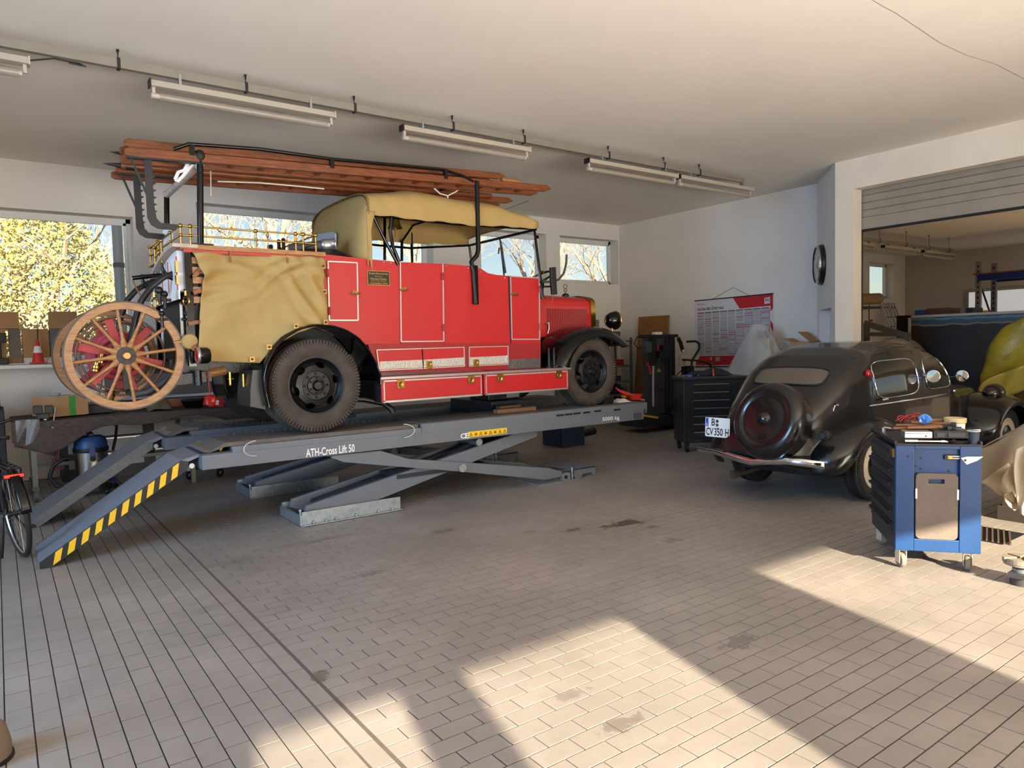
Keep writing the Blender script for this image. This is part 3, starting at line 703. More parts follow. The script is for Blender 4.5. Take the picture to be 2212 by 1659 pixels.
# ---- fenders
def fender(lip, crown, y_lip, y_cr, y_in, nm='fender'):
    m = min(len(lip), len(crown))
    for sd_ in (0, 1):
        def fn(u, v):
            i = u*(m-1); k = min(int(i), m-2); f = i-k
            L = lip[k].lerp(lip[k+1], f); Cc = crown[k].lerp(crown[k+1], f)
            if v < .6:
                t = v/.6; s = math.sin(t*PI/2); p = V(L.x+(Cc.x-L.x)*s, y_lip+(y_cr-y_lip)*(1-math.cos(t*PI/2)), L.z+(Cc.z-L.z)*s)
            else:
                t = (v-.6)/.4; p = V(Cc.x, y_cr+(y_in-y_cr)*t, Cc.z-.012*t)
            if sd_: p.y = mir(p.y)
            return p
        o = MB().grid(fn, 30, 12).build(nm, black_paint, fe, smooth=60, solid=.008)
        e = MB().tube([fn(i/29, 0) for i in range(30)], .009, 6); e.build('rolled_edge', black_paint, o, smooth=60)
lip = [at(x, y, Y=FN) for x, y in ((1229,800),(1232,785),(1240,764),(1252,746),(1268,734),(1286,728),(1304,727),(1320,733),(1334,742),(1346,751))]
crown = [at(x, y, Y=6.72) for x, y in ((1163,793),(1172,766),(1190,738),(1208,724),(1228,714),(1250,707),(1274,705),(1298,710),(1322,724),(1344,746))]
fender(lip, crown, FN, 6.72, 7.0, 'front_fender')
pts = [SF(x, y) for x, y in ((582,880),(574,847),(571,815),(577,787),(592,755),(616,728),(647,710),(680,702),(717,704),(747,713),(773,729),(796,755),(811,782),(822,810),(823,830))]
def rf(u, v):
    i = u*(len(pts)-1); k = min(int(i), len(pts)-2); p = pts[k].lerp(pts[k+1], i-k).copy()
    p.y = FN+.56*v; p.z += .012*math.sin(min(1, v*6)*PI/2); return p
for s in (0, 1):
    o = MB().grid(lambda u, v: (lambda p: p if not s else V(p.x, mir(p.y), p.z))(rf(u, v)), 44, 8).build('rear_fender', black_paint, fe, smooth=60, solid=.006)
    MB().tube([(lambda p: p if not s else V(p.x, mir(p.y), p.z))(rf(i/43, 0)) for i in range(44)], .011, 6).build('rolled_edge', black_paint, o, smooth=60)
    MB().box(3.05, 3.065, (FN+.01 if not s else mir(FN+.56)), (FN+.56 if not s else mir(FN+.01)), 1.08, 1.33).build('inner_panel', black_matt, o)
    # inner arch wall
    MB().prism([(p.x, p.z) for p in pts[2:14]], 'y', FN+.545 if not s else mir(FN+.56), FN+.56 if not s else mir(FN+.545)).build('arch_wall', black_matt, o)
mf = [SF(x, y) for x, y in ((553,800),(574,800),(577,846),(581,886),(548,880),(548,845))]
MB().prism(poly_xz(mf), 'y', FN+.1, FN+.52).build('mud_flap', M('flap_rubber', (26,28,32), .35), fe)

# ---- body
def prism_px(name, mat, pxs, y0, y1, parent, Yp=BY, **k):
    return MB().prism([(p.x, p.z) for p in (at(a, c, Y=Yp) for a, c in pxs)], 'y', y0, y1).build(name, mat, parent, **k)
side_px = [(700,549),(790,559),(862,566),(957,570),(1024,575),(1040,581),(1054,590),(1074,594),(1100,596),(1166,601),(1168,742),(792,746),(773,728),(747,712),(717,703),(701,702)]
prism_px('side_panel', fire_red, side_px, BY, BY+.03, fe)
prism_px('side_panel', fire_red, side_px, mir(BY+.03), mir(BY), fe)
xa, xb = SB(700,549).x, SB(1166,601).x
MB().box(3.1, xb, BY+.03, mir(BY+.03), 1.60, 1.66).box(xa, xa+.03, BY+.03, mir(BY+.03), 1.95, 2.48).box(xa+.03, 3.1, BY+.03, mir(BY+.03), 1.92, 1.97).box(xb-.03, xb, BY+.03, mir(BY+.03), 1.66, 2.30).build('floor_pan', fire_red_d, fe)
MB().box(xa+.03, xa+.9, BY+.05, mir(BY+.05), 2.40, 2.44).build('crew_seat', black_matt, fe); MB().box(4.0, 4.45, BY+.06, mir(BY+.06), 1.66, 2.05).box(3.95, 4.02, BY+.06, mir(BY+.06), 1.66, 2.42).build('front_seat', black_matt, fe)
def strip(pxs, r, parent, name='moulding', mat=trim_white, yy=-.014, Yp=None, closed=True):
    Yp = Yp or BY; p = [at(a, c, Y=Yp) for a, c in pxs]; p = [V(q.x, Yp+yy, q.z) for q in p]; b = MB(); n = len(p)
    for i in range(n if closed else n-1): b.bar(p[i], p[(i+1) % n], .012, r*2, (0,-1,0)) if False else b.obox((p[i]+p[(i+1)%n])/2, (p[(i+1)%n]-p[i])/2*(1+.0), V(0,.006,0), ((p[(i+1)%n]-p[i]).normalized().cross(V(0,1,0)))*r)
    return b.build(name, mat, parent)
def latch(px, py, parent, Yp=None):
    Yp = Yp or BY; p = at(px, py, Y=Yp)
    b = MB().box(p.x-.03, p.x+.035, Yp-.022, Yp-.012, p.z-.008, p.z+.018).tube([(p.x-.05,Yp-.03,p.z),(p.x,Yp-.036,p.z-.004),(p.x+.05,Yp-.03,p.z),(p.x+.045,Yp-.03,p.z-.016),(p.x-.04,Yp-.03,p.z-.014)], .005, 6, closed=True).cyl((p.x,Yp-.04,p.z+.005), (p.x,Yp-.01,p.z+.005), .009, n=10)
    return b.build('latch', brass_dull, parent)
def hinge(px, py, parent, mat=fire_red_d):
    p = SB(px, py); return MB().cyl((p.x,BY-.02,p.z-.04), (p.x,BY-.02,p.z+.04), .012, n=10).box(p.x-.02,p.x+.02,BY-.016,BY-.01,p.z-.035,p.z+.035).build('hinge', mat, parent)
doors = [(((707,565),(770,568),(772,692),(710,692)), (766,633), ((706,590),(709,672)), 'locker_door', 4),
         (((863,567),(955,571),(957,737),(865,738)), (870,625), ((954,597),(956,708)), 'cab_door', 3),
         (((1101,597),(1163,601),(1164,733),(1104,733)), (1108,635), ((1164,625),(1165,706)), 'cab_door', 4)]
for q, la, hs, nm, ns in doors:
    o = prism_px(nm, fire_red, q, BY-.010, BY, fe, bevel=.003)
    strip(q[1:2]+q[2:4]+q[0:1], .0060, o, closed=False)
    if ns == 4: strip((q[0], q[1]), .0060, o, closed=False)
    latch(*la, o)
    for h in hs: hinge(*h, o)
for px in (863, 958, 1101): # shut lines below the doors
    p = SB(px+2, 738); q = SB(px+2, 745); MB().box(p.x-.002, p.x+.002, BY-.002, BY+.001, q.z, p.z).build('shut_line', black_matt, fe)
q = [SB(x, y) for x, y in ((1098,597),(1103,742))]; MB().bar(q[0]+V(0,-.003,0), q[1]+V(0,-.003,0), .008, .012, (0,1,0)).build('shut_line', black_matt, fe)
# name plate
p, q = SB(793,616), SB(841,586)
npl = MB().box(p.x, q.x, BY-.008, BY, p.z, q.z).build('name_plate', brass_dull, fe)
MB().box(p.x+.008, q.x-.008, BY-.0095, BY-.008, p.z+.008, q.z-.008).build('plate_field', M('plate_black', (24,24,22), .4), npl)
w_, h_ = q.x-p.x, q.z-p.z
for s, fx, fy, fh, fwd in (('Koebe-Motorspritze', .08, .70, .17, .84), ('D.R.Patent.', .34, .57, .07, .32), ('Hermann Koebe.', .14, .38, .13, .72), ('Feuerwehrgerätefabrik', .17, .26, .07, .66), ('Luckenwalde b. Berlin', .12, .09, .12, .76)):
    text(s, w_*fwd, h_*fh, (p.x+w_*fx, BY-.0100, p.z+h_*fy), (1,0,0), (0,0,1), brass, npl)
rv = MB().sph((0,0,0), .010, 8, 6).mesh('rivet', alu, 50)
for px, py in ((829,567),(844,568),(1012,579),(1038,587),(963,575),(1090,600)):
    p = SB(px, py); inst('rivet', rv, (p.x, BY-.004, p.z), fe)
# skirt below the doors, set out to the running board, with lockers and hammered strip
sk = [(812,748),(1165,745),(1168,797),(822,806)]
SKY = BY-.04
prism_px('skirt_panel', fire_red_d, [(795,744),(1168,742),(1168,797),(815,806)], SKY, BY+.02, fe, Yp=SKY)
for q, la in ((((812,756),(910,753),(913,796),(818,800)), None), (((910,753),(1001,750),(1002,791),(913,796)), (926,789)), (((1012,750),(1096,748),(1096,787),(1012,791)), (1027,785))):
    o = prism_px('locker_flap', fire_red, q, SKY-.010, SKY, fe, Yp=SKY, bevel=.002)
    strip(q, .0045, o, yy=-.013, Yp=SKY)
    a, b_, c_, d_ = q
    hq = [(d_[0]+1, d_[1]-19), (c_[0]-1, c_[1]-19), (c_[0]-1, c_[1]-2), (d_[0]+1, d_[1]-2)]
    prism_px('kick_strip', hammered, hq, SKY-.0125, SKY-.009, o, Yp=SKY)
    if la:
        p = at(*la, Y=SKY); lt = MB().box(p.x-.035, p.x+.035, SKY-.022, SKY-.012, p.z-.035, p.z+.045).build('brass_latch', brass, o)
        MB().lathe((p.x, SKY-.022, p.z+.012), (0,-1,0), [(.006,.0),(.02,.004),(.024,0)], 16).build('ring_pull', brass_dull, lt)
prism_px('kick_strip', M('dark_aluminium', (110,108,108), .35, metal=.9, bump=.5, bs=95), [(1097,777),(1167,773),(1167,796),(1097,797)], SKY-.004, SKY, fe, Yp=SKY)
# running board and side lockers
ra, rb_ = SF(822,812), SF(1230,797)
rb = MB().box(ra.x, rb_.x+.02, FN-.01, BY+.05, 1.305, 1.332).build('running_board', alu, fe, bevel=.004)
MB().box(ra.x+.02, rb_.x, FN+.03, BY-.03, 1.332, 1.336).build('board_mat', fire_red_d, rb)
for (x0, x1) in ((SF(825,868).x, SF(1043,853).x), (SF(1046,853).x, SF(1228,838).x)):
    o = MB().box(x0, x1, FN, FN+.26, 1.082, 1.305).build('side_locker', fire_red, fe)
    d = MB().box(x0+.03, x1-.03, FN-.008, FN, 1.10, 1.283).build('locker_lid', fire_red, o)
    e = .007
    MB().box(x0+.02, x1-.02, FN-.013, FN, 1.283, 1.283+2*e).box(x0+.02, x1-.02, FN-.013, FN, 1.086, 1.086+1.4*e).box(x0+.02, x0+.02+1.4*e, FN-.013, FN, 1.086, 1.29).box(x1-.02-1.4*e, x1-.02, FN-.013, FN, 1.086, 1.29).build('moulding', trim_white, o)
    MB().box(x0+.01, x1-.01, FN-.011, FN, 1.076, 1.086).build('lower_edge', alu, o)
    for xx in (x0+.17*(x1-x0), x1-.13*(x1-x0)):
        lt = MB().box(xx-.04, xx+.04, FN-.024, FN-.012, 1.215, 1.30).build('brass_latch', brass, o)
        MB().lathe((xx, FN-.024, 1.25), (0,-1,0), [(.008,0),(.026,.006),(.03,0)], 18).build('ring_pull', brass_dull, lt)
for px in (1198, 1209):   # two conical nozzles standing on the running board
    p = SF(px, 800); MB().lathe((p.x, FN+.10, 1.334), (0,0,1), [(.03,0),(.03,.02),(.018,.03),(.016,.05),(.010,.22),(.012,.235),(.001,.236)], 14).build('nozzle', dark_steel, fe, smooth=40)
p0, p1 = SF(795,870), SF(856,893)
MB().tube([(p0.x-.3,6.75,1.13),(p0.x+.05,6.62,1.11),(p1.x-.06,6.55,1.06),(p1.x,6.5,1.0),(p1.x+.01,6.49,.96)], .03, 10).build('exhaust_pipe', grease_black, fe, smooth=50)

# ---- bonnet, radiator, head lamps
HX0, HX1, HY = xb-.02, at(1277, 690, Y=6.99).x, 6.99
hw = CLY-HY; zt = at(1220, 636, Y=7.25).z; zs = at(1240, 655, Y=HY).z; zb = at(1190, 727, Y=HY).z
def bon(u, v):
    x = HX0+(HX1-HX0)*u; tp = 1-.04*u; g = (v-.5)*2
    a = abs(g)
    if a > .55: t = (a-.55)/.45; y, z = hw, zs+(zb-zs)*t
    else:
        t = a/.55; y, z = hw*math.sin(min(1, t)*PI/2)**.9, zs+(zt-zs)*math.cos(t*PI/2)**.75
    return V(x, CLY+math.copysign(y*tp, g) if a > 1e-6 else CLY, z-(.03*u if a < .9 else 0))
bo = MB().grid(bon, 8, 41).build('bonnet', fire_red, fe, smooth=50)
MB().box(HX0-.25, HX0+.03, BY+.02, mir(BY+.02), 1.66, SB(1166,604).z-.02).build('cowl', fire_red, fe, bevel=.03)
lv = MB().prism([(-.006,0),(.006,-.0),(.002,-.010)], 'z', -.5, .5).mesh('louvre', M('louvre_red', (120,18,22), .45))
z0, z1 = at(1230, 726, Y=HY).z, at(1230, 667, Y=HY).z; xs0, xs1 = at(1183, 690, Y=HY).x, at(1268, 690, Y=HY).x
for i in range(25):
    x = xs0+(xs1-xs0)*i/24; u = (x-HX0)/(HX1-HX0)
    inst('louvre', lv, (x, CLY-hw*(1-.04*u)-.001, (z0+z1)/2), bo, scale=(1.3,1,z1-z0))
p = at(1182, 710, Y=HY); MB().tube([(p.x,HY-.03,p.z+.07),(p.x,HY-.035,p.z),(p.x-.02,HY-.03,p.z-.06)], .008, 6).cyl((p.x-.03,HY-.02,p.z+.07), (p.x+.03,HY-.02,p.z+.07), .012, n=8).build('bonnet_catch', alu, bo, smooth=50)
rs = MB(); prof = [(bon(1, j/40).y, bon(1, j/40).z) for j in range(41)]
ctr_y = CLY; out = [(CLY+(y-CLY)*1.06, (z-1.9)*1.05+1.9) for y, z in prof]; inn = [(CLY+(y-CLY)*.86, (z-1.9)*.84+1.9) for y, z in prof]
XR = HX1
vs = []
for X_, ring in ((XR-.005, out), (XR+.075, out), (XR+.085, inn), (XR-.005, inn)): vs += [V(X_, y, z) for y, z in ring]
k = 41; fs = []
for a in range(4):
    c = (a+1) % 4
    for j in range(k-1): fs.append((a*k+j, a*k+j+1, c*k+j+1, c*k+j))
rs.add(vs, fs); ra_ = rs.build('radiator_shell', brass, fe, smooth=40)
MB().prism(inn, 'x', XR+.02, XR+.03).build('radiator_core', dark_steel, ra_)
p = at(1253, 632, Y=CLY); MB().lathe((XR-.12, CLY, zt-.03), (0,0,1), [(.05,0),(.05,.03),(.03,.05),(.012,.05),(.012,.06),(.001,.06)], 16).torus((XR-.12, CLY, zt+.065), (0,1,0), .022, .005, 14, 6).torus((XR-.12, CLY, zt+.115), (0,1,0), .03, .004, 16, 6).build('radiator_cap', dark_steel, ra_, smooth=40)
for s in (0, 1):
    c = at(1322, 692, Y=6.78)
    if s: c.y = mir(c.y)
    hl = MB().lathe((c.x+.06, c.y, c.z), (1,0,0), [(.001,-.16),(.05,-.15),(.085,-.12),(.108,-.07),(.116,-.02),(.112,.0)], 28).build('head_lamp', black_paint, fe, smooth=50)
    MB().torus((c.x+.06, c.y, c.z), (1,0,0), .113, .010, 28, 8).build('lamp_ring', brass, hl, smooth=50)
    MB().lathe((c.x+.06, c.y, c.z), (1,0,0), [(.001,.02),(.06,.014),(.11,.0)], 24).build('lens', M('lens', (225,228,228), .08, spec=.8), hl, smooth=50)
    MB().cyl((c.x, c.y, c.z-.1), (c.x-.02, c.y, c.z-.30), .016, n=10).build('lamp_post', brass_dull, hl)
MB().box(6.3, 6.42, 6.62, mir(6.62), 1.32, 1.40).build('front_bumper', black_paint, fe)

# ---- canvas cover over the hose compartment
bot = [SB(x, y) for x, y in ((424,779),(470,781),(520,783),(556,784),(566,770),(580,752),(600,736),(625,720),(650,712),(680,704),(701,696))]
top = [SB(x, y) for x, y in ((410,545),(470,548),(540,551),(600,553),(650,555),(690,557),(701,562))]
def lerp_poly(P_, x):
    if x <= P_[0].x: return P_[0].z
    for a, c in zip(P_, P_[1:]):
        if x <= c.x: return a.z+(c.z-a.z)*(x-a.x)/max(1e-6, c.x-a.x)
    return P_[-1].z
cx0, cx1 = SB(420,660).x, SB(700,650).x
LEK = [(0,SB(413,548).x),(.10,SB(424,570).x),(.22,SB(437,597).x),(.34,SB(434,630).x),(.6,SB(429,690).x),(1,SB(424,779).x)]
def LE(v):
    for a, c in zip(LEK, LEK[1:]):
        if v <= c[0]: return a[1]+(c[1]-a[1])*(v-a[0])/(c[0]-a[0])
    return LEK[-1][1]
def cov(u, v):
    x = LE(v)+(cx1-LE(v))*u
    zt_, zb_ = lerp_poly(top, x), lerp_poly(bot, x); z = zt_+(zb_-zt_)*v
    fold = .036*math.sin(9*v+4*u+3*math.sin(5*u))*(1-v)**1.2+.02*math.sin(26*v-9*u+2*math.sin(7*u))*max(0, 1-2.2*v)*.6
    fold += .03*math.exp(-((u-.86-.12*v)/.05)**2)*(1-.3*v)+.02*math.exp(-((u-.76-.3*(v-.5))/.04)**2)
    fl = .16*math.exp(-((u-.72)/.2)**2)*v**6
    fold += .022*math.sin(31*v+13*u+2*math.sin(9*u+4*v))*math.exp(-((v-.18)/.16)**2)+.018*math.sin(40*(v+.35*u))*math.exp(-((u-.15)/.2)**2)*math.exp(-((v-.3)/.2)**2)+.020*math.sin(37*(u-.4*v))*math.exp(-((u-.85)/.13)**2)
    return V(x, BY-.03-max(fold*1.1, -.035)-fl-.03*v, z)
cv = MB().grid(cov, 60, 48).build('canvas_cover', canvas, fe, smooth=80, solid=.004)
MB().grid(lambda u, v: (lambda p: V(p.x, mir(p.y), p.z))(cov(u, v)), 16, 14).build('canvas_cover', canvas, fe, smooth=80, solid=.004)
fm = MB().box(-.022,.022,-.004,.002,-.022,.022).mesh('fastener_plate', brass_dull); km = MB().cyl((0,0,0),(0,-.016,0),.011,n=10).mesh('turn_button', dark_steel)
for px, py in ((694,576),(697,631),(699,690),(687,698),(624,706),(567,750),(538,776)):
    p = SB(px, py); yy = BY-.045-(.05 if py > 690 else 0)-(.10 if px > 560 and py > 695 else 0); inst('fastener_plate', fm, (p.x, yy, p.z), cv); inst('turn_button', km, (p.x, yy, p.z), cv)
for q in (((494,543),(494,552),(496,568)), ((616,548),(616,556),(618,573))):
    pp = [SB(*a) for a in q]; MB().tube([(p.x, BY-.05, p.z) for p in pp], .010, 4).build('leather_strap', leather, cv)
for q in (((415,600),(424,590),(436,577)), ((415,634),(430,628),(448,632)), ((404,700),(424,696),(446,697)), ((413,757),(420,747),(432,744))):
    pp = [SB(*a) for a in q]; b = MB(); pts_ = [V(p.x, BY-.055+.02*i*(i-1), p.z) for i, p in enumerate(pp)]
    for a, c in zip(pts_, pts_[1:]): b.obox((a+c)/2, (c-a)/2, V(0,.003,0), (c-a).normalized().cross(V(0,1,0))*.017)
    o = b.build('leather_strap', leather, cv)
    for f in (.55, .85): inst('rivet', rv, pts_[1].lerp(pts_[2], f)+V(0,-.003,0), o, scale=(.6,.6,.6))
# compartment body behind the canvas
RXA = at(397, 640, Y=BY).x
MB().box(RXA+.05, 1.93, BY+.33, mir(BY+.02), 1.50, 2.44).box(1.93, xa, BY+.14, mir(BY+.02), 1.90, 2.44).build('rear_body', black_matt, fe)
# ---- deck with wooden edge and brass railing
zd = SB(560, 545).z
DX0, DX1 = RXA-.02, SB(700,553).x
dk = MB().box(DX0, DX1, BY-.05, mir(BY-.05), zd-.012, zd+.03).build('deck_board', oak, fe, bevel=.005)
MB().box(DX0+.03, DX1, BY-.035, BY-.01, zd-.035, zd-.012).build('red_edge', fire_red, dk)
# barrel shaped rear top board
def arch(u, dz):
    y = (BY-.06)+(mir(BY-.06)-(BY-.06))*u; return V(0, y, zd+.03-.17*(2*abs(u-.06))**2*.6 if u > .06 else zd+.03)+V(0,0,dz)
b = MB(); N = 14
for i in range(N):
    a, c = arch(i/N, 0), arch((i+1)/N, 0)
    b.add([V(DX0-.06,a.y,a.z-.03),V(DX0-.06,c.y,c.z-.03),V(DX0+.14,c.y,c.z-.03),V(DX0+.14,a.y,a.z-.03),V(DX0-.06,a.y,a.z),V(DX0-.06,c.y,c.z),V(DX0+.14,c.y,c.z),V(DX0+.14,a.y,a.z)],
          [(0,3,2,1),(4,5,6,7),(0,1,5,4),(1,2,6,5),(2,3,7,6),(3,0,4,7)])
b.build('arched_board', M('weathered_board', (190,170,150), .6, var=.25, vs=10), fe)
# white rear cabinets on the tail
wz0 = at(360, 650, X=DX0+.02).z
wc = MB().prism([(BY+.10,wz0+.04)]+[(max(BY+.10,arch(i/N,0).y*.97+CLY*.03), arch(i/N,-.035).z) for i in range(N+1)]+[(mir(BY+.03),wz0-.02)], 'x', DX0, DX0+.05).build('rear_cabinet', white_paint, fe)
for k, yy in enumerate((BY+.5, CLY+.05)): MB().box(DX0-.006, DX0, yy-.006, yy+.006, wz0+.02, zd-.07).build('red_line', fire_red, wc)
MB().box(DX0-.008, DX0, BY+.1, BY+.12, wz0+.05, zd-.06).build('red_line', fire_red, wc)
MB().box(DX0-.01, DX0+.0, BY+.04, mir(BY+.06), wz0-.03, wz0+.05).build('lower_board', white_paint, wc)
MB().box(DX0-.016, DX0-.002, BY+.08, BY+.14, zd-.20, zd-.10).box(DX0-.016, DX0-.002, BY+.08, BY+.14, wz0+.1, wz0+.18).build('hinge_plate', brass, wc)
for (pa, pc) in (((391,655),(396,760)), ((350,668),(352,745))):
    p, q = at(*pa, X=DX0+.02), at(*pc, X=DX0+.02); MB().cyl(p, q, .014, n=10).build('white_post', white_paint, fe, smooth=40)
bx = at(398, 600, Y=BY+.03)
MB().box(bx.x-.0, bx.x+.06, BY+.0, BY+.06, 1.5, zd-.03).build('corner_post', black_paint, fe)
MB().box(bx.x, bx.x+.06, mir(BY+.06), mir(BY), 1.5, zd-.03).build('corner_post', black_paint, fe)
for k in range(5):
    z = zd-.10-k*.085; MB().box(bx.x+.062, bx.x+.24, BY+.0, BY+.03, z-.028, z+.028).build('drawer_front', oak, fe)
MB().box(bx.x+.06, bx.x+.26, BY+.03, BY+.06, 1.9, zd-.04).build('drawer_case', black_matt, fe)
# fittings on the tail: rods, rings, levers, red backrest, flask, tail lamps
for (px, py, r) in ((403,655,.03),(410,628,.035),(405,690,.028),(418,668,.03),(356,648,.03),(344,640,.035),(350,690,.025)):
    p = at(px, py, Y=BY+.05); MB().cyl((p.x,p.y,p.z-.07), (p.x,p.y,p.z+.05), r*.55, n=10).sph((p.x,p.y,p.z+.05), r, 10, 6).cyl((p.x-.05,p.y,p.z), (p.x+.05,p.y,p.z), r*.4, n=8).build('lever_fitting', grease_black, fe, smooth=50)
for (px, py) in ((402,651),(334,655)):
    p = at(px, py, Y=BY-.02); MB().torus((p.x,p.y,p.z), (1,.5,0), .038, .008, 18, 6).cyl((p.x,p.y,p.z+.05), (p.x,p.y,p.z+.09), .014, n=8).build('brass_ring', brass, fe, smooth=50)
p = SB(431, 640); MB().prism([(a.x, a.z) for a in (SB(427,600),(SB(434,606)),(SB(438,630)),(SB(436,668)),(SB(431,671)),(SB(428,640)))], 'y', BY+.03, BY+.5).build('red_backrest', fire_red_d, fe, bevel=.01)
p = at(410, 738, Y=BY); fk = MB().lathe((p.x, BY, p.z), (0,-1,0), [(.001,.03),(.06,.026),(.068,.01),(.068,-.02),(.001,-.02)], 22).cyl((p.x-.06,BY,p.z), (p.x-.13,BY,p.z-.005), .012, .006, n=8).build('canvas_flask', canvas, fe, smooth=40)
for (px, py, Yl) in ((440,768,BY-.12),):
    p = at(px, py, Y=Yl); tl = MB().lathe((p.x-.02, p.y, p.z), (-1,0,0), [(.001,-.07),(.055,-.07),(.07,-.05),(.072,.02)], 22).build('tail_lamp', black_paint, fe, smooth=40)
    MB().lathe((p.x-.02, p.y, p.z), (-1,0,0), [(.072,.015),(.075,.02),(.075,.035),(.066,.04)], 22).build('lamp_rim', alu, tl, smooth=40)
    MB().lathe((p.x-.02, p.y, p.z), (-1,0,0), [(.001,.05),(.04,.047),(.067,.036)], 22).build('red_lens', M('red_lens', (150,20,18), .15), tl, smooth=40)
p = at(454, 866, Y=6.75); MB().lathe((p.x, p.y, p.z), (-.9,-.4,0), [(.001,.02),(.045,.014),(.055,0),(.055,-.02),(.001,-.02)], 18).cyl((p.x,p.y,p.z+.05), (p.x-.01,p.y,1.45), .005, n=6).build('reflector', M('red_lens', (150,20,18), .15), fe, smooth=40)
for px, py in ((497,818),(526,822)):
    p = at(px, py, Y=6.7); MB().cyl((p.x,p.y,p.z-.05), (p.x,p.y,p.z+.06), .012, n=8).cyl((p.x-.02,p.y,p.z), (p.x+.03,p.y,p.z), .008, n=6).sph((p.x,p.y,p.z-.055), .014, 8, 6).build('brass_tap', brass, fe, smooth=50)
b = MB(); a, c = at(370, 822, Y=6.8), at(455, 812, Y=6.8); b.bar(a, c, .06, .09); b.cyl(at(426,800,Y=6.75), at(428,832,Y=6.75), .035, n=12); b.build('tow_bracket', grease_black, fe)
MB().cyl(at(452,806,Y=6.9), at(486,800,Y=6.9), .045, n=12).build('wooden_roller', oak, fe, smooth=40)
# brass railing round the deck
def rail_y(y, xs_, nm='railing_post'):
    for x in xs_:
        b = MB().cyl((x,y,zd+.03), (x,y,zd+.185), .009, n=8).sph((x,y,zd+.19), .02, 10, 6).sph((x,y,zd+.11), .016, 10, 6); b.build(nm, brass, fe, smooth=50)
x_in = [SB(a, 520).x for a in (391,412,553)]; x_in += [SB(639,520).x, SB(655,520).x, SB(682,520).x]
rail_y(BY, x_in); rail_y(mir(BY), [x_in[0], x_in[2], x_in[5]])
rail_y(CLY-.3, [x_in[0]]); rail_y(CLY+.3, [x_in[0], x_in[5]])
for z in (zd+.11, zd+.19):
    for y in (BY, mir(BY)): MB().cyl((x_in[0],y,z), (x_in[5],y,z), .008, n=8).build('railing_bar', brass, fe, smooth=50)
    for x in (x_in[0], x_in[5]): MB().cyl((x,BY,z), (x,mir(BY),z), .008, n=8).build('railing_bar', brass, fe, smooth=50)
p = at(330, 545, X=DX0-.02)
for (px, py) in ((348,520),(334,535)):
    p = at(px, py, X=DX0-.03); MB().cyl((p.x,p.y,zd-.15), (p.x,p.y,p.z), .010, n=8).sph((p.x,p.y,p.z), .02, 10, 6).build('railing_post', brass, fe, smooth=50)
q0, q1 = at(348,520,X=DX0-.03), at(334,535,X=DX0-.03); MB().cyl(q0, q1, .009, n=8).cyl(q0-V(0,0,.09), q1-V(0,0,.09), .009, n=8).build('railing_bar', brass, fe, smooth=50)
# suction hose end and dark bag on the deck
p, q = at(625, 538, Y=7.05), at(718, 528, Y=6.85)
sh_ = MB().cyl(p, q, .05, n=18).build('suction_hose', M('hose_grey', (70,70,72), .5), fe, smooth=40)
d = (q-p).normalized(); MB().lathe(q, d, [(.056,-.10),(.062,-.09),(.062,-.05),(.056,-.04),(.06,.02),(.066,.03),(.055,.03),(.045,-.03),(.001,-.03)], 22).build('coupling', alu, sh_, smooth=40)
def bag(u, v): return V(2.45+.5*u, 6.75+.55*v, zd+.03+.13*math.sin(PI*u)**.6*math.sin(PI*v)**.6*(.85+.15*math.sin(9*u+4*v)))
MB().grid(bag, 14, 10).build('black_bag', black_matt, fe, smooth=80)
for px, py in ((585,533),(602,522),(612,519)):
    p = at(px, py, Y=7.5); MB().cyl((p.x,p.y,zd+.03), (p.x,p.y,p.z), .018, n=10).sph((p.x,p.y,p.z), .024, 10, 6).build('pipe_fitting', dark_steel, fe, smooth=50)
ws = [at(a, c, X=DX0+.03) for a, c in ((351,500),(370,481),(374,535),(354,545))]
MB().add([p+V(h,0,0) for h in (0,.004) for p in ws], [(0,1,2,3),(7,6,5,4),(0,4,5,1),(1,5,6,2),(2,6,7,3),(3,7,4,0)]).build('white_board', white_paint, fe)

# ---- canvas roof of the cab
def sect(x):
    """eave height and crown rise along the roof"""
    K = [(2.60,2.93,.13),(2.95,3.05,.22),(3.1,3.06,.24),(3.4,3.00,.25),(4.0,2.975,.21),(4.6,2.965,.16),(5.1,2.96,.09),(5.24,2.955,.055)]
    for a, c in zip(K, K[1:]):
        if x <= c[0]: t = (x-a[0])/(c[0]-a[0]); t = t*t*(3-2*t); return a[1]+(c[1]-a[1])*t, a[2]+(c[2]-a[2])*t
    return K[-1][1], K[-1][2]
RX0, RX1 = SB(797,430).x-.02, SB(1161,488).x
E_ = [(SB(806,466).x, SB(806,466).z), (SB(900,475).x, SB(900,475).z), (SB(1010,487).x, SB(1010,487).z), (SB(1161,494).x, SB(1161,494).z)]
def eave(x):
    for a, c in zip(E_, E_[1:]):
        if x <= c[0]: return a[1]+(c[1]-a[1])*(x-a[0])/(c[0]-a[0])
    return E_[-1][1]
def crown_z(x):
    K = [(RX0, at(797,422,Y=7.0).z-.03), (at(850,417,Y=7.1).x, at(850,417,Y=7.1).z), (at(950,434,Y=7.1).x, at(950,434,Y=7.1).z), (at(1030,449,Y=7.1).x, at(1030,449,Y=7.1).z+.01), (at(1100,468,Y=7.0).x, at(1100,468,Y=7.0).z), (RX1, at(1163,481,Y=6.75).z)]
    if x <= K[0][0]: return K[0][1]
    for a, c in zip(K, K[1:]):
        if x <= c[0]: return a[1]+(c[1]-a[1])*(x-a[0])/(c[0]-a[0])
    return K[-1][1]
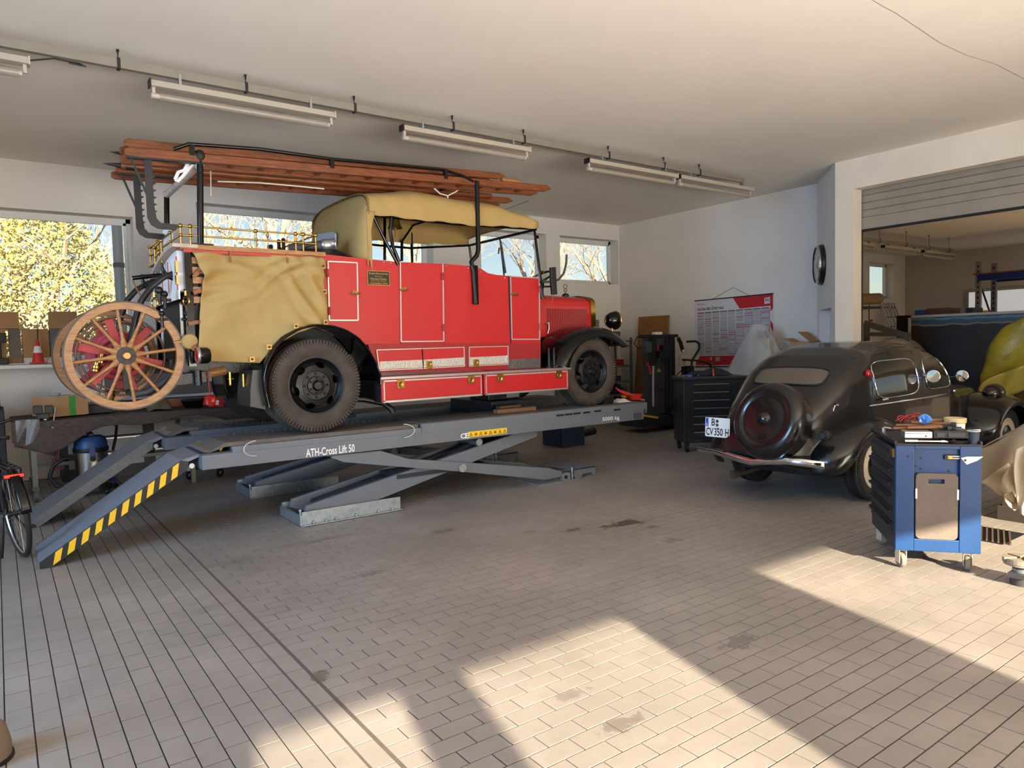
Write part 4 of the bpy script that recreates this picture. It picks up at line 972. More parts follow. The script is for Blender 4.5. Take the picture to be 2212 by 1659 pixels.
def roof(u, v):
    x = RX0+(RX1-RX0)*u; g = (v-.5)*2; a = abs(g); ze, zc = eave(x), crown_z(x); W = CLY-BY+.02
    if a > .9: y, z = W, ze+.05*(1-(a-.9)/.1)
    else:
        t = a/.9*PI/2; y = W*math.sin(t)**.60; z = ze+.05+(zc-ze-.05)*math.cos(t)**.50
    return V(x, CLY+math.copysign(y, g) if a > 1e-6 else CLY, z+.006*math.sin(9*x+3*g)+.012*math.sin(23*x)*(a > .5)*(a-.5))
rf_ = MB().grid(roof, 34, 41).build('canvas_roof', canvas, fe, smooth=70, solid=.006)
# back of the hood: an upright canvas wall with rounded shoulders and a small window
XB = RX0+.01
def back(u, v):
    p = roof(0, u); zb_ = zd-.02-(.10 if u < .04 else 0); z = zb_+(p.z-zb_)*v
    bulge = .05*math.sin(PI*v)*math.sin(PI*u)
    return V(XB-bulge-.10*(1-v)*math.sin(PI*min(1, max(0, u)))+.01*math.sin(14*u+3*v), p.y-(.02*(1-v) if u < .04 else 0), z)
hd = MB().grid(back, 44, 16).build('canvas_back', canvas, fe, smooth=70, solid=.006)
def flap(u, v): 
    z0_ = SB(788,575).z; z1_ = eave(RX0)+.04; z = z1_+(z0_-z1_)*v; return V(XB-.03+(.10*(1-v)**1.5-.01)*u+.0, BY-.025, z)
MB().grid(flap, 6, 14).build('side_flap', canvas, hd, smooth=70, solid=.005)
MB().tube([V(XB-.012, roof(0, i/40).y, roof(0, i/40).z) for i in range(41)], .010, 6).build('hood_piping', M('canvas_seam', (120,94,52), .9), hd, smooth=60)
sm_st = MB().sph((0,0,0), .006, 6, 4).mesh('stud', dark_steel)
for i in range(1, 40): inst('stud', sm_st, (XB-.024, roof(0, i/40).y, roof(0, i/40).z-.012), hd)
cw = [at(a, c, X=XB-.13) for a, c in ((690,506),(722,501),(726,505),(726,526),(722,529),(690,532),(686,528),(686,510))]
MB().prism([(p.y, p.z) for p in cw], 'x', XB-.145, XB-.125).build('back_window', M('mica_window', (150,165,178), .15), hd)
# bows, struts, windscreen
def pole(pxs, Y, r, nm, mat=black_paint, parent=fe, n=10):
    return MB().tube([at(a, c, Y=Y) for a, c in pxs], r, n).build(nm, mat, parent, smooth=50)
pole([(803,460),(832,520),(860,572)], BY-.01, .016, 'hood_strut')
pole([(846,462),(843,500),(848,530),(862,566)], BY+.02, .018, 'hood_strut')
pole([(831,462),(831,562)], mir(BY)-.2, .018, 'hood_post'); pole([(868,520),(868,564)], mir(BY)-.05, .018, 'hood_post')
MB().tube([(RX0+.08,BY+.05,SB(803,462).z), (RX0+.08,CLY-.4,SB(803,462).z+.14), (RX0+.08,CLY+.4,SB(803,462).z+.14), (RX0+.08,mir(BY+.05),SB(803,462).z)], .016, 8).build('hood_bow', black_paint, fe, smooth=50)
MB().tube([(4.2,BY+.05,eave(4.2)+.02), (4.2,CLY-.4,eave(4.2)+.17), (4.2,CLY+.4,eave(4.2)+.17), (4.2,mir(BY+.05),eave(4.2)+.02)], .014, 8).build('hood_bow', black_paint, fe, smooth=50)
MB().tube([(RX0+.3,mir(BY+.06),eave(RX0+.3)-.06), (4.3,mir(BY+.06),eave(4.3)-.07), (RX1-.05,mir(BY+.06),eave(RX1)-.02)], .014, 8).build('hood_side_rail', black_paint, fe, smooth=50)
MB().tube([(RX0+.02,BY+.03,SB(803,462).z-.01), (4.2,BY+.05,eave(4.2)+.01), (RX1,BY+.02,eave(RX1)-.005)], .012, 8).build('hood_side_rail', black_paint, fe, smooth=50)
wtx, wbx = SB(1158,496), SB(1172,612)
wsf = MB().tube([(wbx.x,BY+.03,wbx.z), (wtx.x,BY+.03,wtx.z), (wtx.x,mir(BY+.03),wtx.z), (wbx.x,mir(BY+.03),wbx.z)], .018, 8).tube([(wbx.x-.02,BY+.03,wbx.z+.03),(wbx.x-.02,mir(BY+.03),wbx.z+.03)], .014, 8).build('windscreen_frame', black_paint, fe, smooth=50)
MB().tube([(wbx.x-.01,CLY,wbx.z), (wtx.x,CLY,wtx.z)], .010, 8).build('centre_bar', black_paint, wsf, smooth=50)
MB().add([(wbx.x,BY+.05,wbx.z),(wbx.x,mir(BY+.05),wbx.z),(wtx.x,mir(BY+.05),wtx.z-.02),(wtx.x,BY+.05,wtx.z-.02)], [(0,1,2,3)]).build('windscreen_pane', glass, wsf, solid=.005)
p = SB(1171, 588); MB().sph((p.x+.01,BY,p.z), .022, 10, 6).cyl((p.x,BY-.03,p.z), (p.x,BY+.03,p.z), .012, n=8).build('wing_nut', brass, wsf, smooth=50)
pole([(1172,610),(1170,628),(1172,645)], BY-.02, .022, 'screen_bracket')
p = at(1175, 590, Y=7.05); MB().torus((p.x-.12,7.02,p.z-.08), (-.5,0,.86), .2, .014, 28, 8).build('steering_wheel', black_paint, fe, smooth=50)
# bell hanging under the roof
p = at(853, 480, Y=7.3); bl = MB().lathe((p.x, 7.3, p.z-.07), (0,0,1), [(.085,0),(.08,.006),(.062,.04),(.052,.09),(.046,.13),(.03,.15),(.001,.152)], 22).build('bell', brass_dull, fe, smooth=50)
MB().cyl((p.x,7.3,p.z+.08), (p.x,7.3,p.z+.17), .012, n=8).sph((p.x,7.3,p.z-.08), .02, 8, 6).cyl((p.x,7.3,p.z-.08), (p.x,7.3,p.z-.17), .006, n=6).build('bell_rope', leather, bl)
# indicator arm, curved rod and mirror on the windscreen bracket
pole([(1172,609),(1190,609),(1207,604),(1218,590),(1223,570),(1224,550)], 6.5, .013, 'curved_rod', M('rod_grey', (60,58,58), .4), n=8)
pole([(1172,619),(1188,619),(1196,611)], 6.5, .011, 'curved_rod', n=8)
q = [at(a, c, Y=6.48) for a, c in ((1188,578),(1199,577),(1200,600),(1202,636),(1192,637),(1189,605))]
sm = MB().prism([(p.x, p.z) for p in q], 'y', 6.46, 6.50).build('indicator_arm', plastic_blk, fe, bevel=.006)
MB().tube([at(a, c, Y=6.47) for a, c in ((1195,637),(1193,652),(1184,665),(1174,664),(1170,655))], .003, 6).build('indicator_cable', leather, sm)
pole([(1079,535),(1077,548)], 7.3, .012, 'grip', chrome); pole([(1081,520),(1092,590)], 7.36, .014, 'grip_bar')

# ---- rack carrying the ladders
LADZ = at(432, 350, Y=BY).z
zr = at(430, 348, Y=BY).z
for y, (ptop, pbot) in ((BY, ((432,345),(433,533))), ):
    a, c = at(*ptop, Y=y), at(*pbot, Y=y)
    MB().cyl((c.x,y,zd), (a.x,y,a.z), .027, n=12).box(c.x-.07, c.x+.10, y-.04, y+.04, zd+.03, zd+.045).build('rack_post', black_paint, fe, smooth=40)
    MB().cyl((c.x,mir(y)+.0,zd), (a.x,mir(y),a.z), .027, n=12).build('rack_post', black_paint, fe, smooth=40)
    MB().sph((a.x,y,a.z+.03), (.05,.04,.055), 10, 8).build('post_cap', black_matt, fe, smooth=50)
    MB().cyl((a.x,y,a.z-.03), (a.x,mir(y),a.z-.03), .035, n=14).build('ladder_roller', M('white_rope_roller', (205,200,192), .5, var=.3, vs=14), fe, smooth=40)
pole([(1030,392),(1031,420),(1033,540),(1030,552),(1018,566),(1023,585),(1028,656)], BY-.03, .026, 'rack_front_post', black_paint, n=10)
p = at(1026, 615, Y=BY-.02); MB().box(p.x-.035, p.x+.03, BY-.045, BY-.015, SB(1028,658).z, SB(1026,574).z).build('post_foot', black_paint, fe, bevel=.004)
pf = at(1030, 393, Y=BY-.03)
MB().tube([(pf.x,BY-.03,pf.z), (pf.x-.04,BY+.05,pf.z+.03), (pf.x-.08,CLY,pf.z+.03), (pf.x-.04,mir(BY+.05),pf.z+.03), (pf.x,mir(BY-.03),pf.z), (pf.x,mir(BY-.03),pf.z-.8)], .018, 8).build('rack_crossbar', black_paint, fe, smooth=50)
# bar running over the ladders
pole([(375,322),(408,311),(560,322),(720,344),(960,367),(1000,380),(1022,392)], 6.60, .017, 'hold_down_bar', n=8)
for px, py in ((414,313),(716,343),(962,368)):
    p = at(px, py, Y=6.60); MB().box(p.x-.02, p.x+.02, 6.58, 6.62, p.z-.09, p.z).build('bar_lug', black_paint, fe)
# ------------------------------------------------------------------ hook ladders on the rack
def ladder(ya, yb, xl, zl, xr, zr_, w, lab, hooks, nm='hook_ladder'):
    t = thing(nm, lab, 'ladder', ((xl+xr)/2, (ya+yb)/2, min(zl, zr_)), group='wooden ladders on the rack')
    def z(x): return zl+(zr_-zl)*(x-xl)/(xr-xl)
    for y in (ya, yb):
        h = .075; pl = [(xl,z(xl)-.6*h*.5),(xl+.03,z(xl)-h*.5),(xr-.10,z(xr)-h*.5),(xr,z(xr)),(xr-.08,z(xr)+h*.5),(xl+.04,z(xl)+h*.5),(xl,z(xl)+.3*h)]
        s = MB().prism(pl, 'y', y-w/2, y+w/2).build('side_rail', ladder_wood, t, bevel=.008)
    k = 15
    for i in range(k):
        x = xl+.35+(xr-xl-.7)*i/(k-1); MB().box(x-.018, x+.018, ya, yb, z(x)-.014, z(x)+.014).build('rung', ladder_wood, t)
    if hooks:
        for y in (ya,):
            hx = xl+.17; zz = z(hx)-.03
            pts_ = [(hx-.028,zz),(hx+.028,zz),(hx+.032,zz-.40),(hx+.045,zz-.50),(hx+.075,zz-.535),(hx+.22,zz-.54),(hx+.19,zz-.59),(hx+.05,zz-.585),(hx-.0,zz-.555),(hx-.025,zz-.50)]
            hk = MB().prism(pts_, 'y', y-.008, y+.008).build('hook', dark_steel, t)
            tm = MB().prism([(0,-.012),(.026,.008),(0,.014)], 'y', -.007, .007).mesh('tooth', dark_steel)
            for j in range(7): inst('tooth', tm, (hx+.030, y, zz-.10-j*.058), hk)
            MB().bar((xl+.04,y,z(xl)-.03), (hx-.01,y,zz-.33), .012, .018).build('brace', dark_steel, t)
            MB().bar((xl+.02,y,z(xl)-.045), (xl+.62,y,z(xl+.62)-.045), .05, .014).build('iron_strap', dark_steel, t)
    return t
q = at(1190, 409, Y=6.62)
ladder(6.62, 6.88, at(268,320,Y=6.62).x, at(275,328,Y=6.62).z, q.x, q.z, .05, 'nearest varnished wooden hook ladder lying on the rack', True)
z1 = at(245,378,Y=7.66).z; q2_ = at(1107, 435, Y=7.38)
ladder(7.38, 7.66, at(240,378,Y=7.66).x, z1-.0, q2_.x, q2_.z, .05, 'far wooden hook ladder lying on the rack beside the window wall', True)
q2 = at(268, 311, Y=6.95); q3 = at(1090, 386, Y=6.95)
t = ladder(6.95, 7.22, q2.x, q2.z+.01, q3.x, q3.z+.02, .045, 'upper wooden ladder with a round bar at its front end', False, 'wooden_ladder')
p = at(1120, 393, Y=6.90); MB().cyl((p.x-.25,6.90,p.z), (p.x,6.90,p.z), .032, n=14).build('round_bar', oak, t, smooth=40)
for px, py, y, px1, lab in ((236,328,7.30,1075,'upper wooden pike pole with an iron point among the ladders'), (222,353,7.28,1060,'lower wooden pike pole with an iron point among the ladders')):
    p = at(px, py, Y=y); e = at(px1, 402 if py < 340 else 424, Y=y)
    k = thing('pike_pole', lab, 'pike pole', ((p.x+e.x)/2, y, p.z), group='pike poles on the rack')
    MB().lathe((p.x+.16, y, p.z), (-1,0,0), [(.032,-.12),(.034,-.02),(.026,0),(.012,.10),(.001,.16)], 10).build('iron_tip', dark_steel, k, smooth=40)
    MB().cyl((p.x+.14, y, p.z), e, .034, n=12).build('shaft', ladder_wood, k, smooth=40)
rope = MB().tube([at(a, c, Y=6.9) for a, c in ((470,392),(560,395),(640,402),(700,408))], .008, 6).tube([at(a, c, Y=6.9) for a, c in ((455,365),(456,423))], .005, 6)
tag(rope.build('rope', M('rope_white', (206,196,178), .9), smooth=60), 'thin pale rope slung under the ladders', 'rope')
web = MB().tube([at(a, c, Y=6.70) for a, c in ((378,388),(385,372),(398,368),(406,352),(416,345),(422,352),(410,362),(396,380),(384,392),(378,388))], .016, 6)
MB().tube([at(a, c, Y=6.9) for a, c in ((936,405),(950,418),(967,423),(985,414),(1000,402))], .008, 6).tube([at(a, c, Y=6.9) for a, c in ((967,423),(968,440))], .008, 6).build('tie_strap', letter_white, fe, smooth=60)
tag(web.build('lashing_strap', letter_white, smooth=60), 'white strap lashing the ladders to the rack', 'strap')

# ------------------------------------------------------------------ hose reel cart hung on the tail
CX, CZ, CR = .885, 1.605, .455
cart = thing('hose_reel_cart', 'hose reel cart with two big wooden spoked wheels hung on the tail', 'hose cart', (CX, 7.36, CZ-CR))
iron = M('tyre_iron', (66,60,56), .45, metal=.6)
for k, y in enumerate((6.70, 8.0)):
    ph = .12 if k == 0 else .3
    b = MB().lathe((CX, y, CZ), (0,1,0), [(CR-.068,-.026),(CR-.012,-.028),(CR-.012,.028),(CR-.068,.026)], 60, closed=True)
    w = b.build('wheel', oak, cart, smooth=30)
    MB().lathe((CX, y, CZ), (0,1,0), [(CR-.012,-.03),(CR,-.03),(CR,.03),(CR-.012,.03)], 60, closed=True).build('iron_tyre', iron, w, smooth=30)
    for i in range(12):
        g = 2*PI*i/12+ph; d = V(math.cos(g), 0, math.sin(g)); c = V(CX, y, CZ); tg = V(-d.z, 0, d.x)
        b = MB(); prof = [(.065,.034,.02),(.10,.026,.018),(.15,.015,.016),(.25,.0135,.0145),(CR-.06,.015,.015)]
        vs = []
        for r_, a_, e_ in prof: vs += [c+d*r_+tg*a_*math.cos(h)+V(0,1,0)*e_*math.sin(h) for h in [2*PI*j/8 for j in range(8)]]
        fs = [(q*8+j, q*8+(j+1) % 8, (q+1)*8+(j+1) % 8, (q+1)*8+j) for q in range(4) for j in range(8)]
        b.add(vs, fs).build('spoke', oak, w, smooth=50)
    o_ = -1 if k == 0 else 1
    hb = MB().lathe((CX, y, CZ), (0,o_,0), [(.001,.034),(.07,.034),(.073,.03),(.073,-.03),(.001,-.03)], 30).build('hub', M('hub_black', (52,52,50), .55), w, smooth=40)
    MB().lathe((CX, y, CZ), (0,o_,0), [(.001,.07),(.026,.07),(.034,.062),(.036,.034)], 12).build('hub_nut', M('copper_nut', (170,112,70), .4, metal=.8), w, smooth=30)
    bm_ = MB().cyl((0,0,0), (0,o_*.006,0), .008, n=6).mesh('hub_bolt', dark_steel)
    for i in range(6):
        g = 2*PI*i/6; inst('hub_bolt', bm_, (CX+.056*math.cos(g), y+o_*.034, CZ+.056*math.sin(g)), w)
MB().cyl((CX,6.66,CZ), (CX,8.04,CZ), .028, n=12).build('axle', iron, cart, smooth=40)
# hose drum: red paddle arms at both ends, coil of red hose, thin iron hoops
red_arm = M('drum_red', (176,50,52), .5, var=.2, vs=9); hose_red = M('hose_red', (176,62,74), .7, var=.25, vs=16)
for k, y in enumerate((6.98, 7.72)):
    for i in range(6):
        g = 2*PI*i/6+.78; d = V(math.cos(g), 0, math.sin(g)); tg = V(-d.z, 0, d.x)
        MB().obox(V(CX,y,CZ)+d*.20, d*.13, tg*.034, V(0,.012,0)).build('drum_arm', red_arm, cart, bevel=.004)
    for R_ in (.34, .30) if k == 0 else (.34,):
        MB().torus((CX, y-.02 if R_ > .32 else y+.1, CZ), (0,1,0), R_, .010, 48, 6).build('iron_hoop', M('hoop_brown', (96,66,52), .5), cart, smooth=50)
rg = random.Random(9); lay = 0
for lay in range(4):
    pts_ = []; R_ = .10+.030*lay
    for i in range(24*8):
        t = i/(24*8); g = 2*PI*i/24; pts_.append((CX+(R_+.006*math.sin(5*g+lay))*math.cos(g), 7.04+.62*(t if lay % 2 == 0 else 1-t), CZ+(R_+.006*math.cos(3*g))*math.sin(g)))
    MB().tube(pts_, .028, 7).build('hose_coil', hose_red, cart, smooth=60)
for (x, y, z, ang) in ((CX-.16, 6.93, CZ-.06, 0), (CX-.10, 6.95, CZ-.30, 1), (CX-.2, 6.98, CZ-.13, 0)):
    MB().lathe((x, y, z), (0,.3,-1) if ang else (.2,0,1), [(.02,0),(.034,.004),(.034,.02),(.028,.024),(.036,.03),(.036,.05),(.026,.055),(.026,.08),(.001,.08)], 16).build('hose_coupling', brass, cart, smooth=40)
MB().bar((CX+.015,6.95,CZ-.06), (CX+.03,6.95,CZ-.31), .035, .045).build('crank_arm', M('crank_grey', (62,62,60), .6), cart)
MB().cyl((CX+.03,6.95,CZ-.31), (CX+.03,6.80,CZ-.32), .022, n=10).build('crank_grip', black_matt, cart, smooth=40)
for y, pxs in ((6.95, ((377,590),(352,600),(325,622),(305,650),(292,690),(283,735),(272,762))), (7.7, ((345,605),(320,612),(295,626),(275,648),(262,680),(255,715),(262,760)))):
    MB().tube([at(a, c, Y=y) for a, c in pxs], .026, 10).build('draw_shaft', M('shaft_black', (30,27,26), .4), cart, smooth=60)
for (px, py, y) in ((352,575,6.95),(309,600,7.6)):
    MB().tube([at(a, c, Y=y) for a, c in ((px-3,py-8),(px,py+8),(px+8,py+20),(px+22,py+27))], [.006,.016,.022,.02], 8).build('shaft_horn', black_paint, cart, smooth=60)
MB().tube([at(a, c, Y=7.4) for a, c in ((285,601),(310,598),(340,595),(368,594))], .02, 8).build('draw_bar', black_paint, cart, smooth=50)
MB().tube([at(a, c, Y=7.4) for a, c in ((287,604),(294,622),(305,640),(298,652))], .008, 5).build('leather_strap', leather, cart, smooth=50)
MB().tube([at(a, c, Y=6.9) for a, c in ((395,800),(370,812),(345,832),(318,848),(290,852))], .03, 8).build('tail_arm', M('shaft_grey', (70,76,80), .5), cart, smooth=60)
# ------------------------------------------------------------------ vintage black saloon
from mathutils.bvhtree import BVHTree
car_a = math.radians(-1.0)
car = thing('vintage_saloon', 'black vintage saloon car with covered spare wheel, seen from behind', 'car', (6.93, 4.24, 0), car_a, local=True)
car_black = M('car_black', (17,18,22), .16, coat=.6, spec=.5, var=.25, vs=3, rgb2=(26,25,25))
car_dust = M('car_black_dusty', (20,20,22), .26, coat=.35, var=.3, vs=2.5, rgb2=(13,13,15))
car_glass = M('car_glass', (26,27,28), .06, spec=.6)
cream = M('cream_rim', (196,186,168), .45, var=.08, vs=9)
CI = Matrix.Translation((6.93, 4.24, 0)) @ Matrix.Rotation(car_a, 4, 'Z'); CIi = CI.inverted()
def cl(px, py, **k): return CIi @ at(px, py, **k)
def interp(K, x):
    if x <= K[0][0]: return K[0][1]
    for a, c in zip(K, K[1:]):
        if x <= c[0]:
            t = (x-a[0])/(c[0]-a[0]); return a[1]+(c[1]-a[1])*t
    return K[-1][1]
TOPZ = [(-1.0,.50),(-.97,.60),(-.90,.735),(-.78,.88),(-.62,1.03),(-.45,1.18),(-.28,1.315),(-.08,1.43),(.15,1.51),(.45,1.555),(.8,1.565),(1.2,1.54),(1.5,1.485),(1.68,1.42),(1.98,1.06),(2.15,1.025),(2.7,.99),(3.2,.955)]
HWD = [(-1.0,.30),(-.92,.38),(-.8,.45),(-.6,.535),(-.3,.62),(0,.68),(.6,.715),(1.2,.71),(1.7,.68),(1.98,.62),(2.3,.52),(2.8,.42),(3.2,.35)]
def car_sec(x, v):
    zt_, w = interp(TOPZ, x), interp(HWD, x); zb_ = (.30+.13*max(0, (-.55-x)/.45)) if x < 2.0 else .40
    zl = min(.95 if x < 1.9 else zt_-.12, zb_+.62*(zt_-zb_))
    if v < .12: return w*.9*v/.12, zb_
    if v < .5:
        t = (v-.12)/.38; return w*(.9+.1*min(1, t*4)**.6), zb_+(zl-zb_)*t
    s = (v-.5)/.5*PI/2; return w*max(0, math.cos(s))**.42, zl+(zt_-zl)*math.sin(s)**.92
NXS = [-1.0+.035*i for i in range(121)]
def car_pt(u, v):
    x = -1.0+4.2*u; g = (v-.5)*2; y, z = car_sec(x, 1-abs(g)); return V(x, math.copysign(y, g) if abs(g) > 1e-6 else 0, z)
def bod(u, v): # u along, v from right bottom over roof to left bottom
    return car_pt(u, v)
body_mb = MB().grid(bod, 120, 61)
cap_ = [car_pt(0, j/60) for j in range(61)]; body_mb.add(cap_, [tuple(range(61))]); cap2 = [car_pt(1, j/60) for j in range(61)]; body_mb.add(cap2, [tuple(range(61))])
body = body_mb.build('body', car_dust, car, smooth=55)
BVH = BVHTree.FromPolygons([tuple(p) for p in body_mb.v], body_mb.f)
def hit(o, d):
    r = BVH.ray_cast(Vector(o), Vector(d).normalized()); return (r[0], r[1]) if r[0] is not None else (None, None)
def rrect(u, v, n=5):
    """unit square grid pressed into a rounded square"""
    a, c = 2*u-1, 2*v-1; m = max(abs(a), abs(c))
    if m < 1e-6: return 0., 0.
    l = (abs(a)**n+abs(c)**n)**(1/n); return a*m/l, c*m/l
def patch(fn, d, off, nm, mat, par, nu=14, nv=10):
    pts_ = []
    def g(u, v):
        o = fn(*rrect(u, v)); p, n_ = hit(o, d)
        if p is None: p = V(*o)
        return p-Vector(d).normalized()*off
    return MB().grid(g, nu, nv).build(nm, mat, par, smooth=60)
def outline(fn, d, off, r, nm, mat, par, k=44):
    pts_ = []
    for i in range(k):
        g = 2*PI*i/k; a, c = math.cos(g), math.sin(g); l = (abs(a)**5+abs(c)**5)**.2; p, n_ = hit(fn(a/l, c/l), d); p = p or V(*fn(a/l, c/l)); pts_.append(p-Vector(d).normalized()*off)
    return MB().tube(pts_, r, 6, closed=True).build(nm, mat, par, smooth=60)
# rear window (wide, low)
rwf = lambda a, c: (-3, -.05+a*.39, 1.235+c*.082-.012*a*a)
patch(rwf, (1,0,0), .006, 'rear_window', M('rear_glass_lit_tone', (88,80,70), .12, spec=.6), body); outline(rwf, (1,0,0), .006, .010, 'window_seal', black_matt, body)  # light interior behind the pane put into its opaque colour
# boot lid edge and spare wheel cover
blf = lambda a, c: (-3, a*.42*(1-.10*c), .79+c*.28)
outline(blf, (1,0,0), .001, .006, 'boot_edge', black_matt, body)
sc_ = cl(1672, 912, X=6.0); SC = V(-1.00, sc_.y, sc_.z+.02); sa = V(-math.cos(.33), .02, math.sin(.33))
MB().lathe(SC, sa, [(.375,-.12),(.378,-.03),(.372,.03),(.345,.075),(.30,.098),(.262,.098),(.245,.086),(.225,.08),(.20,.086),(.10,.092),(.07,.092),(.062,.105),(.04,.13),(.001,.138)], 48).build('spare_wheel_cover', car_dust, car, smooth=50)
# boot handle, filler cap, lamps
p = cl(1769, 880, X=6.20); h_, n_ = hit((-3, p.y, p.z), (1,0,0))
if h_: MB().cyl(h_, h_-V(.04,0,0), .016, n=12).tube([h_-V(.04,0,0), h_-V(.045,-.01,.03), h_-V(.042,-.03,.10)], .010, 8).build('boot_handle', chrome, body, smooth=50)
p = cl(1773, 943, X=6.12); MB().lathe((p.x+.05, p.y, p.z), (-1,-.2,.1), [(.05,-.08),(.05,.0),(.034,.01),(.034,.06),(.03,.07),(.001,.072)], 20).build('filler_cap', black_matt, body, smooth=40)
# door windows, pillars
w1 = lambda a, c: (.50+a*.40, -3, 1.185+c*.185+.01*a)
w2 = lambda a, c: (1.36+a*.29+.05*(-c if a > 0 else 0), -3, 1.20+c*.165)
for f_, nm in ((w1, 'rear_door_window'), (w2, 'front_door_window')):
    for d in (1, -1):
        ff = (lambda a, c, f_=f_, d=d: (f_(a, c)[0], -3*d, f_(a, c)[2]))
        patch(ff, (0,d,0), .004, nm, car_glass, body); outline(ff, (0,d,0), .005, .006, 'window_frame', chrome if d == 1 else black_matt, body)
# windscreen
wf = lambda a, c: (4, a*.50, 1.24+c*.14)
patch(wf, (-1,0,0), .005, 'windscreen', car_glass, body)
# shut lines, waist trim, door handles, bonnet louvre panel
def line_side(xz, r, nm, mat, off=.002, d=1):
    b = MB(); pts_ = []
    for x, z in xz:
        p, n_ = hit((x, -3*d, z), (0,d,0)); pts_.append((p or V(x,-.7*d,z))-V(0,off*d,0))
    return b.tube(pts_, r, 6).build(nm, mat, body, smooth=60)
line_side([(.03,.95),(.05,1.1),(.10,1.30),(.25,1.42),(.5,1.445),(.92,1.45)], .005, 'door_gap', black_matt); line_side([(.0,.95),(.1,.70),(.35,.5),(.4,.32)], .005, 'door_gap', black_matt)
line_side([(1.0,.32),(1.0,.95),(1.0,1.2),(1.01,1.44)], .006, 'door_gap', black_matt); line_side([(1.0,1.45),(1.4,1.435),(1.66,1.36),(1.80,1.05),(1.84,.95),(1.86,.34)], .005, 'door_gap', black_matt)
line_side([(-.02,.935),(.5,.945),(1.0,.95),(1.5,.955),(1.9,.95)], .009, 'waist_trim', chrome, .004)
for x in (.14, 1.72): line_side([(x,.985),(x+.10,.99)], .012, 'door_handle', chrome, .03)
line_side([(2.05,.5),(2.02,.90),(2.1,.96)], .006, 'bonnet_edge', black_matt)
for i in range(9):
    x = 2.2+i*.07; line_side([(x,.62),(x+.02,.86)], .008, 'bonnet_louvre', black_matt, .003)
# roof gutter
line_side([(.0,1.40),(.3,1.475),(.8,1.50),(1.3,1.48),(1.62,1.40)], .008, 'roof_gutter', car_black, .004)
# red side lamp
p, n_ = hit((.02,-3,1.25), (0,1,0)); p = p or V(.02,-.6,1.25)
MB().sph(p-V(0,.015,0), (.04,.03,.04), 12, 8).build('side_lamp', M('ruby_lens', (140,14,16), .12), body, smooth=60)
# ---- fenders
def fend(cx, cz, R, y0, y1, th0, th1, stretch_b, stretch_f, nm, mat, tail=0.):
    for s in (-1, 1):
        def fn(u, v):
            th = th0+(th1-th0)*u; c_, s_ = math.cos(th), math.sin(th)
            sx = stretch_b if c_ < 0 else stretch_f
            k = math.sin(min(1, v/.75)*PI/2); dr = .11*(1-math.cos(min(1, v/.75)*PI/2))
            r = R-dr-(.05*((v-.75)/.25) if v > .75 else 0)
            y = y0+(y1-y0)*k-(.02*((v-.75)/.25)**2 if v > .75 else 0)
            pinch = 1-.35*max(0, (abs(u-.5)-.3)/.2)**2
            return V(cx+c_*r*sx, s*(y0+(y-y0)*pinch), cz+s_*r*(1.0 if s_ > 0 else .85))
        MB().grid(fn, 40, 16).build(nm, mat, car, smooth=70, solid=.006)
fend(.03, .36, .475, .50, .82, math.radians(-14), math.radians(186), 1.62, 1.28, 'rear_fender', car_dust)
fend(3.12, .38, .50, .34, .84, math.radians(-28), math.radians(205), 1.45, 1.10, 'front_fender', car_black)
MB().box(1.0, 2.5, -.78, -.5, .26, .31).box(1.0, 2.5, .5, .78, .26, .31).build('running_board', car_black, car)
# wheels
def car_wheel(x, y, s):
    c = V(x, y, .345); ax = V(0, s, 0); w = .17
    o = MB().lathe(c, ax, [(.215,-.06),(.222,.05),(.235,.062),(.222,.066),(.205,.055),(.185,.045),(.165,.052),(.15,.062),(.14,.060),(.13,.058),(.13,.03),(.2,.0)], 40).build('wheel', cream, car, smooth=40)
    MB().lathe(c, ax, [(.138,.060),(.12,.070),(.08,.078),(.07,.076)], 32).build('wheel_disc', car_black, o, smooth=50)
    MB().lathe(c, ax, [(.072,.074),(.07,.095),(.055,.108),(.03,.114),(.001,.116)], 28).build('hub_cap', M('satin_chrome', (196,196,198), .22, metal=1.), o, smooth=50)
    tyre_mb(c, ax, .345, w, .222).build('tyre', rubber, o, smooth=32)
for (x, y, s) in ((0.02,-.66,-1),(0.02,.66,1),(3.1,-.66,-1),(3.1,.66,1)): car_wheel(x, y, s)
MB().box(-.45, 3.0, -.5, .5, .24, .30).build('underbody', black_matt, car)
# rear bumper: bent chrome blade
bp_ = [cl(*a) for a in ()]
pts_ = [cl(1508,968,X=6.10), cl(1545,975,X=6.0), cl(1585,988,X=5.90), cl(1622,998,X=5.86), cl(1660,996,X=5.85), cl(1700,996,X=5.85), cl(1745,1001,X=5.90), cl(1782,1006,X=5.99)]
b = MB(); vs = []
for p in pts_:
    for (dx, dz) in ((0,.034),(-.014,.022),(-.017,0),(-.014,-.022),(0,-.034),(.006,0)): vs.append(p+V(dx,0,dz))
k = len(pts_); fs = [(i*6+j, i*6+(j+1) % 6, (i+1)*6+(j+1) % 6, (i+1)*6+j) for i in range(k-1) for j in range(6)]+[tuple(range(6)), tuple(reversed(range((k-1)*6, k*6)))]
bm2 = b.add(vs, fs).build('rear_bumper', chrome, car, smooth=50)
for i in (2, 5): MB().box(pts_[i].x, pts_[i].x+.35, pts_[i].y-.02, pts_[i].y+.02, pts_[i].z-.03, pts_[i].z+.01).build('bumper_iron', black_matt, bm2)
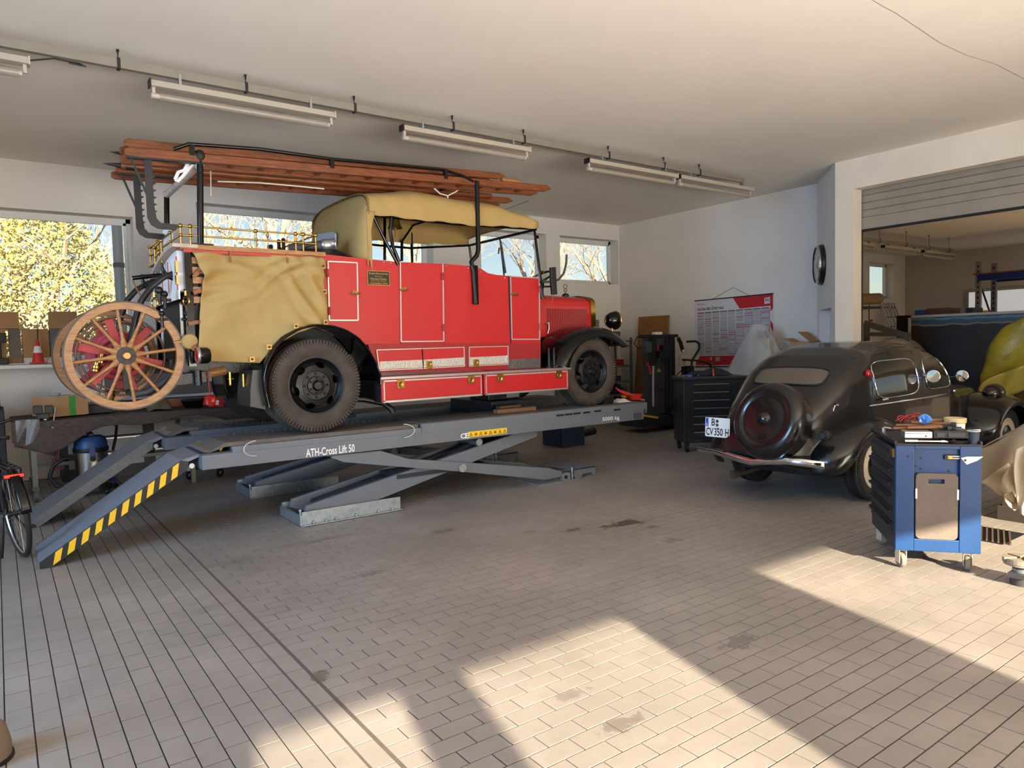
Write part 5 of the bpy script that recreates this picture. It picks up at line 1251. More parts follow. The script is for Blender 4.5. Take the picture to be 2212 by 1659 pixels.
# tail lamps on the fenders
for px, py, X_ in ((1805,977,6.32),(1546,957,6.35)):
    p = cl(px, py, X=X_); tl = MB().lathe((p.x+.05,p.y,p.z), (-1,-.15,0), [(.045,-.08),(.046,.0),(.042,.03)], 20).build('tail_lamp', M('lamp_maroon', (96,26,28), .3), car, smooth=40)
    MB().lathe((p.x+.05,p.y,p.z), (-1,-.15,0), [(.044,.028),(.046,.036),(.034,.04)], 20).build('lamp_ring', alu, tl, smooth=40)
    MB().lathe((p.x+.05,p.y,p.z), (-1,-.15,0), [(.036,.036),(.02,.042),(.001,.044)], 18).build('lens', M('red_lens', (150,20,18), .15), tl, smooth=40)
# number plate on its bracket
c = cl(1549.5, 923.5, X=5.98); pw, ph_ = .285, .20; xd = (CIi.to_3x3() @ V(.10,-1,0)).normalized(); yd = V(.05,0,1).normalized(); nd = xd.cross(yd)
o0 = c-xd*pw/2-yd*ph_/2
pl = MB().add([o0+xd*a*pw+yd*e*ph_+nd*h for h in (-.004, .0) for a, e in ((.04,0),(.96,0),(1,.05),(1,1),(0,1),(0,.05))], [tuple(range(6)), tuple(reversed(range(6,12)))]+[(i,(i+1)%6,6+(i+1)%6,6+i) for i in range(6)]).build('number_plate', M('plate_white', (232,234,230), .35), car)
MB().add([o0+xd*a*pw+yd*e*ph_+nd*.001 for a, e in ((.02,.52),(.13,.52),(.13,.97),(.02,.97))], [(0,1,2,3)]).build('blue_band', M('eu_blue', (20,80,180), .4), pl, keepn=True)
text('D', .016, .03, o0+xd*.013+yd*.108, xd, yd, letter_white, pl, depth=.002)
text('B', .04, .075, o0+xd*.075+yd*.115, xd, yd, letter_black, pl, depth=.002)
text('CV', .085, .078, o0+xd*.012+yd*.015, xd, yd, letter_black, pl, depth=.002)
text('350', .10, .078, o0+xd*.108+yd*.015, xd, yd, letter_black, pl, depth=.002)
text('H', .04, .078, o0+xd*.235+yd*.015, xd, yd, letter_black, pl, depth=.002)
for e, m_ in ((.165, M('seal_green', (30,70,74), .5)), (.125, M('seal_grey', (70,72,72), .5))):
    MB().cyl(o0+xd*.14+yd*e+nd*.0005, o0+xd*.14+yd*e+nd*.002, .017, n=18).build('seal', m_, pl)
MB().tube([c+yd*.0-nd*.004, c-nd*.05-V(0,0,.05), c+V(.12,-.06,-.12)], .014, 8).build('plate_bracket', black_matt, pl, smooth=50)
p = cl(1600,1022,X=6.2); MB().tube([p+V(.5,0,.02), p+V(.1,0,0), p+V(-.02,.0,-.01)], .022, 10).lathe(p, (-1,.3,-.1), [(.022,0),(.04,.05),(.05,.10),(.001,.09)], 12).build('exhaust', M('exhaust_rust', (92,80,70), .6, metal=.5), car, smooth=50)
# mirrors, headlamps
for px, py, Y_ in ((2016,813,3.42), (2078,812,3.60)):
    p = cl(px, py, Y=Y_); mr = MB().lathe(p, (-1,-.35,.05), [(.001,-.02),(.05,-.012),(.066,0),(.066,.006),(.06,.008)], 26).build('mirror', M('satin_chrome', (196,196,198), .22, metal=1.), car, smooth=40)
    MB().lathe(p, (-1,-.35,.05), [(.061,.007),(.001,.0095)], 26).build('mirror_glass', M('mirror_silver', (220,225,228), .03, metal=1.), mr)
    MB().cyl(p, p+V(.03,.20 if Y_ < 3.5 else .14,-.02), .007, n=8).build('mirror_arm', chrome, mr, smooth=50)
for s in (-1, 1):
    p = V(3.10, s*.58, .87); hl = MB().lathe(p, (1,0,0), [(.001,-.19),(.06,-.17),(.10,-.12),(.118,-.05),(.122,.0),(.115,.02)], 26).build('head_lamp', car_black, car, smooth=50)
    MB().lathe(p, (1,0,0), [(.115,.02),(.06,.045),(.001,.05)], 22).build('lens', M('lens', (225,228,228), .08, spec=.8), hl, smooth=50)
    MB().cyl(p-V(0,0,.1), p-V(.05,s*-.05,.26), .02, n=8).build('lamp_stem', car_black, hl)
MB().tube([V(3.72,-.8,.42), V(3.86,-.5,.42), V(3.9,0,.42), V(3.86,.5,.42), V(3.72,.8,.42)], .035, 8).build('front_bumper', chrome, car, smooth=50)
# ------------------------------------------------------------------ blue workshop trolley
ta = math.atan2(-.785, .62)
tr = thing('tool_trolley', 'blue workshop trolley with tools piled on top, standing in the sun', 'tool trolley', (4.975, 2.385, 0), ta, local=True)
TW, TD, TZ0, TZ1 = .52, .74, .135, .865
b = MB().box(0, TW, 0, .03, TZ0, TZ1)
tb = MB().box(0, TW, .03, TD, TZ0, TZ1-.03).build('body', M('trolley_dark', (44,46,52), .5), tr, bevel=.004)
fr = MB().box(0, .115, -.005, .03, TZ0, TZ1).box(TW-.13, TW, -.005, .03, TZ0, TZ1).box(.115, TW-.13, -.005, .03, TZ0, TZ0+.085).box(.115, TW-.13, -.005, .03, TZ1-.025, TZ1).build('front_frame', blue_paint, tr, bevel=.004)
MB().box(.115, TW-.13, .022, .03, TZ0+.08, TZ1-.02).build('back_panel', blue_paint, tr)
for x, z in ((.075,.79),(.16,.775),(.16,.70),(.125,.72),(.33,.69),(TW-.1,.77)): MB().box(x-.007, x+.007, .0205 if .115 < x < TW-.13 else -.0065, .022 if .115 < x < TW-.13 else -.005, z-.007, z+.007).build('punched_hole', black_matt, tr)
mat_m = M('kneeling_foam', (108,96,86), .92, var=.12, vs=6, bump=.4, bs=60)
x0, x1, z0, z1 = .125, TW-.14, TZ0+.088, .675
def rr(x0, x1, z0, z1, r, k=5):
    pts_ = []
    for cx, cz, a in ((x1-r,z0+r,-PI/2),(x1-r,z1-r,0),(x0+r,z1-r,PI/2),(x0+r,z0+r,PI)):
        pts_ += [(cx+r*math.cos(a+PI/2*i/k), cz+r*math.sin(a+PI/2*i/k)) for i in range(k+1)]
    return pts_
km = MB().prism(rr(x0, x1, z0, z1, .03), 'y', -.008, .020).build('kneeling_board', mat_m, tr)
carve(km, MB().prism(rr(.20, .30, .605, .637, .008), 'y', -.05, .05))
for x in (x0+.002, x1-.002): MB().box(x-.006, x+.006, -.012, .0, .50, .57).build('board_clip', alu, tr)
# drawers on the side that faces the lift (local -x side)
for k in range(6):
    za = TZ1-.15-k*.098; 
    o = MB().box(-.010, .0, .05, TD-.02, za, za+.088).build('drawer', M('drawer_black', (38,39,43), .45), tr)
    MB().prism([(-.010,za+.075),(-.034,za+.066),(-.030,za+.052),(-.010,za+.058)], 'y', .07, TD-.04).build('handle_lip', M('lip_black', (26,27,30), .4), o)
MB().box(-.012, .0, .03, .10, TZ1-.09, TZ1-.03).build('side_lock', brass_dull, tr)
top = MB().box(-.008, TW+.004, -.008, TD, TZ1, TZ1+.012).box(-.008, .006, -.008, TD, TZ1, TZ1+.03).box(TW-.01, TW+.004, .0, TD, TZ1, TZ1+.03).box(-.008, TW, TD-.014, TD, TZ1, TZ1+.03).build('top_tray', M('tray_black', (34,34,36), .5), tr)
for (x, y, sw) in ((.05,.06,.3),(TW-.06,.06,-.2),(.05,TD-.1,.5),(TW-.06,TD-.1,.2)):
    wm = MB().lathe((x, y, .052), (math.cos(sw), math.sin(sw), 0), [(.02,-.016),(.046,-.016),(.052,-.008),(.052,.008),(.046,.016),(.02,.016)], 22, closed=True).build('castor_wheel', M('castor_tread', (120,110,98), .7), tr, smooth=40)
    d = V(math.cos(sw), math.sin(sw), 0)
    f = MB()
    for s in (-1, 1): f.obox(V(x,y,.085)+d*s*.024, d*.002, V(-d.y,d.x,0)*.028, V(0,0,.05))
    f.box(x-.035, x+.035, y-.035, y+.035, .125, .137); f.build('castor_fork', M('fork_cream', (196,184,162), .5, metal=.3), tr)
TM = Matrix.Translation((4.975, 2.385, 0)) @ Matrix.Rotation(ta, 4, 'Z')
def TWp(x, y, z): return TM @ V(x, y, z)
tz = TZ1+.012
def on_top(name, label, cat, x, y, z, rot=0., group=None): 
    p = TWp(x, y, z); return thing(name, label, cat, p, ta+rot, group, local=True)
lamp = on_top('work_light', 'black magnetic work light stuck on the trolley front', 'work light', .30, -.006, .785)
MB().box(-.0, .135, .012, .030, -.016, .018).build('case', plastic_blk, lamp, bevel=.003); MB().box(.02, .13, .010, .012, -.010, -.003).box(.02,.13,.010,.012,.004,.012).build('bezel', cream, lamp); MB().cyl((.035,.012,.0),(.035,.008,.0),.011,n=14).build('lens', yellow_paint, lamp)
pt = on_top('paper_tag', 'torn white paper label on the right post of the trolley', 'label', TW-.125, -.006, .74)
MB().add([(0,0,.045),(.035,0,.055),(.125,-.02,.06),(.095,-.01,.03),(.035,0,.0)], [(0,1,2,3,4)]).build('paper', M('paper', (226,222,212), .9), pt, solid=.001)
# things on top of the trolley
c1 = on_top('metal_case', 'small silver metal case on the trolley', 'case', .06, .02, tz+.035)
MB().box(0,.17,0,.11,0,.045).build('shell', alu, c1, bevel=.004); MB().box(-.001,.171,-.002,.112,.030,.033).cyl((.13,-.004,.015),(.13,0,.015),.005,n=8).build('seam', dark_steel, c1)
c2 = on_top('tool_case', 'flat black plastic tool case on the trolley', 'case', .24, .04, tz+.03)
MB().box(0,.23,0,.16,0,.055).build('shell', plastic_blk, c2, bevel=.006)
for x in (.02,.09,.14): MB().box(x,x+.05,-.006,.0,.012,.042).build('catch', M('catch_grey', (52,52,54), .5), c2)
w = on_top('torque_wrench', 'chrome torque wrench lying at the front edge of the trolley', 'wrench', .06, .02, tz+.014)
MB().cyl((0,0,0),(.30,.0,0),.008,n=10).cyl((0,0,0),(.08,0,0),.013,n=10).cyl((.22,0,0),(.27,0,0),.012,n=10).build('shaft', chrome, w, smooth=50); MB().cyl((.30,-.012,0),(.30,.014,0),.016,n=12).build('head', chrome, w, smooth=50)
d_ = on_top('black_tray', 'flat black bowl on the right front corner of the trolley', 'bowl', .38, .07, tz)
MB().lathe((0,0,0),(0,0,1),[(.001,.006),(.07,.006),(.09,.026),(.094,.026),(.075,0),(.001,0)],26).build('bowl', plastic_blk, d_, smooth=40)
c3 = on_top('small_cup', 'dark blue cup standing on the right corner of the trolley', 'cup', .485, .05, tz)
MB().lathe((0,0,0),(0,0,1),[(.03,0),(.036,.08),(.04,.085),(.034,.083),(.028,.008),(.001,.008)],22).build('cup', M('cup_blue', (58,64,80), .5), c3, smooth=40); MB().torus((0,0,.085),(0,0,1),.038,.004,22,6).build('rim', M('cup_rim', (186,182,180), .5), c3, smooth=50)
c4 = on_top('plastic_tub', 'white plastic tub with a yellowed rim on the trolley', 'tub', .43, .24, tz)
MB().lathe((0,0,0),(0,0,1),[(.055,0),(.062,.12),(.066,.122),(.066,.128),(.06,.13),(.052,.01),(.001,.01)],26).build('tub', M('tub_white', (206,214,218), .45), c4, smooth=40)
MB().lathe((0,0,0),(0,0,1),[(.0635,.118),(.069,.122),(.070,.150),(.064,.155),(.060,.13)],26).build('rim', M('rim_yellowed', (190,166,116), .5), c4, smooth=40); MB().cyl((.03,0,.06),(.15,-.02,.07),.006,n=8).build('stirrer', letter_white, c4)
handle_m = M('tool_handle', (126,84,52), .6, var=.3, vs=16, stretch=(1,6,6)); rg = random.Random(12)
for k, (x, y, z, a, L, lab) in enumerate(((.02,.16,.085,.05,.34,'longest wooden handled hammer across the trolley pile'), (.05,.22,.10,-.12,.30,'wooden handled hammer behind the metal case on the trolley'), (.10,.12,.095,.16,.26,'short wooden handled hammer on the trolley pile'), (.16,.26,.115,-.28,.26,'wooden handled hammer at the back of the trolley pile'))):
    h = on_top('hammer', lab, 'hammer', x, y, tz+z, a, 'hammers on the trolley')
    MB().cyl((0,0,0),(L,0,0),.011,.014,n=8).build('handle', handle_m, h, smooth=50); MB().box(L-.02,L+.012,-.05,.045,-.014,.014).build('head', dark_steel, h, bevel=.004)
for k, (x, y, z, a, lab) in enumerate(((.22,.17,.10,-.3,'worn file handle under the blue bag on the trolley'), (.26,.25,.13,.25,'dark wooden chisel behind the blue bag on the trolley'))):
    h = on_top('chisel', lab, 'chisel', x, y, tz+z, a); MB().cyl((0,0,0),(.11,0,0),.015,.013,n=8).build('handle', handle_m, h, smooth=50); MB().box(.11,.22,-.010,.010,-.004,.004).build('blade', dark_steel, h)
bg = on_top('blue_bag', 'crumpled blue plastic bag on top of the trolley pile', 'bag', .22, .16, tz+.115)
def bgf(u, v):
    g = 2*PI*u; r = .034*math.sin(PI*v)**.7*(1+.35*math.sin(5*g+9*v)*.6+.25*math.sin(11*g)); return V(r*math.cos(g), r*.8*math.sin(g), .075*v)
MB().grid(bgf, 28, 9, wrap=True).build('bag', M('bag_blue', (70,130,200), .25), bg, smooth=20)
rc = on_top('red_cable', 'red cable looped on top of the trolley pile', 'cable', .15, .28, tz+.09)
MB().tube([V(-.08+.02*i/3+.05*math.sin(i*.7), .04*math.cos(i*.5), .03+.045*abs(math.sin(i*.6))) for i in range(22)], .004, 6).tube([V(.02+.012*i, .02, .06+.03*math.sin(i*.5)) for i in range(12)], .004, 6).build('loops', M('cable_red', (170,40,36), .4), rc, smooth=60)
bx_ = on_top('grinder_body', 'dark boxy tool at the back of the trolley pile', 'tool', .30, .33, tz)
MB().box(0,.16,0,.1,0,.10).cyl((.0,.05,.12),(.2,.05,.12),.028,n=12).build('case', M('tool_grey', (54,50,46), .6), bx_, bevel=.006); MB().box(-.16,.02,.0,.06,.10,.118).build('wood_block', wood_old, bx_)
sw_ = on_top('cutter_tool', 'small tool with blue tip on the far left of the trolley top', 'tool', .03, .50, tz)
MB().cyl((0,0,.05),(.05,.01,.04),.009,n=8).cyl((0,0,0),(0,0,.05),.016,n=10).build('body', alu, sw_, smooth=50); MB().cyl((.05,.01,.04),(.10,.02,.03),.007,.002,n=8).build('tip', M('tip_blue', (40,90,180), .4), sw_)
# ------------------------------------------------------------------ jack pad / brass disc tool on the floor, right edge
p = at(2196, 1262, Z=0)
jk = thing('floor_jack', 'low hydraulic jack with a toothed saddle at the right picture edge', 'jack', (p.x+.02, p.y-.02, 0))
x, y = p.x+.02, p.y-.02
MB().lathe((x,y,0),(0,0,1),[(.001,0),(.062,0),(.064,.05),(.055,.06),(.001,.06)],22).box(x-.085,x+.13,y-.05,y+.05,.055,.085).build('base', M('jack_grey', (70,68,66), .5, metal=.3), jk, smooth=30)
MB().lathe((x,y,.085),(0,0,1),[(.05,0),(.052,.02),(.03,.03),(.03,.05),(.001,.05)],18).build('ram', galv, jk, smooth=40)
sdm = M('saddle_iron', (150,136,120), .6, metal=.4, var=.2, vs=20)
for i in range(5):
    g0, g1 = 2*PI*i/5+.12, 2*PI*(i+1)/5-.12
    MB().prism([(x+.025*math.cos((g0+g1)/2), y+.025*math.sin((g0+g1)/2))]+[(x+.105*math.cos(g0+(g1-g0)*j/5), y+.105*math.sin(g0+(g1-g0)*j/5)) for j in range(6)], 'z', .145, .175).build('saddle_segment', sdm, jk)
MB().cyl((x,y,.132),(x,y,.146),.10,n=24).build('saddle_disc', sdm, jk, smooth=40)

# ------------------------------------------------------------------ covered load and paper sheets at the right edge
kraft = M('wrapping_paper', (196,180,158), .9, var=.12, vs=5, bump=.3, bs=14); kraft_d = M('dust_sheet', (150,136,118), .95, var=.15, vs=4, bump=.3, bs=8)
ld = thing('covered_load', 'load under beige dust sheets and paper at the right edge', 'covered goods', (6.6, 2.2, 0))
MB().box(7.0, 7.9, 1.0, 2.45, .12, .60).build('pallet_box', M('crate_dark', (58,50,44), .8), ld)
MB().box(6.98, 7.92, .95, 2.48, 0, .12).build('pallet', M('crate_dark', (58,50,44), .8), ld)
D1 = [at(a, c, X=6.68) for a, c in ((2112,972),(2140,958),(2180,938),(2212,915))]
def sheet(u, v):
    t0 = at(2112+110*u, 972-58*u+4*math.sin(5*u), X=6.85); b0 = at(2108+110*u, 1040-18*u+12*math.sin(7*u), X=6.66)
    p = t0.lerp(b0, v); return p+V(.05*math.sin(6*u+2*v)*v, 0, .02*math.sin(9*u)*v)
MB().grid(sheet, 24, 14).build('dust_sheet', kraft_d, ld, smooth=70, solid=.004)
def over(u, v):
    t0 = at(2112+110*u, 972-58*u, X=6.85); return t0+V(.9*v, -.0, .06*math.sin(PI*v)-.02*v)
MB().grid(over, 14, 10).build('sheet_top', kraft_d, ld, smooth=70, solid=.004)
for k, (q, mat_, X_) in enumerate(((((2117,1042),(2178,1000),(2196,1058),(2165,1072)), kraft, 6.58), (((2152,1060),(2184,1000),(2212,1000),(2190,1085)), M('bubble_sheet', (206,192,170), .6, bump=.8, bs=110), 6.52), (((2162,1070),(2186,1062),(2212,1090),(2190,1104)), kraft, 6.50), (((2190,975),(2225,955),(2225,1125),(2196,1098)), M('tissue', (214,206,194), .8, alpha=.9), 6.42))):
    P_ = [at(a, c, X=X_) for a, c in q]
    def pf(u, v, P_=P_, k=k):
        p = (P_[0].lerp(P_[1], u)).lerp(P_[3].lerp(P_[2], u), v); return p+V(.05*math.sin(PI*u)*math.sin(PI*v)+.02*math.sin(7*u+5*v+k), 0, 0)
    MB().grid(pf, 12, 12).build('paper_sheet', mat_, ld, smooth=70, solid=.003)
# floor grating in front of it
g0 = at(2112, 1062, Z=0); gt = thing('floor_grating', 'steel floor grating beside the covered load', 'grating', (6.35, 2.75, 0))
MB().box(6.15, 6.62, 2.15, 3.05, .0, .003).build('frame', dark_steel, gt)
bm_ = MB().box(-.22,.22,-.006,.006,0,.012).mesh('grating_bar', M('grating_brown', (96,82,70), .6, metal=.4))
for i in range(22): inst('grating_bar', bm_, (6.385, 2.18+i*.04, .003), gt, rot=(0,0,.35))

# ------------------------------------------------------------------ poster on the right wall
PXW = WX-.006
a0, a1, a2 = at(1502,651,X=PXW), at(1670,635,X=PXW), at(1504,791,X=PXW)
po = thing('wall_poster', 'large white and red torque chart poster hanging on the wall', 'poster', (PXW, (a0.y+a1.y)/2, a2.z))
xd = (a1-a0).normalized(); yd = V(0,0,1); PW = (a1-a0).length; PH = a0.z-a2.z
def pp(u, v, h=0.): return a0+xd*(u*PW)-yd*(v*PH)+V(-1,0,0)*h
def prect(nm, u0, u1, v0, v1, h, mat_, par): return MB().add([pp(u0,v0,h), pp(u1,v0,h), pp(u1,v1,h), pp(u0,v1,h)], [(0,1,2,3)]).build(nm, mat_, par, keepn=True)
pw_ = M('poster_white', (206,208,212), .6); pr_ = M('poster_red', (184,36,44), .6); pg_ = M('poster_grey', (176,180,188), .6, var=.18, vs=60, stretch=(1,1,8)); pk_ = M('poster_ink', (44,46,52), .6)
sheet_ = MB().add([pp(0,0,0), pp(1,0,0), pp(1,1,0), pp(0,1,0), pp(0,0,.003), pp(1,0,.003), pp(1,1,.003), pp(0,1,.003)], [(0,1,2,3),(7,6,5,4),(0,4,5,1),(1,5,6,2),(2,6,7,3),(3,7,4,0)]).build('sheet', pw_, po)
for v in (-.006, 1.006): MB().bar(pp(-.005,v,.006), pp(1.005,v,.006), .02, .018).build('batten', plastic_blk, po)
MB().tube([pp(.24,-.01,.006), V(PXW-.006, at(1584,621,X=PXW).y, at(1584,621,X=PXW).z), pp(.72,-.01,.006)], .003, 5).build('hanging_cord', dark_steel, po)
MB().add([pp(a,c,.0035) for a, c in ((.51,0),(1,0),(1,.20),(.97,.235),(.97,.16),(.595,.165))], [(0,1,2,3,4,5)][:1]).build('red_field', pr_, sheet_, keepn=True)
MB().add([pp(a,c,.0035) for a, c in ((.06,.845),(1,.845),(1,.985),(0,.985),(0,.95))], [(0,1,2,3,4)]).build('red_band', pr_, sheet_, keepn=True)
MB().add([pp(a,c,.0035) for a, c in ((.97,.36),(1,.42),(1,.53),(.97,.46))], [(0,1,2,3)]).build('red_flag', pr_, sheet_, keepn=True)
text('febi', PW*.055, PH*.048, pp(.03,.150,.0035), xd, yd, pr_, sheet_); text('hat den Dreh raus', PW*.29, PH*.05, pp(.098,.150,.0035), xd, yd, pk_, sheet_)
text('EDITION 2025', PW*.1, PH*.02, pp(.03,.065,.0035), xd, yd, M('ink_grey', (90,90,94), .6), sheet_)
MB().add([pp(a,c,.0045) for a, c in ((.90,.045),(.965,.035),(.965,.125),(.90,.13))], [(0,1,2,3)]).build('logo_frame', pw_, sheet_, keepn=True)
text('febi', PW*.05, PH*.05, pp(.908,.095,.0055), xd, yd, pr_, sheet_)
text('3', PW*.025, PH*.04, pp(.20,.905,.0045), xd, yd, letter_white, sheet_)
prect('code_block', .275, .335, .86, .925, .0045, M('ink_soft', (150,150,150), .6), sheet_)
rg = random.Random(4)
for c in range(9):
    u0 = .03+c*.104; u1 = u0+.094
    prect('table_column', u0, u1, .185, .835, .004, pg_, sheet_)
    prect('column_head', u0, u1, .18, .192, .0045, pk_, sheet_)
    for k in range(rg.randint(4, 7)): v = rg.uniform(.22, .82); prect('red_rule', u0, u1, v, v+.007, .0048, pr_, sheet_)
    for k in range(5): v = rg.uniform(.22, .82); prect('white_rule', u0, u1, v, v+.005, .0046, pw_, sheet_)
    if c >= 2: prect('red_rule', u1+.002, u1+.007, .83-.09*c if c < 6 else .2, .83, .0046, pr_, sheet_)
# ------------------------------------------------------------------ wall clock on the chamfer
uc = chamfer_u(1776); cc = chp(uc, 0, 0); zc_ = (at(1776, 572, Y=cc.y)).z
R_ = (at(1776,528,Y=cc.y).z-at(1776,616,Y=cc.y).z)/2
ck = thing('wall_clock', 'round wall clock with a dark deep case on the angled wall', 'clock', (cc.x, cc.y, zc_-R_))
c = V(cc.x, cc.y, zc_)
MB().lathe(c, cn, [(R_,.0),(R_*1.0,.03),(R_*.96,.05),(R_*.93,.07),(R_*.90,.09),(R_*.86,.092),(R_*.85,.078)], 40).build('case', M('clock_case', (34,30,28), .35), ck, smooth=40)
MB().lathe(c, cn, [(R_*.93,.068),(R_*.92,.095),(R_*.87,.098)], 40).build('bezel', M('satin_chrome', (196,196,198), .22, metal=1.), ck, smooth=40)
MB().lathe(c, cn, [(.001,.076),(R_*.88,.076)], 36).build('dial', M('dial_white', (206,202,194), .5), ck, smooth=40)
up = V(0,0,1); rt = cn.cross(up)*-1
for ang, L, w in ((.9, R_*.7, .008), (2.4, R_*.5, .012)): 
    d = rt*math.sin(ang)+up*math.cos(ang); MB().bar(c+cn*.08, c+cn*.08+d*L, w, .003, cn).build('hand', letter_black, ck)
for i in range(12):
    g = 2*PI*i/12; d = rt*math.sin(g)+up*math.cos(g); MB().bar(c+cn*.078+d*R_*.72, c+cn*.078+d*R_*.82, .01, .002, cn).build('hour_mark', letter_black, ck)

# ------------------------------------------------------------------ black tool chest on castors
ca = -math.radians(33)
c0 = at(1487, 978, Z=0)
tc_ = thing('tool_chest', 'black roller tool chest with eight drawers in front of the poster', 'tool chest', (c0.x-.0, c0.y, 0), ca, local=True)
W_, D_, Z0, Z1 = .86, .52, .14, at(1480,822,Y=c0.y).z
MB().box(-.06, W_, 0, D_, Z0, Z1).build('body', M('chest_black', (24,25,28), .42), tc_, bevel=.008)
MB().box(-.08, W_+.02, -.02, D_+.02, Z1, Z1+.045).build('top_rim', M('chest_rim', (30,31,34), .5), tc_, bevel=.01)
nz = 7; dz = (Z1-Z0-.10)/nz
for k in range(nz):
    za = Z0+.06+k*dz; o = MB().box(.06, W_-.24, -.010, 0, za, za+dz-.014).build('drawer', M('drawer_dark', (22,23,26), .4), tc_, bevel=.003)
    MB().box(.08, W_-.26, -.020, -.010, za+dz-.030, za+dz-.016).build('drawer_grip', M('grip_alu', (150,152,154), .3, metal=.8), o)
MB().box(W_-.22, W_-.04, -.008, 0, Z0+.05, Z1-.05).build('side_door', M('drawer_dark', (22,23,26), .4), tc_)
text('EPIC', .12, .024, (.10, -.002, Z0+.018), (1,0,0), (0,0,1), M('badge_grey', (70,72,74), .5), tc_)
for x, y in ((.0,.06),(.0,D_-.06),(W_-.06,.06),(W_-.06,D_-.06)):
    MB().cyl((x-.018,y,.06),(x+.018,y,.06),.06,n=20).box(x-.03,x+.03,y-.03,y+.03,.11,.14).build('castor', plastic_blk, tc_, smooth=40)
CMX = Matrix.Translation((c0.x, c0.y, 0)) @ Matrix.Rotation(ca, 4, 'Z')
def on_chest(nm, lab, cat, x, y): 
    return thing(nm, lab, cat, CMX @ V(x, y, Z1+.045), ca, None, local=True)
rg = random.Random(2)
for i in range(9):
    o = on_chest('socket', 'small socket lying among others on top of the black tool chest', 'socket', .10+rg.uniform(-.1,.3), .12+rg.uniform(-.1,.1)); o['group'] = 'sockets on the tool chest'
    MB().cyl((0,0,.012),(.05*rg.random()+.01,.02,.012),.011,n=8).build('barrel', chrome if i % 2 else plastic_blk, o, smooth=40)
o = on_chest('screwdriver', 'red handled screwdriver standing on the tool chest', 'screwdriver', .42, .12); MB().cyl((0,0,0),(0,.02,.10),.013,n=10).build('handle', red_plastic, o, smooth=40); MB().cyl((0,.02,.10),(0,.05,.20),.006,n=8).build('shank', plastic_blk, o)
o = on_chest('blue_box', 'tiny blue box on the left corner of the tool chest', 'box', .02, .05); MB().box(0,.06,0,.04,0,.03).build('box', M('tip_blue', (40,90,180), .4), o, bevel=.003)
o = on_chest('dark_jacket', 'dark folded cloth lying across the tool chest', 'cloth', .28, .16)
MB().grid(lambda u, v: V(.6*u-.15, .34*v, .012+.11*math.sin(PI*u)**.5*math.sin(PI*v)**.5*(.8+.2*math.sin(9*u+3*v))), 18, 12).build('cloth', M('cloth_navy', (30,32,40), .85), o, smooth=70)
# ------------------------------------------------------------------ tyre changer
b0 = at(1395, 925, Z=0); tx, ty = 9.85, 9.0
tcg = thing('tyre_changer', 'black tyre changing machine with upright column beside the chipboard', 'tyre changer', (9.7, 9.0, 0))
Yt = 9.3
def tq(px, py, Y=Yt): return at(px, py, Y=Y-.4)
def tbox(nm, mat_, a, c, y0, y1, par=tcg, **k):
    p, q = tq(*a, Y=y0), tq(*c, Y=y0); return MB().box(min(p.x,q.x), max(p.x,q.x), y0-.4, y1-.4, max(0, min(p.z,q.z)), max(p.z,q.z)).build(nm, mat_, par, **k)
tbox('cabinet', M('machine_navy', (30,36,46), .45), (1394,925), (1448,897), 9.05, 9.7, bevel=.01)
tbox('column', M('machine_grey', (56,62,70), .45), (1411,897), (1436,727), 9.35, 9.6, bevel=.008)
tbox('rear_column', M('machine_dark', (30,31,33), .5), (1437,900), (1458,727), 9.42, 9.6, bevel=.006)
tbox('top_bar', plastic_blk, (1398,730), (1465,722), 9.30, 9.5)
tbox('control_box', M('machine_grey2', (70,76,84), .5), (1395,762), (1408,738), 9.22, 9.32, bevel=.004)
tbox('side_arm', plastic_blk, (1408,790), (1418,732), 9.25, 9.33)
p, q = tq(1411,790), tq(1411,878); MB().cyl(p, q, .022, n=12).build('guide_rod', alu, tcg, smooth=40)
for px in (1440, 1449): p, q = tq(px,730), tq(px,890); MB().cyl(p, q, .016, n=10).build('guide_rod', dark_steel, tcg, smooth=40)
tbox('tool_head', plastic_blk, (1434,772), (1452,745), 9.22, 9.34, bevel=.01)
tbox('arm_bracket', plastic_blk, (1424,775), (1440,757), 9.2, 9.32)
p = tq(1424,832,9.25); MB().cyl((p.x,8.8,p.z), (p.x+.3,9.1,p.z), .05, n=14).build('disc', plastic_blk, tcg)
tbox('rating_plate', M('plate_cream', (178,172,160), .5), (1468,792), (1481,767), 9.18, 9.2)
p = tq(1472,757,9.2); g = MB().lathe((p.x,8.78,p.z), (0,-1,0), [(.04,0),(.045,.02),(.04,.03)], 20).build('gauge', plastic_blk, tcg, smooth=40); MB().lathe((p.x,8.78,p.z), (0,-1,0), [(.001,.026),(.038,.026)], 20).build('gauge_dial', letter_white, g)
MB().tube([tq(a, c, 9.15) for a, c in ((1474,755),(1470,740),(1465,730))], .035, 8).build('air_gun', plastic_blk, tcg, smooth=50)
MB().tube([tq(a, c, 9.1) for a, c in ((1484,738),(1503,737),(1510,742),(1511,752),(1503,766),(1495,778),(1493,800))], .022, 8).build('bent_handle', plastic_blk, tcg, smooth=50)
MB().tube([tq(a, c, 9.1) for a, c in ((1475,777),(1505,779),(1528,784),(1535,790),(1537,805))], .018, 8).build('bent_handle', plastic_blk, tcg, smooth=50)
tbox('lower_head', plastic_blk, (1485,810), (1500,790), 9.1, 9.25, bevel=.01)
MB().tube([tq(a, c, 9.15) for a, c in ((1398,727),(1376,728),(1370,742),(1378,752),(1396,751))], .009, 6).build('hose', plastic_blk, tcg, smooth=60)
MB().tube([tq(a, c, 9.15) for a, c in ((1460,812),(1472,800),(1485,793))], .009, 6).tube([tq(a, c, 9.15) for a, c in ((1466,850),(1468,815),(1480,798))], .009, 6).build('hose', plastic_blk, tcg, smooth=60)
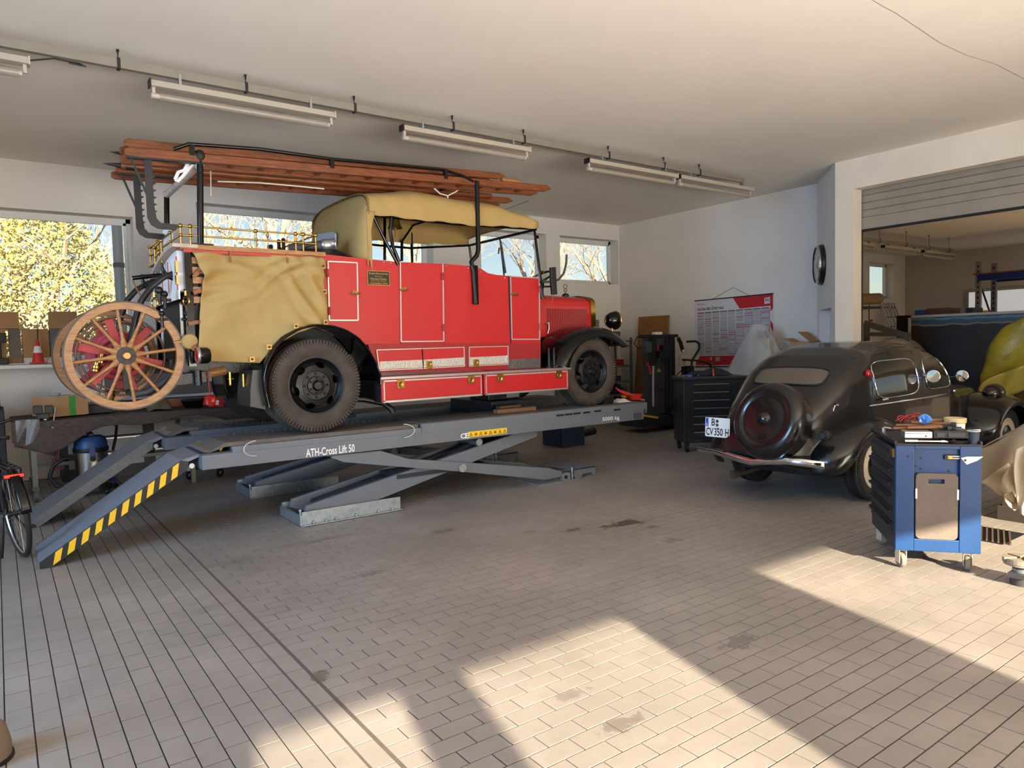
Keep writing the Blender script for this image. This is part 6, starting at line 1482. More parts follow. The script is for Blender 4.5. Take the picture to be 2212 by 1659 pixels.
MB().tube([tq(a, c, 9.2) for a, c in ((1398,785),(1402,793),(1405,808))], .02, 7).build('red_grip', red_plastic, tcg, smooth=60)
tbox('red_slider', red_plastic, (1421,762), (1426,746), 9.33, 9.35)
q = [tq(a, c, 9.34) for a, c in ((1420,803),(1428,803),(1424,796))]; MB().prism([(p.x,p.z) for p in q], 'y', 8.943, 8.949).build('warning_triangle', yellow_paint, tcg)
tbox('white_clip', letter_white, (1416,728), (1431,717), 9.33, 9.42, bevel=.01)
MB().cyl(tq(1450,905,9.1), tq(1470,885,9.3), .10, n=18).build('bead_roller', plastic_blk, tcg, smooth=40)
tbox('pedal_box', plastic_blk, (1446,925), (1475,897), 9.15, 9.6)
text('6', .05, .10, tq(1424,765,9.34)+V(-.02,-.004,0), (1,0,0), (0,0,1), letter_white, tcg); text('X', .05, .06, tq(1422,778,9.34)+V(0,-.004,0), (1,0,0), (0,0,1), letter_white, tcg)
# ------------------------------------------------------------------ chipboard panel leaning on the wall
yA, yB = at(1380,690,X=11.09).y, at(1445,690,X=11.09).y; zo = at(1410,683,X=11.09).z
tag(MB().add([V(11.09,yA,zo),V(11.09,yB,zo),V(10.86,yB,0),V(10.86,yA,0),V(11.112,yA,zo),V(11.112,yB,zo),V(10.882,yB,0),V(10.882,yA,0)], [(0,1,2,3),(7,6,5,4),(0,4,5,1),(1,5,6,2),(2,6,7,3),(3,7,4,0)]).build('chipboard_panel', osb), 'tall brown chipboard panel leaning behind the tyre changer', 'board')
# ------------------------------------------------------------------ corner shelf with goods
SY = 10.55; sx0, sx1 = at(1300,780,Y=SY).x, min(10.78, at(1378,780,Y=SY).x)
shf = thing('shelf_unit', 'grey metal shelf unit in the corner behind the fire engine wheel', 'shelf', ((sx0+sx1)/2, SY+.25, 0))
sm_ = M('shelf_grey', (120,122,124), .5, metal=.3)
lev = [at(1360, y, Y=SY).z for y in (735, 788, 822, 850)]+[.45, .1]
for z in lev: MB().box(sx0, sx1, SY, SY+.5, z-.035, z).build('shelf', sm_, shf)
for x in (sx0, sx1-.04):
    for y in (SY, SY+.46): MB().box(x, x+.04, y, y+.04, 0, lev[0]+.06).build('upright', sm_, shf)
rg = random.Random(21); cols = [('card', (150,118,86)), ('white', (176,176,172)), ('black', (30,29,29)), ('grey', (96,92,90)), ('red', (150,32,34)), ('olive', (92,86,70)), ('violet', (66,58,76))]
n_g = 0
names = {'card': 'cardboard box', 'white': 'white box', 'black': 'black box', 'grey': 'grey box', 'red': 'red tin', 'olive': 'drab box', 'violet': 'violet bag'}
rown = ['top', 'second', 'third', 'fourth']
for li, z in enumerate(lev[:4]):
    x = at(1330,780,Y=SY).x+.05*rg.random(); k = 0
    while x < sx1-.22:
        w_ = rg.uniform(.13,.26); h_ = rg.uniform(.10,.20 if li else .24); cn_, cc_ = rg.choice(cols)
        o = MB().prism(rr(x, x+w_, z, z+h_, .015, 2), 'y', SY+.04+.05*rg.random(), SY+.34).build('stored_box', M('goods_'+cn_, cc_, .8, var=.1, vs=8))
        tag(o, '%s, number %d from the left on the %s level of the corner shelf' % (names[cn_], k+1, rown[li]), 'box', 'goods on the corner shelf'); x += w_+rg.uniform(.01,.05); k += 1
# ------------------------------------------------------------------ wheel balancer under a clear plastic hood + crate by the wall
bal = thing('wheel_balancer', 'wheel balancer shrouded in a clear plastic hood below the poster', 'machine', (10.4, 7.2, 0))
MB().box(10.1, 10.75, 6.85, 7.6, 0, .95).build('cabinet', M('machine_pale', (120,122,122), .6), bal, bevel=.02)
pv = [at(1636,702,X=10.4), at(1582,800,X=10.2)]
MB().box(10.35, 10.5, 7.1, 7.24, .95, 1.75).build('column', M('machine_dark2', (62,64,70), .5), bal)
MB().box(10.25, 10.35, 6.95, 7.35, 1.1, 1.62).build('screen', M('cream_panel', (170,164,146), .5), bal, bevel=.02)
apx = at(1636, 701, X=10.4); lft = at(1580, 800, X=10.1); rgt = at(1702, 790, X=10.4)
def hood(u, v):
    g = 2*PI*u; r = .09+.40*v**.85; s = 1+.07*math.sin(5*g+3*v)+.05*math.sin(11*g)
    return V(10.42+r*s*math.cos(g)*.8, apx.y+r*s*math.sin(g)*1.2, apx.z-v*(apx.z-.98)+.02*math.sin(8*g)*v)
hp = M('plastic_film', (206,208,206), .12, alpha=.42, bump=.8, bs=9)
MB().grid(hood, 40, 14, wrap=True).add([V(10.42+.09*math.cos(2*PI*i/12)*.8, apx.y+.108*math.sin(2*PI*i/12), apx.z+.002) for i in range(12)], [tuple(range(12))]).build('plastic_hood', hp, bal, smooth=60)
tt = at(1728, 738, X=10.75)
crt = thing('open_carton', 'open cardboard carton on top of a grey cabinet by the wall', 'box', (10.75, tt.y, tt.z-.08))
MB().box(10.62, 10.92, tt.y-.25, tt.y+.1, tt.z-.12, tt.z).build('carton', cardboard, crt)
MB().add([(10.62,tt.y-.25,tt.z),(10.92,tt.y-.25,tt.z),(10.95,tt.y-.02,tt.z+.16),(10.65,tt.y-.02,tt.z+.16)], [(0,1,2,3)]).build('flap', cardboard, crt, solid=.005); MB().add([(10.62,tt.y+.1,tt.z),(10.92,tt.y+.1,tt.z),(10.93,tt.y+.24,tt.z+.06),(10.63,tt.y+.24,tt.z+.06)], [(0,1,2,3)]).build('flap', cardboard, crt, solid=.005)
cb = thing('wall_cabinet', 'grey cabinet by the poster wall, mostly hidden by the black saloon', 'cabinet', (10.75, tt.y-.1, 0)); MB().box(10.5, 11.05, tt.y-.5, tt.y+.4, 0, tt.z-.12).build('body', sm_, cb)
# grey low dado cabinet at the far wall
cbn = thing('low_cabinet', 'low grey cabinet against the back wall near the head lamp', 'cabinet', (9.9, 11.0, 0)); zz = at(1300,692,Y=10.9).z; MB().box(9.2, 9.9, 10.6, 11.2, 0, zz).build('body', M('cab_grey', (110,114,120), .5), cbn, bevel=.006); MB().box(9.24,9.86,10.588,10.6,.1,zz-.06).build('door', M('cab_grey', (110,114,120), .5), cbn)
# ------------------------------------------------------------------ things lying on the lift
bm3 = thing('control_unit', 'dark electronic unit resting on wood blocks on the lift', 'control unit', at(1095, 870, Y=7.1)); p = at(1070, 862, Y=7.1); p2 = at(1125, 862, Y=7.1)
MB().box(p.x-.1, p2.x, 7.1, 7.5, LT+.11, LT+.19).build('case', M('unit_black', (34,36,40), .4), bm3, bevel=.005); MB().box(p2.x-.22, p2.x-.03, 7.095, 7.1, LT+.125, LT+.175).build('display', M('display_grey', (120,126,128), .4), bm3)
for i in range(8): MB().box(p.x+.0+i*.025, p.x+.015+i*.025, 7.096, 7.1, LT+.13, LT+.16).build('vent', black_matt, bm3)
for k, (a, c, y, h, lab) in enumerate((((1075,880),(1158,870),6.55,.045,'long squared timber lying on the near lift platform'), ((1080,866),(1125,862),6.75,.06,'short squared timber block under the dark control unit'))):
    p, q = at(*a, Y=y), at(*c, Y=y); tag(MB().box(p.x, q.x, y, y+.09, LT, LT+h).build('timber_block', wood_old, bevel=.004), lab, 'timber', 'timbers on the lift')
p = at(1090, 855, Y=7.6); tag(MB().box(p.x-.1, p.x+.5, 7.5, 7.58, LT+.19, LT+.215).build('thin_batten', M('pale_wood', (178,142,100), .7, var=.2, vs=10)), 'pale thin batten lying across the dark control unit', 'timber')
bridge = thing('jack_bridge', 'dark jacking beam bridging the two lift platforms', 'jacking beam', (4.95, 7.45, LT-.05)); MB().box(4.75, 5.15, 6.98, 7.92, LT-.06, LT+.10).build('beam', lift_dark, bridge, bevel=.006); MB().box(4.85,5.05,7.3,7.6,LT+.10,LT+.2).build('saddle', M('wood_pad', (110,84,60), .8), bridge)
p = at(1343, 876, Y=6.55); rg_ = thing('white_rag', 'crumpled white rag on the front end of the lift', 'rag', (p.x, 6.6, LT))
MB().grid(lambda u, v: V(p.x-.1+.24*u, 6.5+.18*v, LT+.002+.055*math.sin(PI*u)**.6*math.sin(PI*v)**.6*(.7+.3*math.sin(14*u+6*v)*math.cos(11*v))), 20, 14).build('cloth', M('rag_white', (208,204,196), .9), rg_, smooth=50)
p = at(1372, 868, Y=6.7); fu = thing('red_funnel', 'red plastic funnel dish on the front end of the lift', 'funnel', (p.x, 6.72, LT))
MB().lathe((p.x, 6.72, LT), (0,0,1), [(.001,.006),(.085,.006),(.105,.07),(.112,.07),(.09,0),(.001,0)], 24).build('dish', red_plastic, fu, smooth=40)
q = at(1330, 852, Y=6.8); MB().tube([V(p.x-.06,6.74,LT+.06), V(q.x+.06,6.78,LT+.12), V(q.x,6.8,LT+.17)], [.035,.02,.006], 8).build('spout', red_plastic, fu, smooth=60)
p = at(1305, 868, Y=6.5); wc_ = thing('wheel_chock', 'black ribbed rubber wheel chock in front of the front tyre', 'wheel chock', (p.x, 6.55, LT))
MB().prism([(p.x-.05,LT),(p.x+.14,LT),(p.x+.14,LT+.09),(p.x+.02,LT+.09)], 'y', 6.48, 6.66).build('wedge', plastic_blk, wc_)
for i in range(6): MB().box(p.x+.0+i*.024, p.x+.012+i*.024, 6.474, 6.48, LT+.01, LT+.085).build('rib', black_matt, wc_)
# power unit under the lift end and floor trolleys (castors) seen below the platform
p = at(1290, 935, Z=.0); pu = thing('power_unit', 'dark blue hydraulic unit on the floor below the front wheel', 'hydraulic unit', (p.x+.3, 8.6, 0)); a, c = at(1215,942,Y=8.4), at(1263,942,Y=8.4); MB().box(a.x, c.x, 8.4, 8.9, 0, .3).build('case', M('unit_blue', (34,48,74), .5), pu, bevel=.01); MB().cyl((c.x,8.45,.18),(c.x+.25,8.45,.2),.06,n=14).build('motor', plastic_blk, pu)
for k, (px, py, lab) in enumerate(((410,1030,'swivel castor of a trolley below the rear of the lift, left one'), (476,1024,'swivel castor of a trolley below the rear of the lift, right one'))):
    p = at(px, py+6, Z=0); cs = thing('swivel_castor', lab, 'castor', (p.x, p.y, 0)); MB().lathe((p.x,p.y,.062), (.6,-.8,0), [(.02,-.016),(.055,-.016),(.062,-.006),(.062,.006),(.055,.016),(.02,.016)], 22, closed=True).build('wheel', rubber, cs, smooth=40); MB().box(p.x-.03,p.x+.03,p.y-.03,p.y+.03,.115,.20).build('fork', galv, cs); MB().cyl((p.x-.02,p.y-.03,.062),(p.x+.02,p.y+.03,.062),.02,n=10).build('hub', galv, cs)
# ------------------------------------------------------------------ work bench with felt blanket, left
BT = .90; by0, by1 = 9.44, 10.3; bx0 = .22; bx1 = 3.6
wb = thing('work_bench', 'steel framed work bench covered with a brown felt blanket', 'work bench', ((bx0+bx1)/2, (by0+by1)/2, 0))
sq = M('bench_steel', (108,108,102), .5, metal=.4, var=.2, vs=9)
MB().box(bx0, bx1, by0, by1, BT-.035, BT).build('bench_top', wood_old, wb)
MB().box(bx0, bx1, by0-.01, by0+.03, BT-.09, BT-.035).box(bx0, bx1, by1-.04, by1, BT-.09, BT-.035).build('apron_rail', sq, wb)
for x in (bx0+.07, bx0+1.7, bx1-.07):
    for y in (by0+.02, by1-.06):
        MB().box(x-.025, x+.025, y-.02, y+.03, .17 if x < 1 else 0, BT-.09).build('leg', sq, wb)
for y in (by0+.02, by1-.06):
    x = bx0+.07; MB().cyl((x-.02,y,.07),(x+.02,y,.07),.07,n=18).box(x-.035,x+.035,y-.035,y+.035,.13,.17).build('castor', M('castor_grey', (84,80,76), .6), wb, smooth=40)
MB().box(bx0+.07, bx1-.07, by1-.07, by1-.04, .28, .32).build('stretcher', sq, wb)
def blanket(u, v):
    x = bx0-.12+(bx1+.1-bx0+.12)*u
    # v: 0 back edge on top -> .55 front edge -> 1 hem
    if v < .5: return V(x, by1-.05-(by1-.05-by0+.02)*v/.5, BT+.012+.012*math.sin(13*u+7*v))
    t = (v-.5)/.5; drop = .14+.13*math.exp(-((u-.10)/.09)**2)+.06*math.sin(9*u+.8)+.04*math.sin(21*u)
    return V(x, by0-.03-.03*math.sin(17*u)*t-.02*t, BT+.01-drop*t)
MB().grid(blanket, 70, 26).build('felt_blanket', felt, wb, smooth=70, solid=.008)
def corner_drop(u, v):
    p0, p1, p2, p3 = at(40,905,Y=9.45), at(150,915,Y=9.42), at(120,985,Y=9.40), at(30,965,Y=9.42)
    p = p0.lerp(p1, u).lerp(p3.lerp(p2, u), v); return p+V(0,-.03*math.sin(8*u+2*v)*v,0)
MB().grid(corner_drop, 14, 10).build('blanket_corner', felt, wb, smooth=70, solid=.008)
def pile(u, v):
    a, c = at(318,880,Y=9.5), at(372,880,Y=9.5); return V(a.x+(c.x-a.x)*u, 9.42+.5*v, BT+.015+.22*math.sin(PI*min(1,max(0,u*.98+.01)))**.5*math.sin(PI*min(1,v*.98+.01))**.5*(.85+.15*math.sin(7*u+3*v)))
tag(MB().grid(pile, 22, 14).build('brown_blanket_bundle', M('brown_bundle', (98,84,66), .95, var=.2, vs=6), smooth=70), 'bundled brown blanket on the bench below the hose cart', 'blanket')
vs_ = thing('bench_vise', 'old iron vice clamped on the left bench corner', 'vice', (.36, by0+.05, BT+.02)); x, y = at(92,885,Y=by0+.05).x, by0+.05
MB().box(x-.06,x+.06,y-.04,y+.10,BT+.02,BT+.08).box(x-.09,x+.0,y-.05,y+.05,BT+.08,BT+.17).box(x+.02,x+.10,y-.045,y+.045,BT+.08,BT+.165).build('jaws', M('vise_iron', (58,58,54), .55, metal=.5), vs_, bevel=.008)
MB().cyl((x+.08,y-.09,BT-.08),(x+.12,y-.05,BT+.13),.007,n=8).sph((x+.08,y-.09,BT-.08),.013).sph((x+.12,y-.05,BT+.13),.013).build('handle', galv, vs_, smooth=50)
MB().cyl((x+.02,y,BT-.12),(x+.02,y,BT+.05),.02,n=10).build('screw', galv, vs_)
pf = thing('plastic_film', 'clear plastic bag hanging over the bench edge beside the vice', 'plastic bag', (.25, by0-.02, BT-.2))
MB().grid(lambda u, v: V(.14+.22*u, by0-.07-.03*math.sin(9*u+3*v), BT+.03-.28*v*(1-.4*abs(u-.4))), 12, 10).build('bag', M('film_soft', (196,200,206), .2, alpha=.38, bump=.8, bs=30), pf, smooth=50)
# carton with green tape on the bench
bxl = thing('carton_with_tape', 'cardboard carton with green tape on the work bench', 'box', (.6, 9.95, BT+.02))
p0, p1, p2 = at(66,888,Y=9.95), at(111,900,Y=9.62), at(180,888,Y=9.7)
cz0, cz1 = BT+.022, BT+.25
q = [V(.315,9.95), V(.52,9.62), V(.86,9.73), V(.66,10.07)]
MB().prism([(a.x,a.y) for a in q], 'z', cz0, cz1).build('carton', cardboard, bxl)
t0 = q[1].lerp(q[2], .42); t1 = q[1].lerp(q[2], .62); nn = V(.31,-.95)*.002
MB().add([V(t0.x+nn.x,t0.y+nn.y,cz0), V(t1.x+nn.x,t1.y+nn.y,cz0), V(t1.x+nn.x,t1.y+nn.y,cz1), V(t0.x+nn.x,t0.y+nn.y,cz1)], [(0,1,2,3)]).build('green_tape', M('tape_green', (70,150,70), .4, var=.3, vs=30), bxl)
MB().prism([(a.x,a.y) for a in q], 'z', cz1, cz1+.002).build('lid', M('carton_pale', (188,176,170), .8), bxl)
p = at(118, 848, Y=9.85); jr = thing('glass_ashtray', 'round glass dish on top of the taped carton', 'dish', (p.x, 9.85, cz1+.002)); MB().lathe((p.x,9.85,cz1+.002),(0,0,1),[(.001,.004),(.05,.004),(.06,.035),(.066,.035),(.056,0),(.001,0)],22).build('dish', M('glass_grey', (170,178,186), .1, alpha=.6), jr, smooth=40)
# black bowl / lamp, red packet and parts near the right of the bench
p = at(418, 870, Y=9.7); hb_ = thing('black_bowl', 'shiny black pan on the bench beside the red packet', 'pan', (p.x, 9.7, BT+.02)); MB().lathe((p.x,9.7,BT+.02),(0,0,1),[(.001,0),(.10,.0),(.14,.07),(.15,.09),(.13,.12),(.001,.125)],24).build('pan', black_paint, hb_, smooth=40)
p = at(462, 872, Y=9.6); rp = thing('red_packet', 'red and white packet leaning on the bench', 'packet', (p.x, 9.6, BT+.02)); MB().obox((p.x,9.6,BT+.09), (.12,0,-.025), (0,.02,.005), (.015,0,.055)).build('box', M('packet_red', (186,34,36), .5), rp); MB().obox((p.x+.02,9.577,BT+.075), (.035,0,-.008), (0,.002,0), (.005,0,.03)).build('label', letter_white, rp)
for k, (px, py, w_, h_, y, cc, lab) in enumerate(((395,845,.45,.06,10.0,(150,104,70),'flat brown box at the back of the bench below the tail lamp'), (210,862,.3,.05,9.8,(60,56,54),'dark flat tray on the bench behind the spoked wheel'))):
    p = at(px, py, Y=y); tag(MB().box(p.x-w_/2, p.x+w_/2, y, y+.25, BT+.02, BT+.02+h_*1.6).build('flat_box', M('flat_%d' % k, cc, .8), bevel=.004), lab, 'box')
# perforated panel on the wall behind the bench
pa, pb = at(385, 812, Y=WY-.03), at(440, 850, Y=WY-.03)
pgb = M('perforated_panel', (112,106,98), .7, bump=1., bs=150)
pg = thing('pegboard', 'perforated tool panel on the wall behind the bench', 'tool panel', (2.6, WY-.03, BT+.1)); MB().box(1.2, 3.9, WY-.035, WY-.008, 1.02, 1.5).build('panel', pgb, pg); MB().box(1.2,3.9,WY-.04,WY-.006,1.5,1.53).build('edge', alu, pg)
# drawer cabinets below the bench, by the wall
dg_ = M('drawer_grey', (176,178,178), .5); dk_ = M('cab_frame', (44,46,48), .5)
DCY = 10.62
for k, (xa_, xb_) in enumerate(((.62, 1.62), (1.62, 2.72), (2.74, 3.84))):
    c_ = thing('drawer_cabinet', ('grey drawer cabinet behind the vacuum cleaner', 'grey drawer cabinet beside the vacuum hose tube', 'grey drawer cabinet behind the raised ramp end')[k], 'cabinet', ((xa_+xb_)/2, DCY+.28, 0), group='drawer cabinets under the bench')
    MB().box(xa_, xb_, DCY, WY-.04, 0, .98).build('frame', dk_, c_)
    for r_ in range(4):
        z = .16+r_*.20; o = MB().box(xa_+.07, xb_-.07, DCY-.015, DCY, z, z+.175).build('drawer', dg_, c_, bevel=.003); MB().box(xa_+.07, xb_-.07, DCY-.024, DCY-.015, z+.155, z+.172).build('grip', alu, o)
# dark crates at the left edge
for k, (x0_, x1_, y0_, y1_, z0_, z1_, lab) in enumerate(((-.75, .05, 9.75, 10.5, 0, 1.03, 'dark navy crate tower at the left edge behind the bicycle'), (-.8, .02, 9.85, 10.5, 1.03, 1.17, 'black tray on top of the navy crate tower'))):
    o = MB().box(x0_, x1_, y0_, y1_, z0_, z1_).build('dark_crate', M('crate_navy', (28,32,42), .6, var=.1, vs=4), bevel=.01); tag(o, lab, 'crate')
rs_ = thing('red_shovel', 'red metal scoop leaning under the bench', 'shovel', (.55, 10.3, 0)); MB().box(.50,.62,10.3,10.32,.22,.36).bar((.57,10.31,.3),(.60,10.36,.85),.02,.02).build('blade', M('scoop_red', (126,52,50), .6), rs_); MB().cyl((.40,10.25,.85),(.53,10.3,.3),.008,n=8).build('rod', alu, rs_)
# wet-and-dry vacuum cleaner
p = at(200, 1055, Z=0); vx, vy = at(198,1000,Y=9.55).x, 9.55
vc = thing('vacuum_cleaner', 'steel drum vacuum cleaner with a blue lid under the bench', 'vacuum cleaner', (vx, vy, 0))
MB().lathe((vx,vy,.10),(0,0,1),[(.001,0),(.16,0),(.17,.01),(.17,.40),(.001,.40)],32).build('drum', M('brushed_steel', (168,164,158), .28, metal=1., var=.1, vs=4), vc, smooth=40)
MB().lathe((vx,vy,.06),(0,0,1),[(.001,0),(.20,0),(.20,.05),(.175,.07),(.001,.07)],28).build('base', plastic_blk, vc, smooth=40)
MB().lathe((vx,vy,.50),(0,0,1),[(.18,0),(.185,.03),(.18,.05),(.001,.05)],30).build('lid_ring', plastic_blk, vc, smooth=40)
MB().lathe((vx,vy,.55),(0,0,1),[(.175,0),(.17,.06),(.15,.11),(.12,.13),(.001,.135)],30).build('lid', M('lid_blue', (34,66,118), .4), vc, smooth=40)
MB().box(vx-.03,vx+.03,vy-.10,vy+.10,.68,.72).build('carry_handle', plastic_blk, vc, bevel=.01)
MB().box(vx-.03,vx+.03,vy-.185,vy-.16,.42,.56).build('clasp', M('lid_blue', (34,66,118), .4), vc, bevel=.006); MB().cyl((vx,vy-.19,.43),(vx,vy-.16,.43),.03,n=16).build('clasp_knob', plastic_blk, vc, smooth=40)
MB().tube([(vx-.17,vy-.02,.44),(vx-.27,vy-.04,.45),(vx-.38,vy-.05,.38),(vx-.42,vy-.05,.26),(vx-.36,vy-.06,.15),(vx-.18,vy-.10,.10)], .022, 10).build('hose', plastic_blk, vc, smooth=60)
for a in (.6, 2.2, 3.9, 5.4):
    c = V(vx+.19*math.cos(a), vy+.19*math.sin(a), .032); MB().sph(c, .032, 12, 8).build('castor', plastic_blk, vc, smooth=50)
tx_ = at(245, 930, Y=9.9).x; tube_ = thing('suction_tube', 'bent chrome suction tube leaning behind the vacuum cleaner', 'tube', (tx_, 9.9, .1)); MB().tube([(tx_-.03,9.95,.80),(tx_+.04,9.92,.74),(tx_+.02,9.9,.6),(tx_-.02,9.88,.45)], .018, 8).build('handle', plastic_blk, tube_, smooth=60); MB().cyl((tx_-.02,9.88,.45),(tx_-.06,9.8,.12),.016,n=10).build('pipe', chrome, tube_, smooth=50)
p = at(239, 1043, Z=.05); bf = thing('floor_buffer', 'round blue disc machine foot on the floor beside the vacuum', 'machine', (p.x, p.y, 0)); MB().sph((p.x,p.y,.06),(.07,.07,.06),16,10).build('housing', M('lid_blue', (34,66,118), .4), bf, smooth=50); MB().torus((p.x,p.y,.02),(0,0,1),.07,.02,20,8).build('ring', plastic_blk, bf, smooth=50)
# ------------------------------------------------------------------ cartons and cones on the window sill
sz = 1.534
def sill_box(px0, px1, py0, py1, mat_, lab, y=WY+.02, d=.2):
    a, c = at(px0, py0, Y=y), at(px1, py1, Y=y)
    tag(MB().box(a.x, c.x, y, y+d, c.z, a.z).build('sill_carton', mat_, bevel=.003), lab, 'box', 'cartons on the window sill')
zb0 = at(60,782,Y=WY+.02)
sill_box(-90, 42, 673, 710, cardboard, 'upper plain carton at the far left of the window sill')
sill_box(-90, 16, 711, 786, cardboard, 'lower plain carton at the far left of the window sill')
sill_box(17, 47, 711, 774, card_dark, 'dark striped carton standing left of the traffic cone')
sill_box(47, 107, 711, 772, cardboard, 'plain carton directly behind the traffic cone')
sill_box(105, 168, 673, 710, cardboard, 'upper carton to the right of the bright gap in the window')
sill_box(107, 135, 711, 772, card_dark, 'dark striped carton to the right of the traffic cone')
sill_box(135, 168, 711, 760, cardboard, 'plain carton behind the rim of the spoked wheel')
sill_box(-90, 50, 775, 787, M('card_strip', (140,104,70), .8), 'flat strip of carton under the left cartons', WY-.0, .2)
sill_box(50, 168, 773, 787, M('white_strip', (214,214,210), .6), 'flat white board under the cone on the sill', WY+.03, .2)
MB()
p = at(2, 740, Y=WY-.03); cl_ = thing('clamp_tool', 'black clamp hanging before the left cartons', 'clamp', (p.x, WY-.03, p.z-.2)); MB().box(p.x-.1,p.x+.06,WY-.06,WY-.02,p.z+.0,p.z+.12).box(p.x-.05,p.x+.0,WY-.05,WY-.03,p.z-.28,p.z).box(p.x-.1,p.x+.07,WY-.06,WY-.02,p.z-.28,p.z-.2).build('clamp', plastic_blk, cl_, bevel=.008)
def cone(px, py0, py1, y, lab):
    a, c = at(px, py1, Y=y), at(px, py0, Y=y); h = c.z-a.z; r = .27*h
    t = thing('traffic_cone', lab, 'traffic cone', (a.x, y, a.z)); om = M('cone_orange', (206,52,34), .5)
    MB().box(a.x-r*1.15, a.x+r*1.15, y-r*1.0, y+r*1.0, a.z, a.z+.05*h).build('base', om, t, bevel=.006)
    k = lambda f: r*.85*(1-f)+.16*r*f
    MB().lathe((a.x,y,a.z),(0,0,1),[(k(.04),.05*h),(k(1),h),(.001,h)],24).build('body', om, t, smooth=40)
    MB().lathe((a.x,y,a.z),(0,0,1),[(k(.44)+.004,.44*h),(k(.72)+.004,.72*h)],24).build('white_band', letter_white, t, smooth=40)
    return t
cone(83, 733, 785, WY-.12, 'orange traffic cone with a white band on the window sill'); 
sl = struct(MB().box(-2.4, 1.66, WY-.26, WY, 1.47, 1.512).build('trim_2', frame_white))
cone(154, 768, 790, WY-.12, 'small red cone half hidden behind the spoked wheel')
st = thing('cone_stick', 'dark thin stick standing behind the traffic cone', 'stick', (at(82,735,Y=WY-.05).x, WY-.05, 1.52)); a, c = at(82,782,Y=WY-.05), at(81,711,Y=WY-.05); MB().cyl(a, c, .008, n=6).build('stick', M('stick_brown', (70,44,34), .7), st)
# ------------------------------------------------------------------ bicycle at the left edge
ba = math.radians(83)
rc = at(52, 1202, Z=0)
bk = thing('bicycle', 'black touring bicycle cut by the left edge, rear lamp lit red', 'bicycle', (rc.x, rc.y, 0), 0, local=False)
WR = .36; bd = V(-.20, .98, 0).normalized()   # travel direction
sdv = V(bd.y, -bd.x, 0); RC = V(rc.x+.0, rc.y+.0, WR)+bd*.02
lean = -0.10
def bp(f, s, z): return V(RC.x, RC.y, 0)+bd*f+sdv*(s+z*lean)+V(0,0,z)
FRAME[bk.name] = Vector((rc.x, rc.y, 0))
axv = (sdv-V(0,0,1)*0).normalized(); axw = (bp(0,.1,WR)-bp(0,0,WR)).normalized(); axw = (sdv+V(0,0,-lean)).normalized()
for f, nm in ((0, 'rear_wheel'), (1.08, 'front_wheel')):
    c = bp(f, 0, WR); o = MB().torus(c, axw, WR-.03, .010, 44, 6).build(nm, alu, bk, smooth=50)
    MB().torus(c, axw, WR-.017, .021, 44, 8).build('tyre', rubber, o, smooth=50)
    ref = bd; up_ = axw.cross(ref)
    b = MB()
    sp = MB()
    for i in range(18):
        g = 2*PI*i/18; sp.cyl(c+axw*(.02 if i % 2 else -.02), c+(ref*math.cos(g)+up_*math.sin(g))*(WR-.035), .0012, n=4)
    sp.build('spokes', alu, o, kind='stuff'); MB().cyl(c-axw*.05, c+axw*.05, .022, n=12).build('hub', plastic_blk, o, smooth=40)
fr_ = MB().tube([bp(0,.05,WR), bp(.44,.02,.30)], .012, 8).tube([bp(0,-.05,WR), bp(.44,-.02,.30)], .012, 8).tube([bp(.44,0,.30), bp(.30,0,.86)], .018, 8).tube([bp(.44,0,.30), bp(.95,0,.80)], .022, 8).tube([bp(.30,0,.78), bp(.95,0,.86)], .018, 8).tube([bp(0,.05,WR), bp(.30,.02,.78)], .010, 8).tube([bp(0,-.05,WR), bp(.30,-.02,.78)], .010, 8).tube([bp(.95,0,.9), bp(1.08,0,WR)], .018, 8)
fr_.build('frame', black_paint, bk, smooth=50)
MB().grid(lambda u, v: bp(.18+.28*u, (.075*(1-u)**.6+.018)*(2*v-1), .955+.012*math.sin(PI*v)-.02*u), 12, 9).build('saddle', plastic_blk, bk, smooth=60, solid=.03)
rk = MB()
for s in (-.06, .06, -.02, .02): rk.tube([bp(-.16,s,.74), bp(.24,s,.75)], .006, 6)
for f in (-.16, -.02, .12, .24): rk.tube([bp(f,-.065,.74), bp(f,.065,.74)], .006, 6)
for s in (-.07, .07): rk.tube([bp(-.1,s,.74), bp(0,s,WR+.02)], .006, 6)
rk.build('luggage_rack', plastic_blk, bk, smooth=50)
rl = MB().obox(bp(-.175,0,.685), sdv*.075, bd*.012, V(0,0,.02)).build('rear_lamp', plastic_blk, bk, bevel=.012)
MB().obox(bp(-.19,0,.687), sdv*.066, bd*.004, V(0,0,.0125)).build('lamp_lens', M('lamp_red_glow', (235,40,30), .3, emit=2.2), rl, bevel=.006)
mgd = MB(); cR = bp(0,0,WR); ref = bd; up_ = axw.cross(ref)*-1
if up_.z < 0: up_ = -up_
def mg(u, v):
    g = math.radians(-8+150*(u))+math.radians(30); return cR+(ref*math.cos(g)+up_*math.sin(g))*(WR+.022)*1.0+axw*.034*(2*v-1)
MB().grid(mg, 26, 6).build('mudguard', black_paint, bk, smooth=60, solid=.003)
MB().tube([bp(.44,.06,.30), bp(.32,.11,.17)], .010, 8).tube([bp(.44,-.06,.30), bp(.56,-.11,.43)], .010, 8).lathe(bp(.44,.055,.30), axw, [(.08,-.004),(.09,-.004),(.09,.004),(.08,.004)], 28, closed=True).build('crank', plastic_blk, bk, smooth=50)
MB().obox(bp(.30,.14,.17), bd*.045, sdv*.04, V(0,0,.01)).obox(bp(.58,-.14,.43), bd*.045, sdv*.04, V(0,0,.01)).build('pedal', plastic_blk, bk)
MB().obox(bp(-.02,.075,.30), bd*.03, sdv*.012, V(0,0,.05)).build('derailleur', M('derailleur', (60,30,30), .4), bk, bevel=.008)
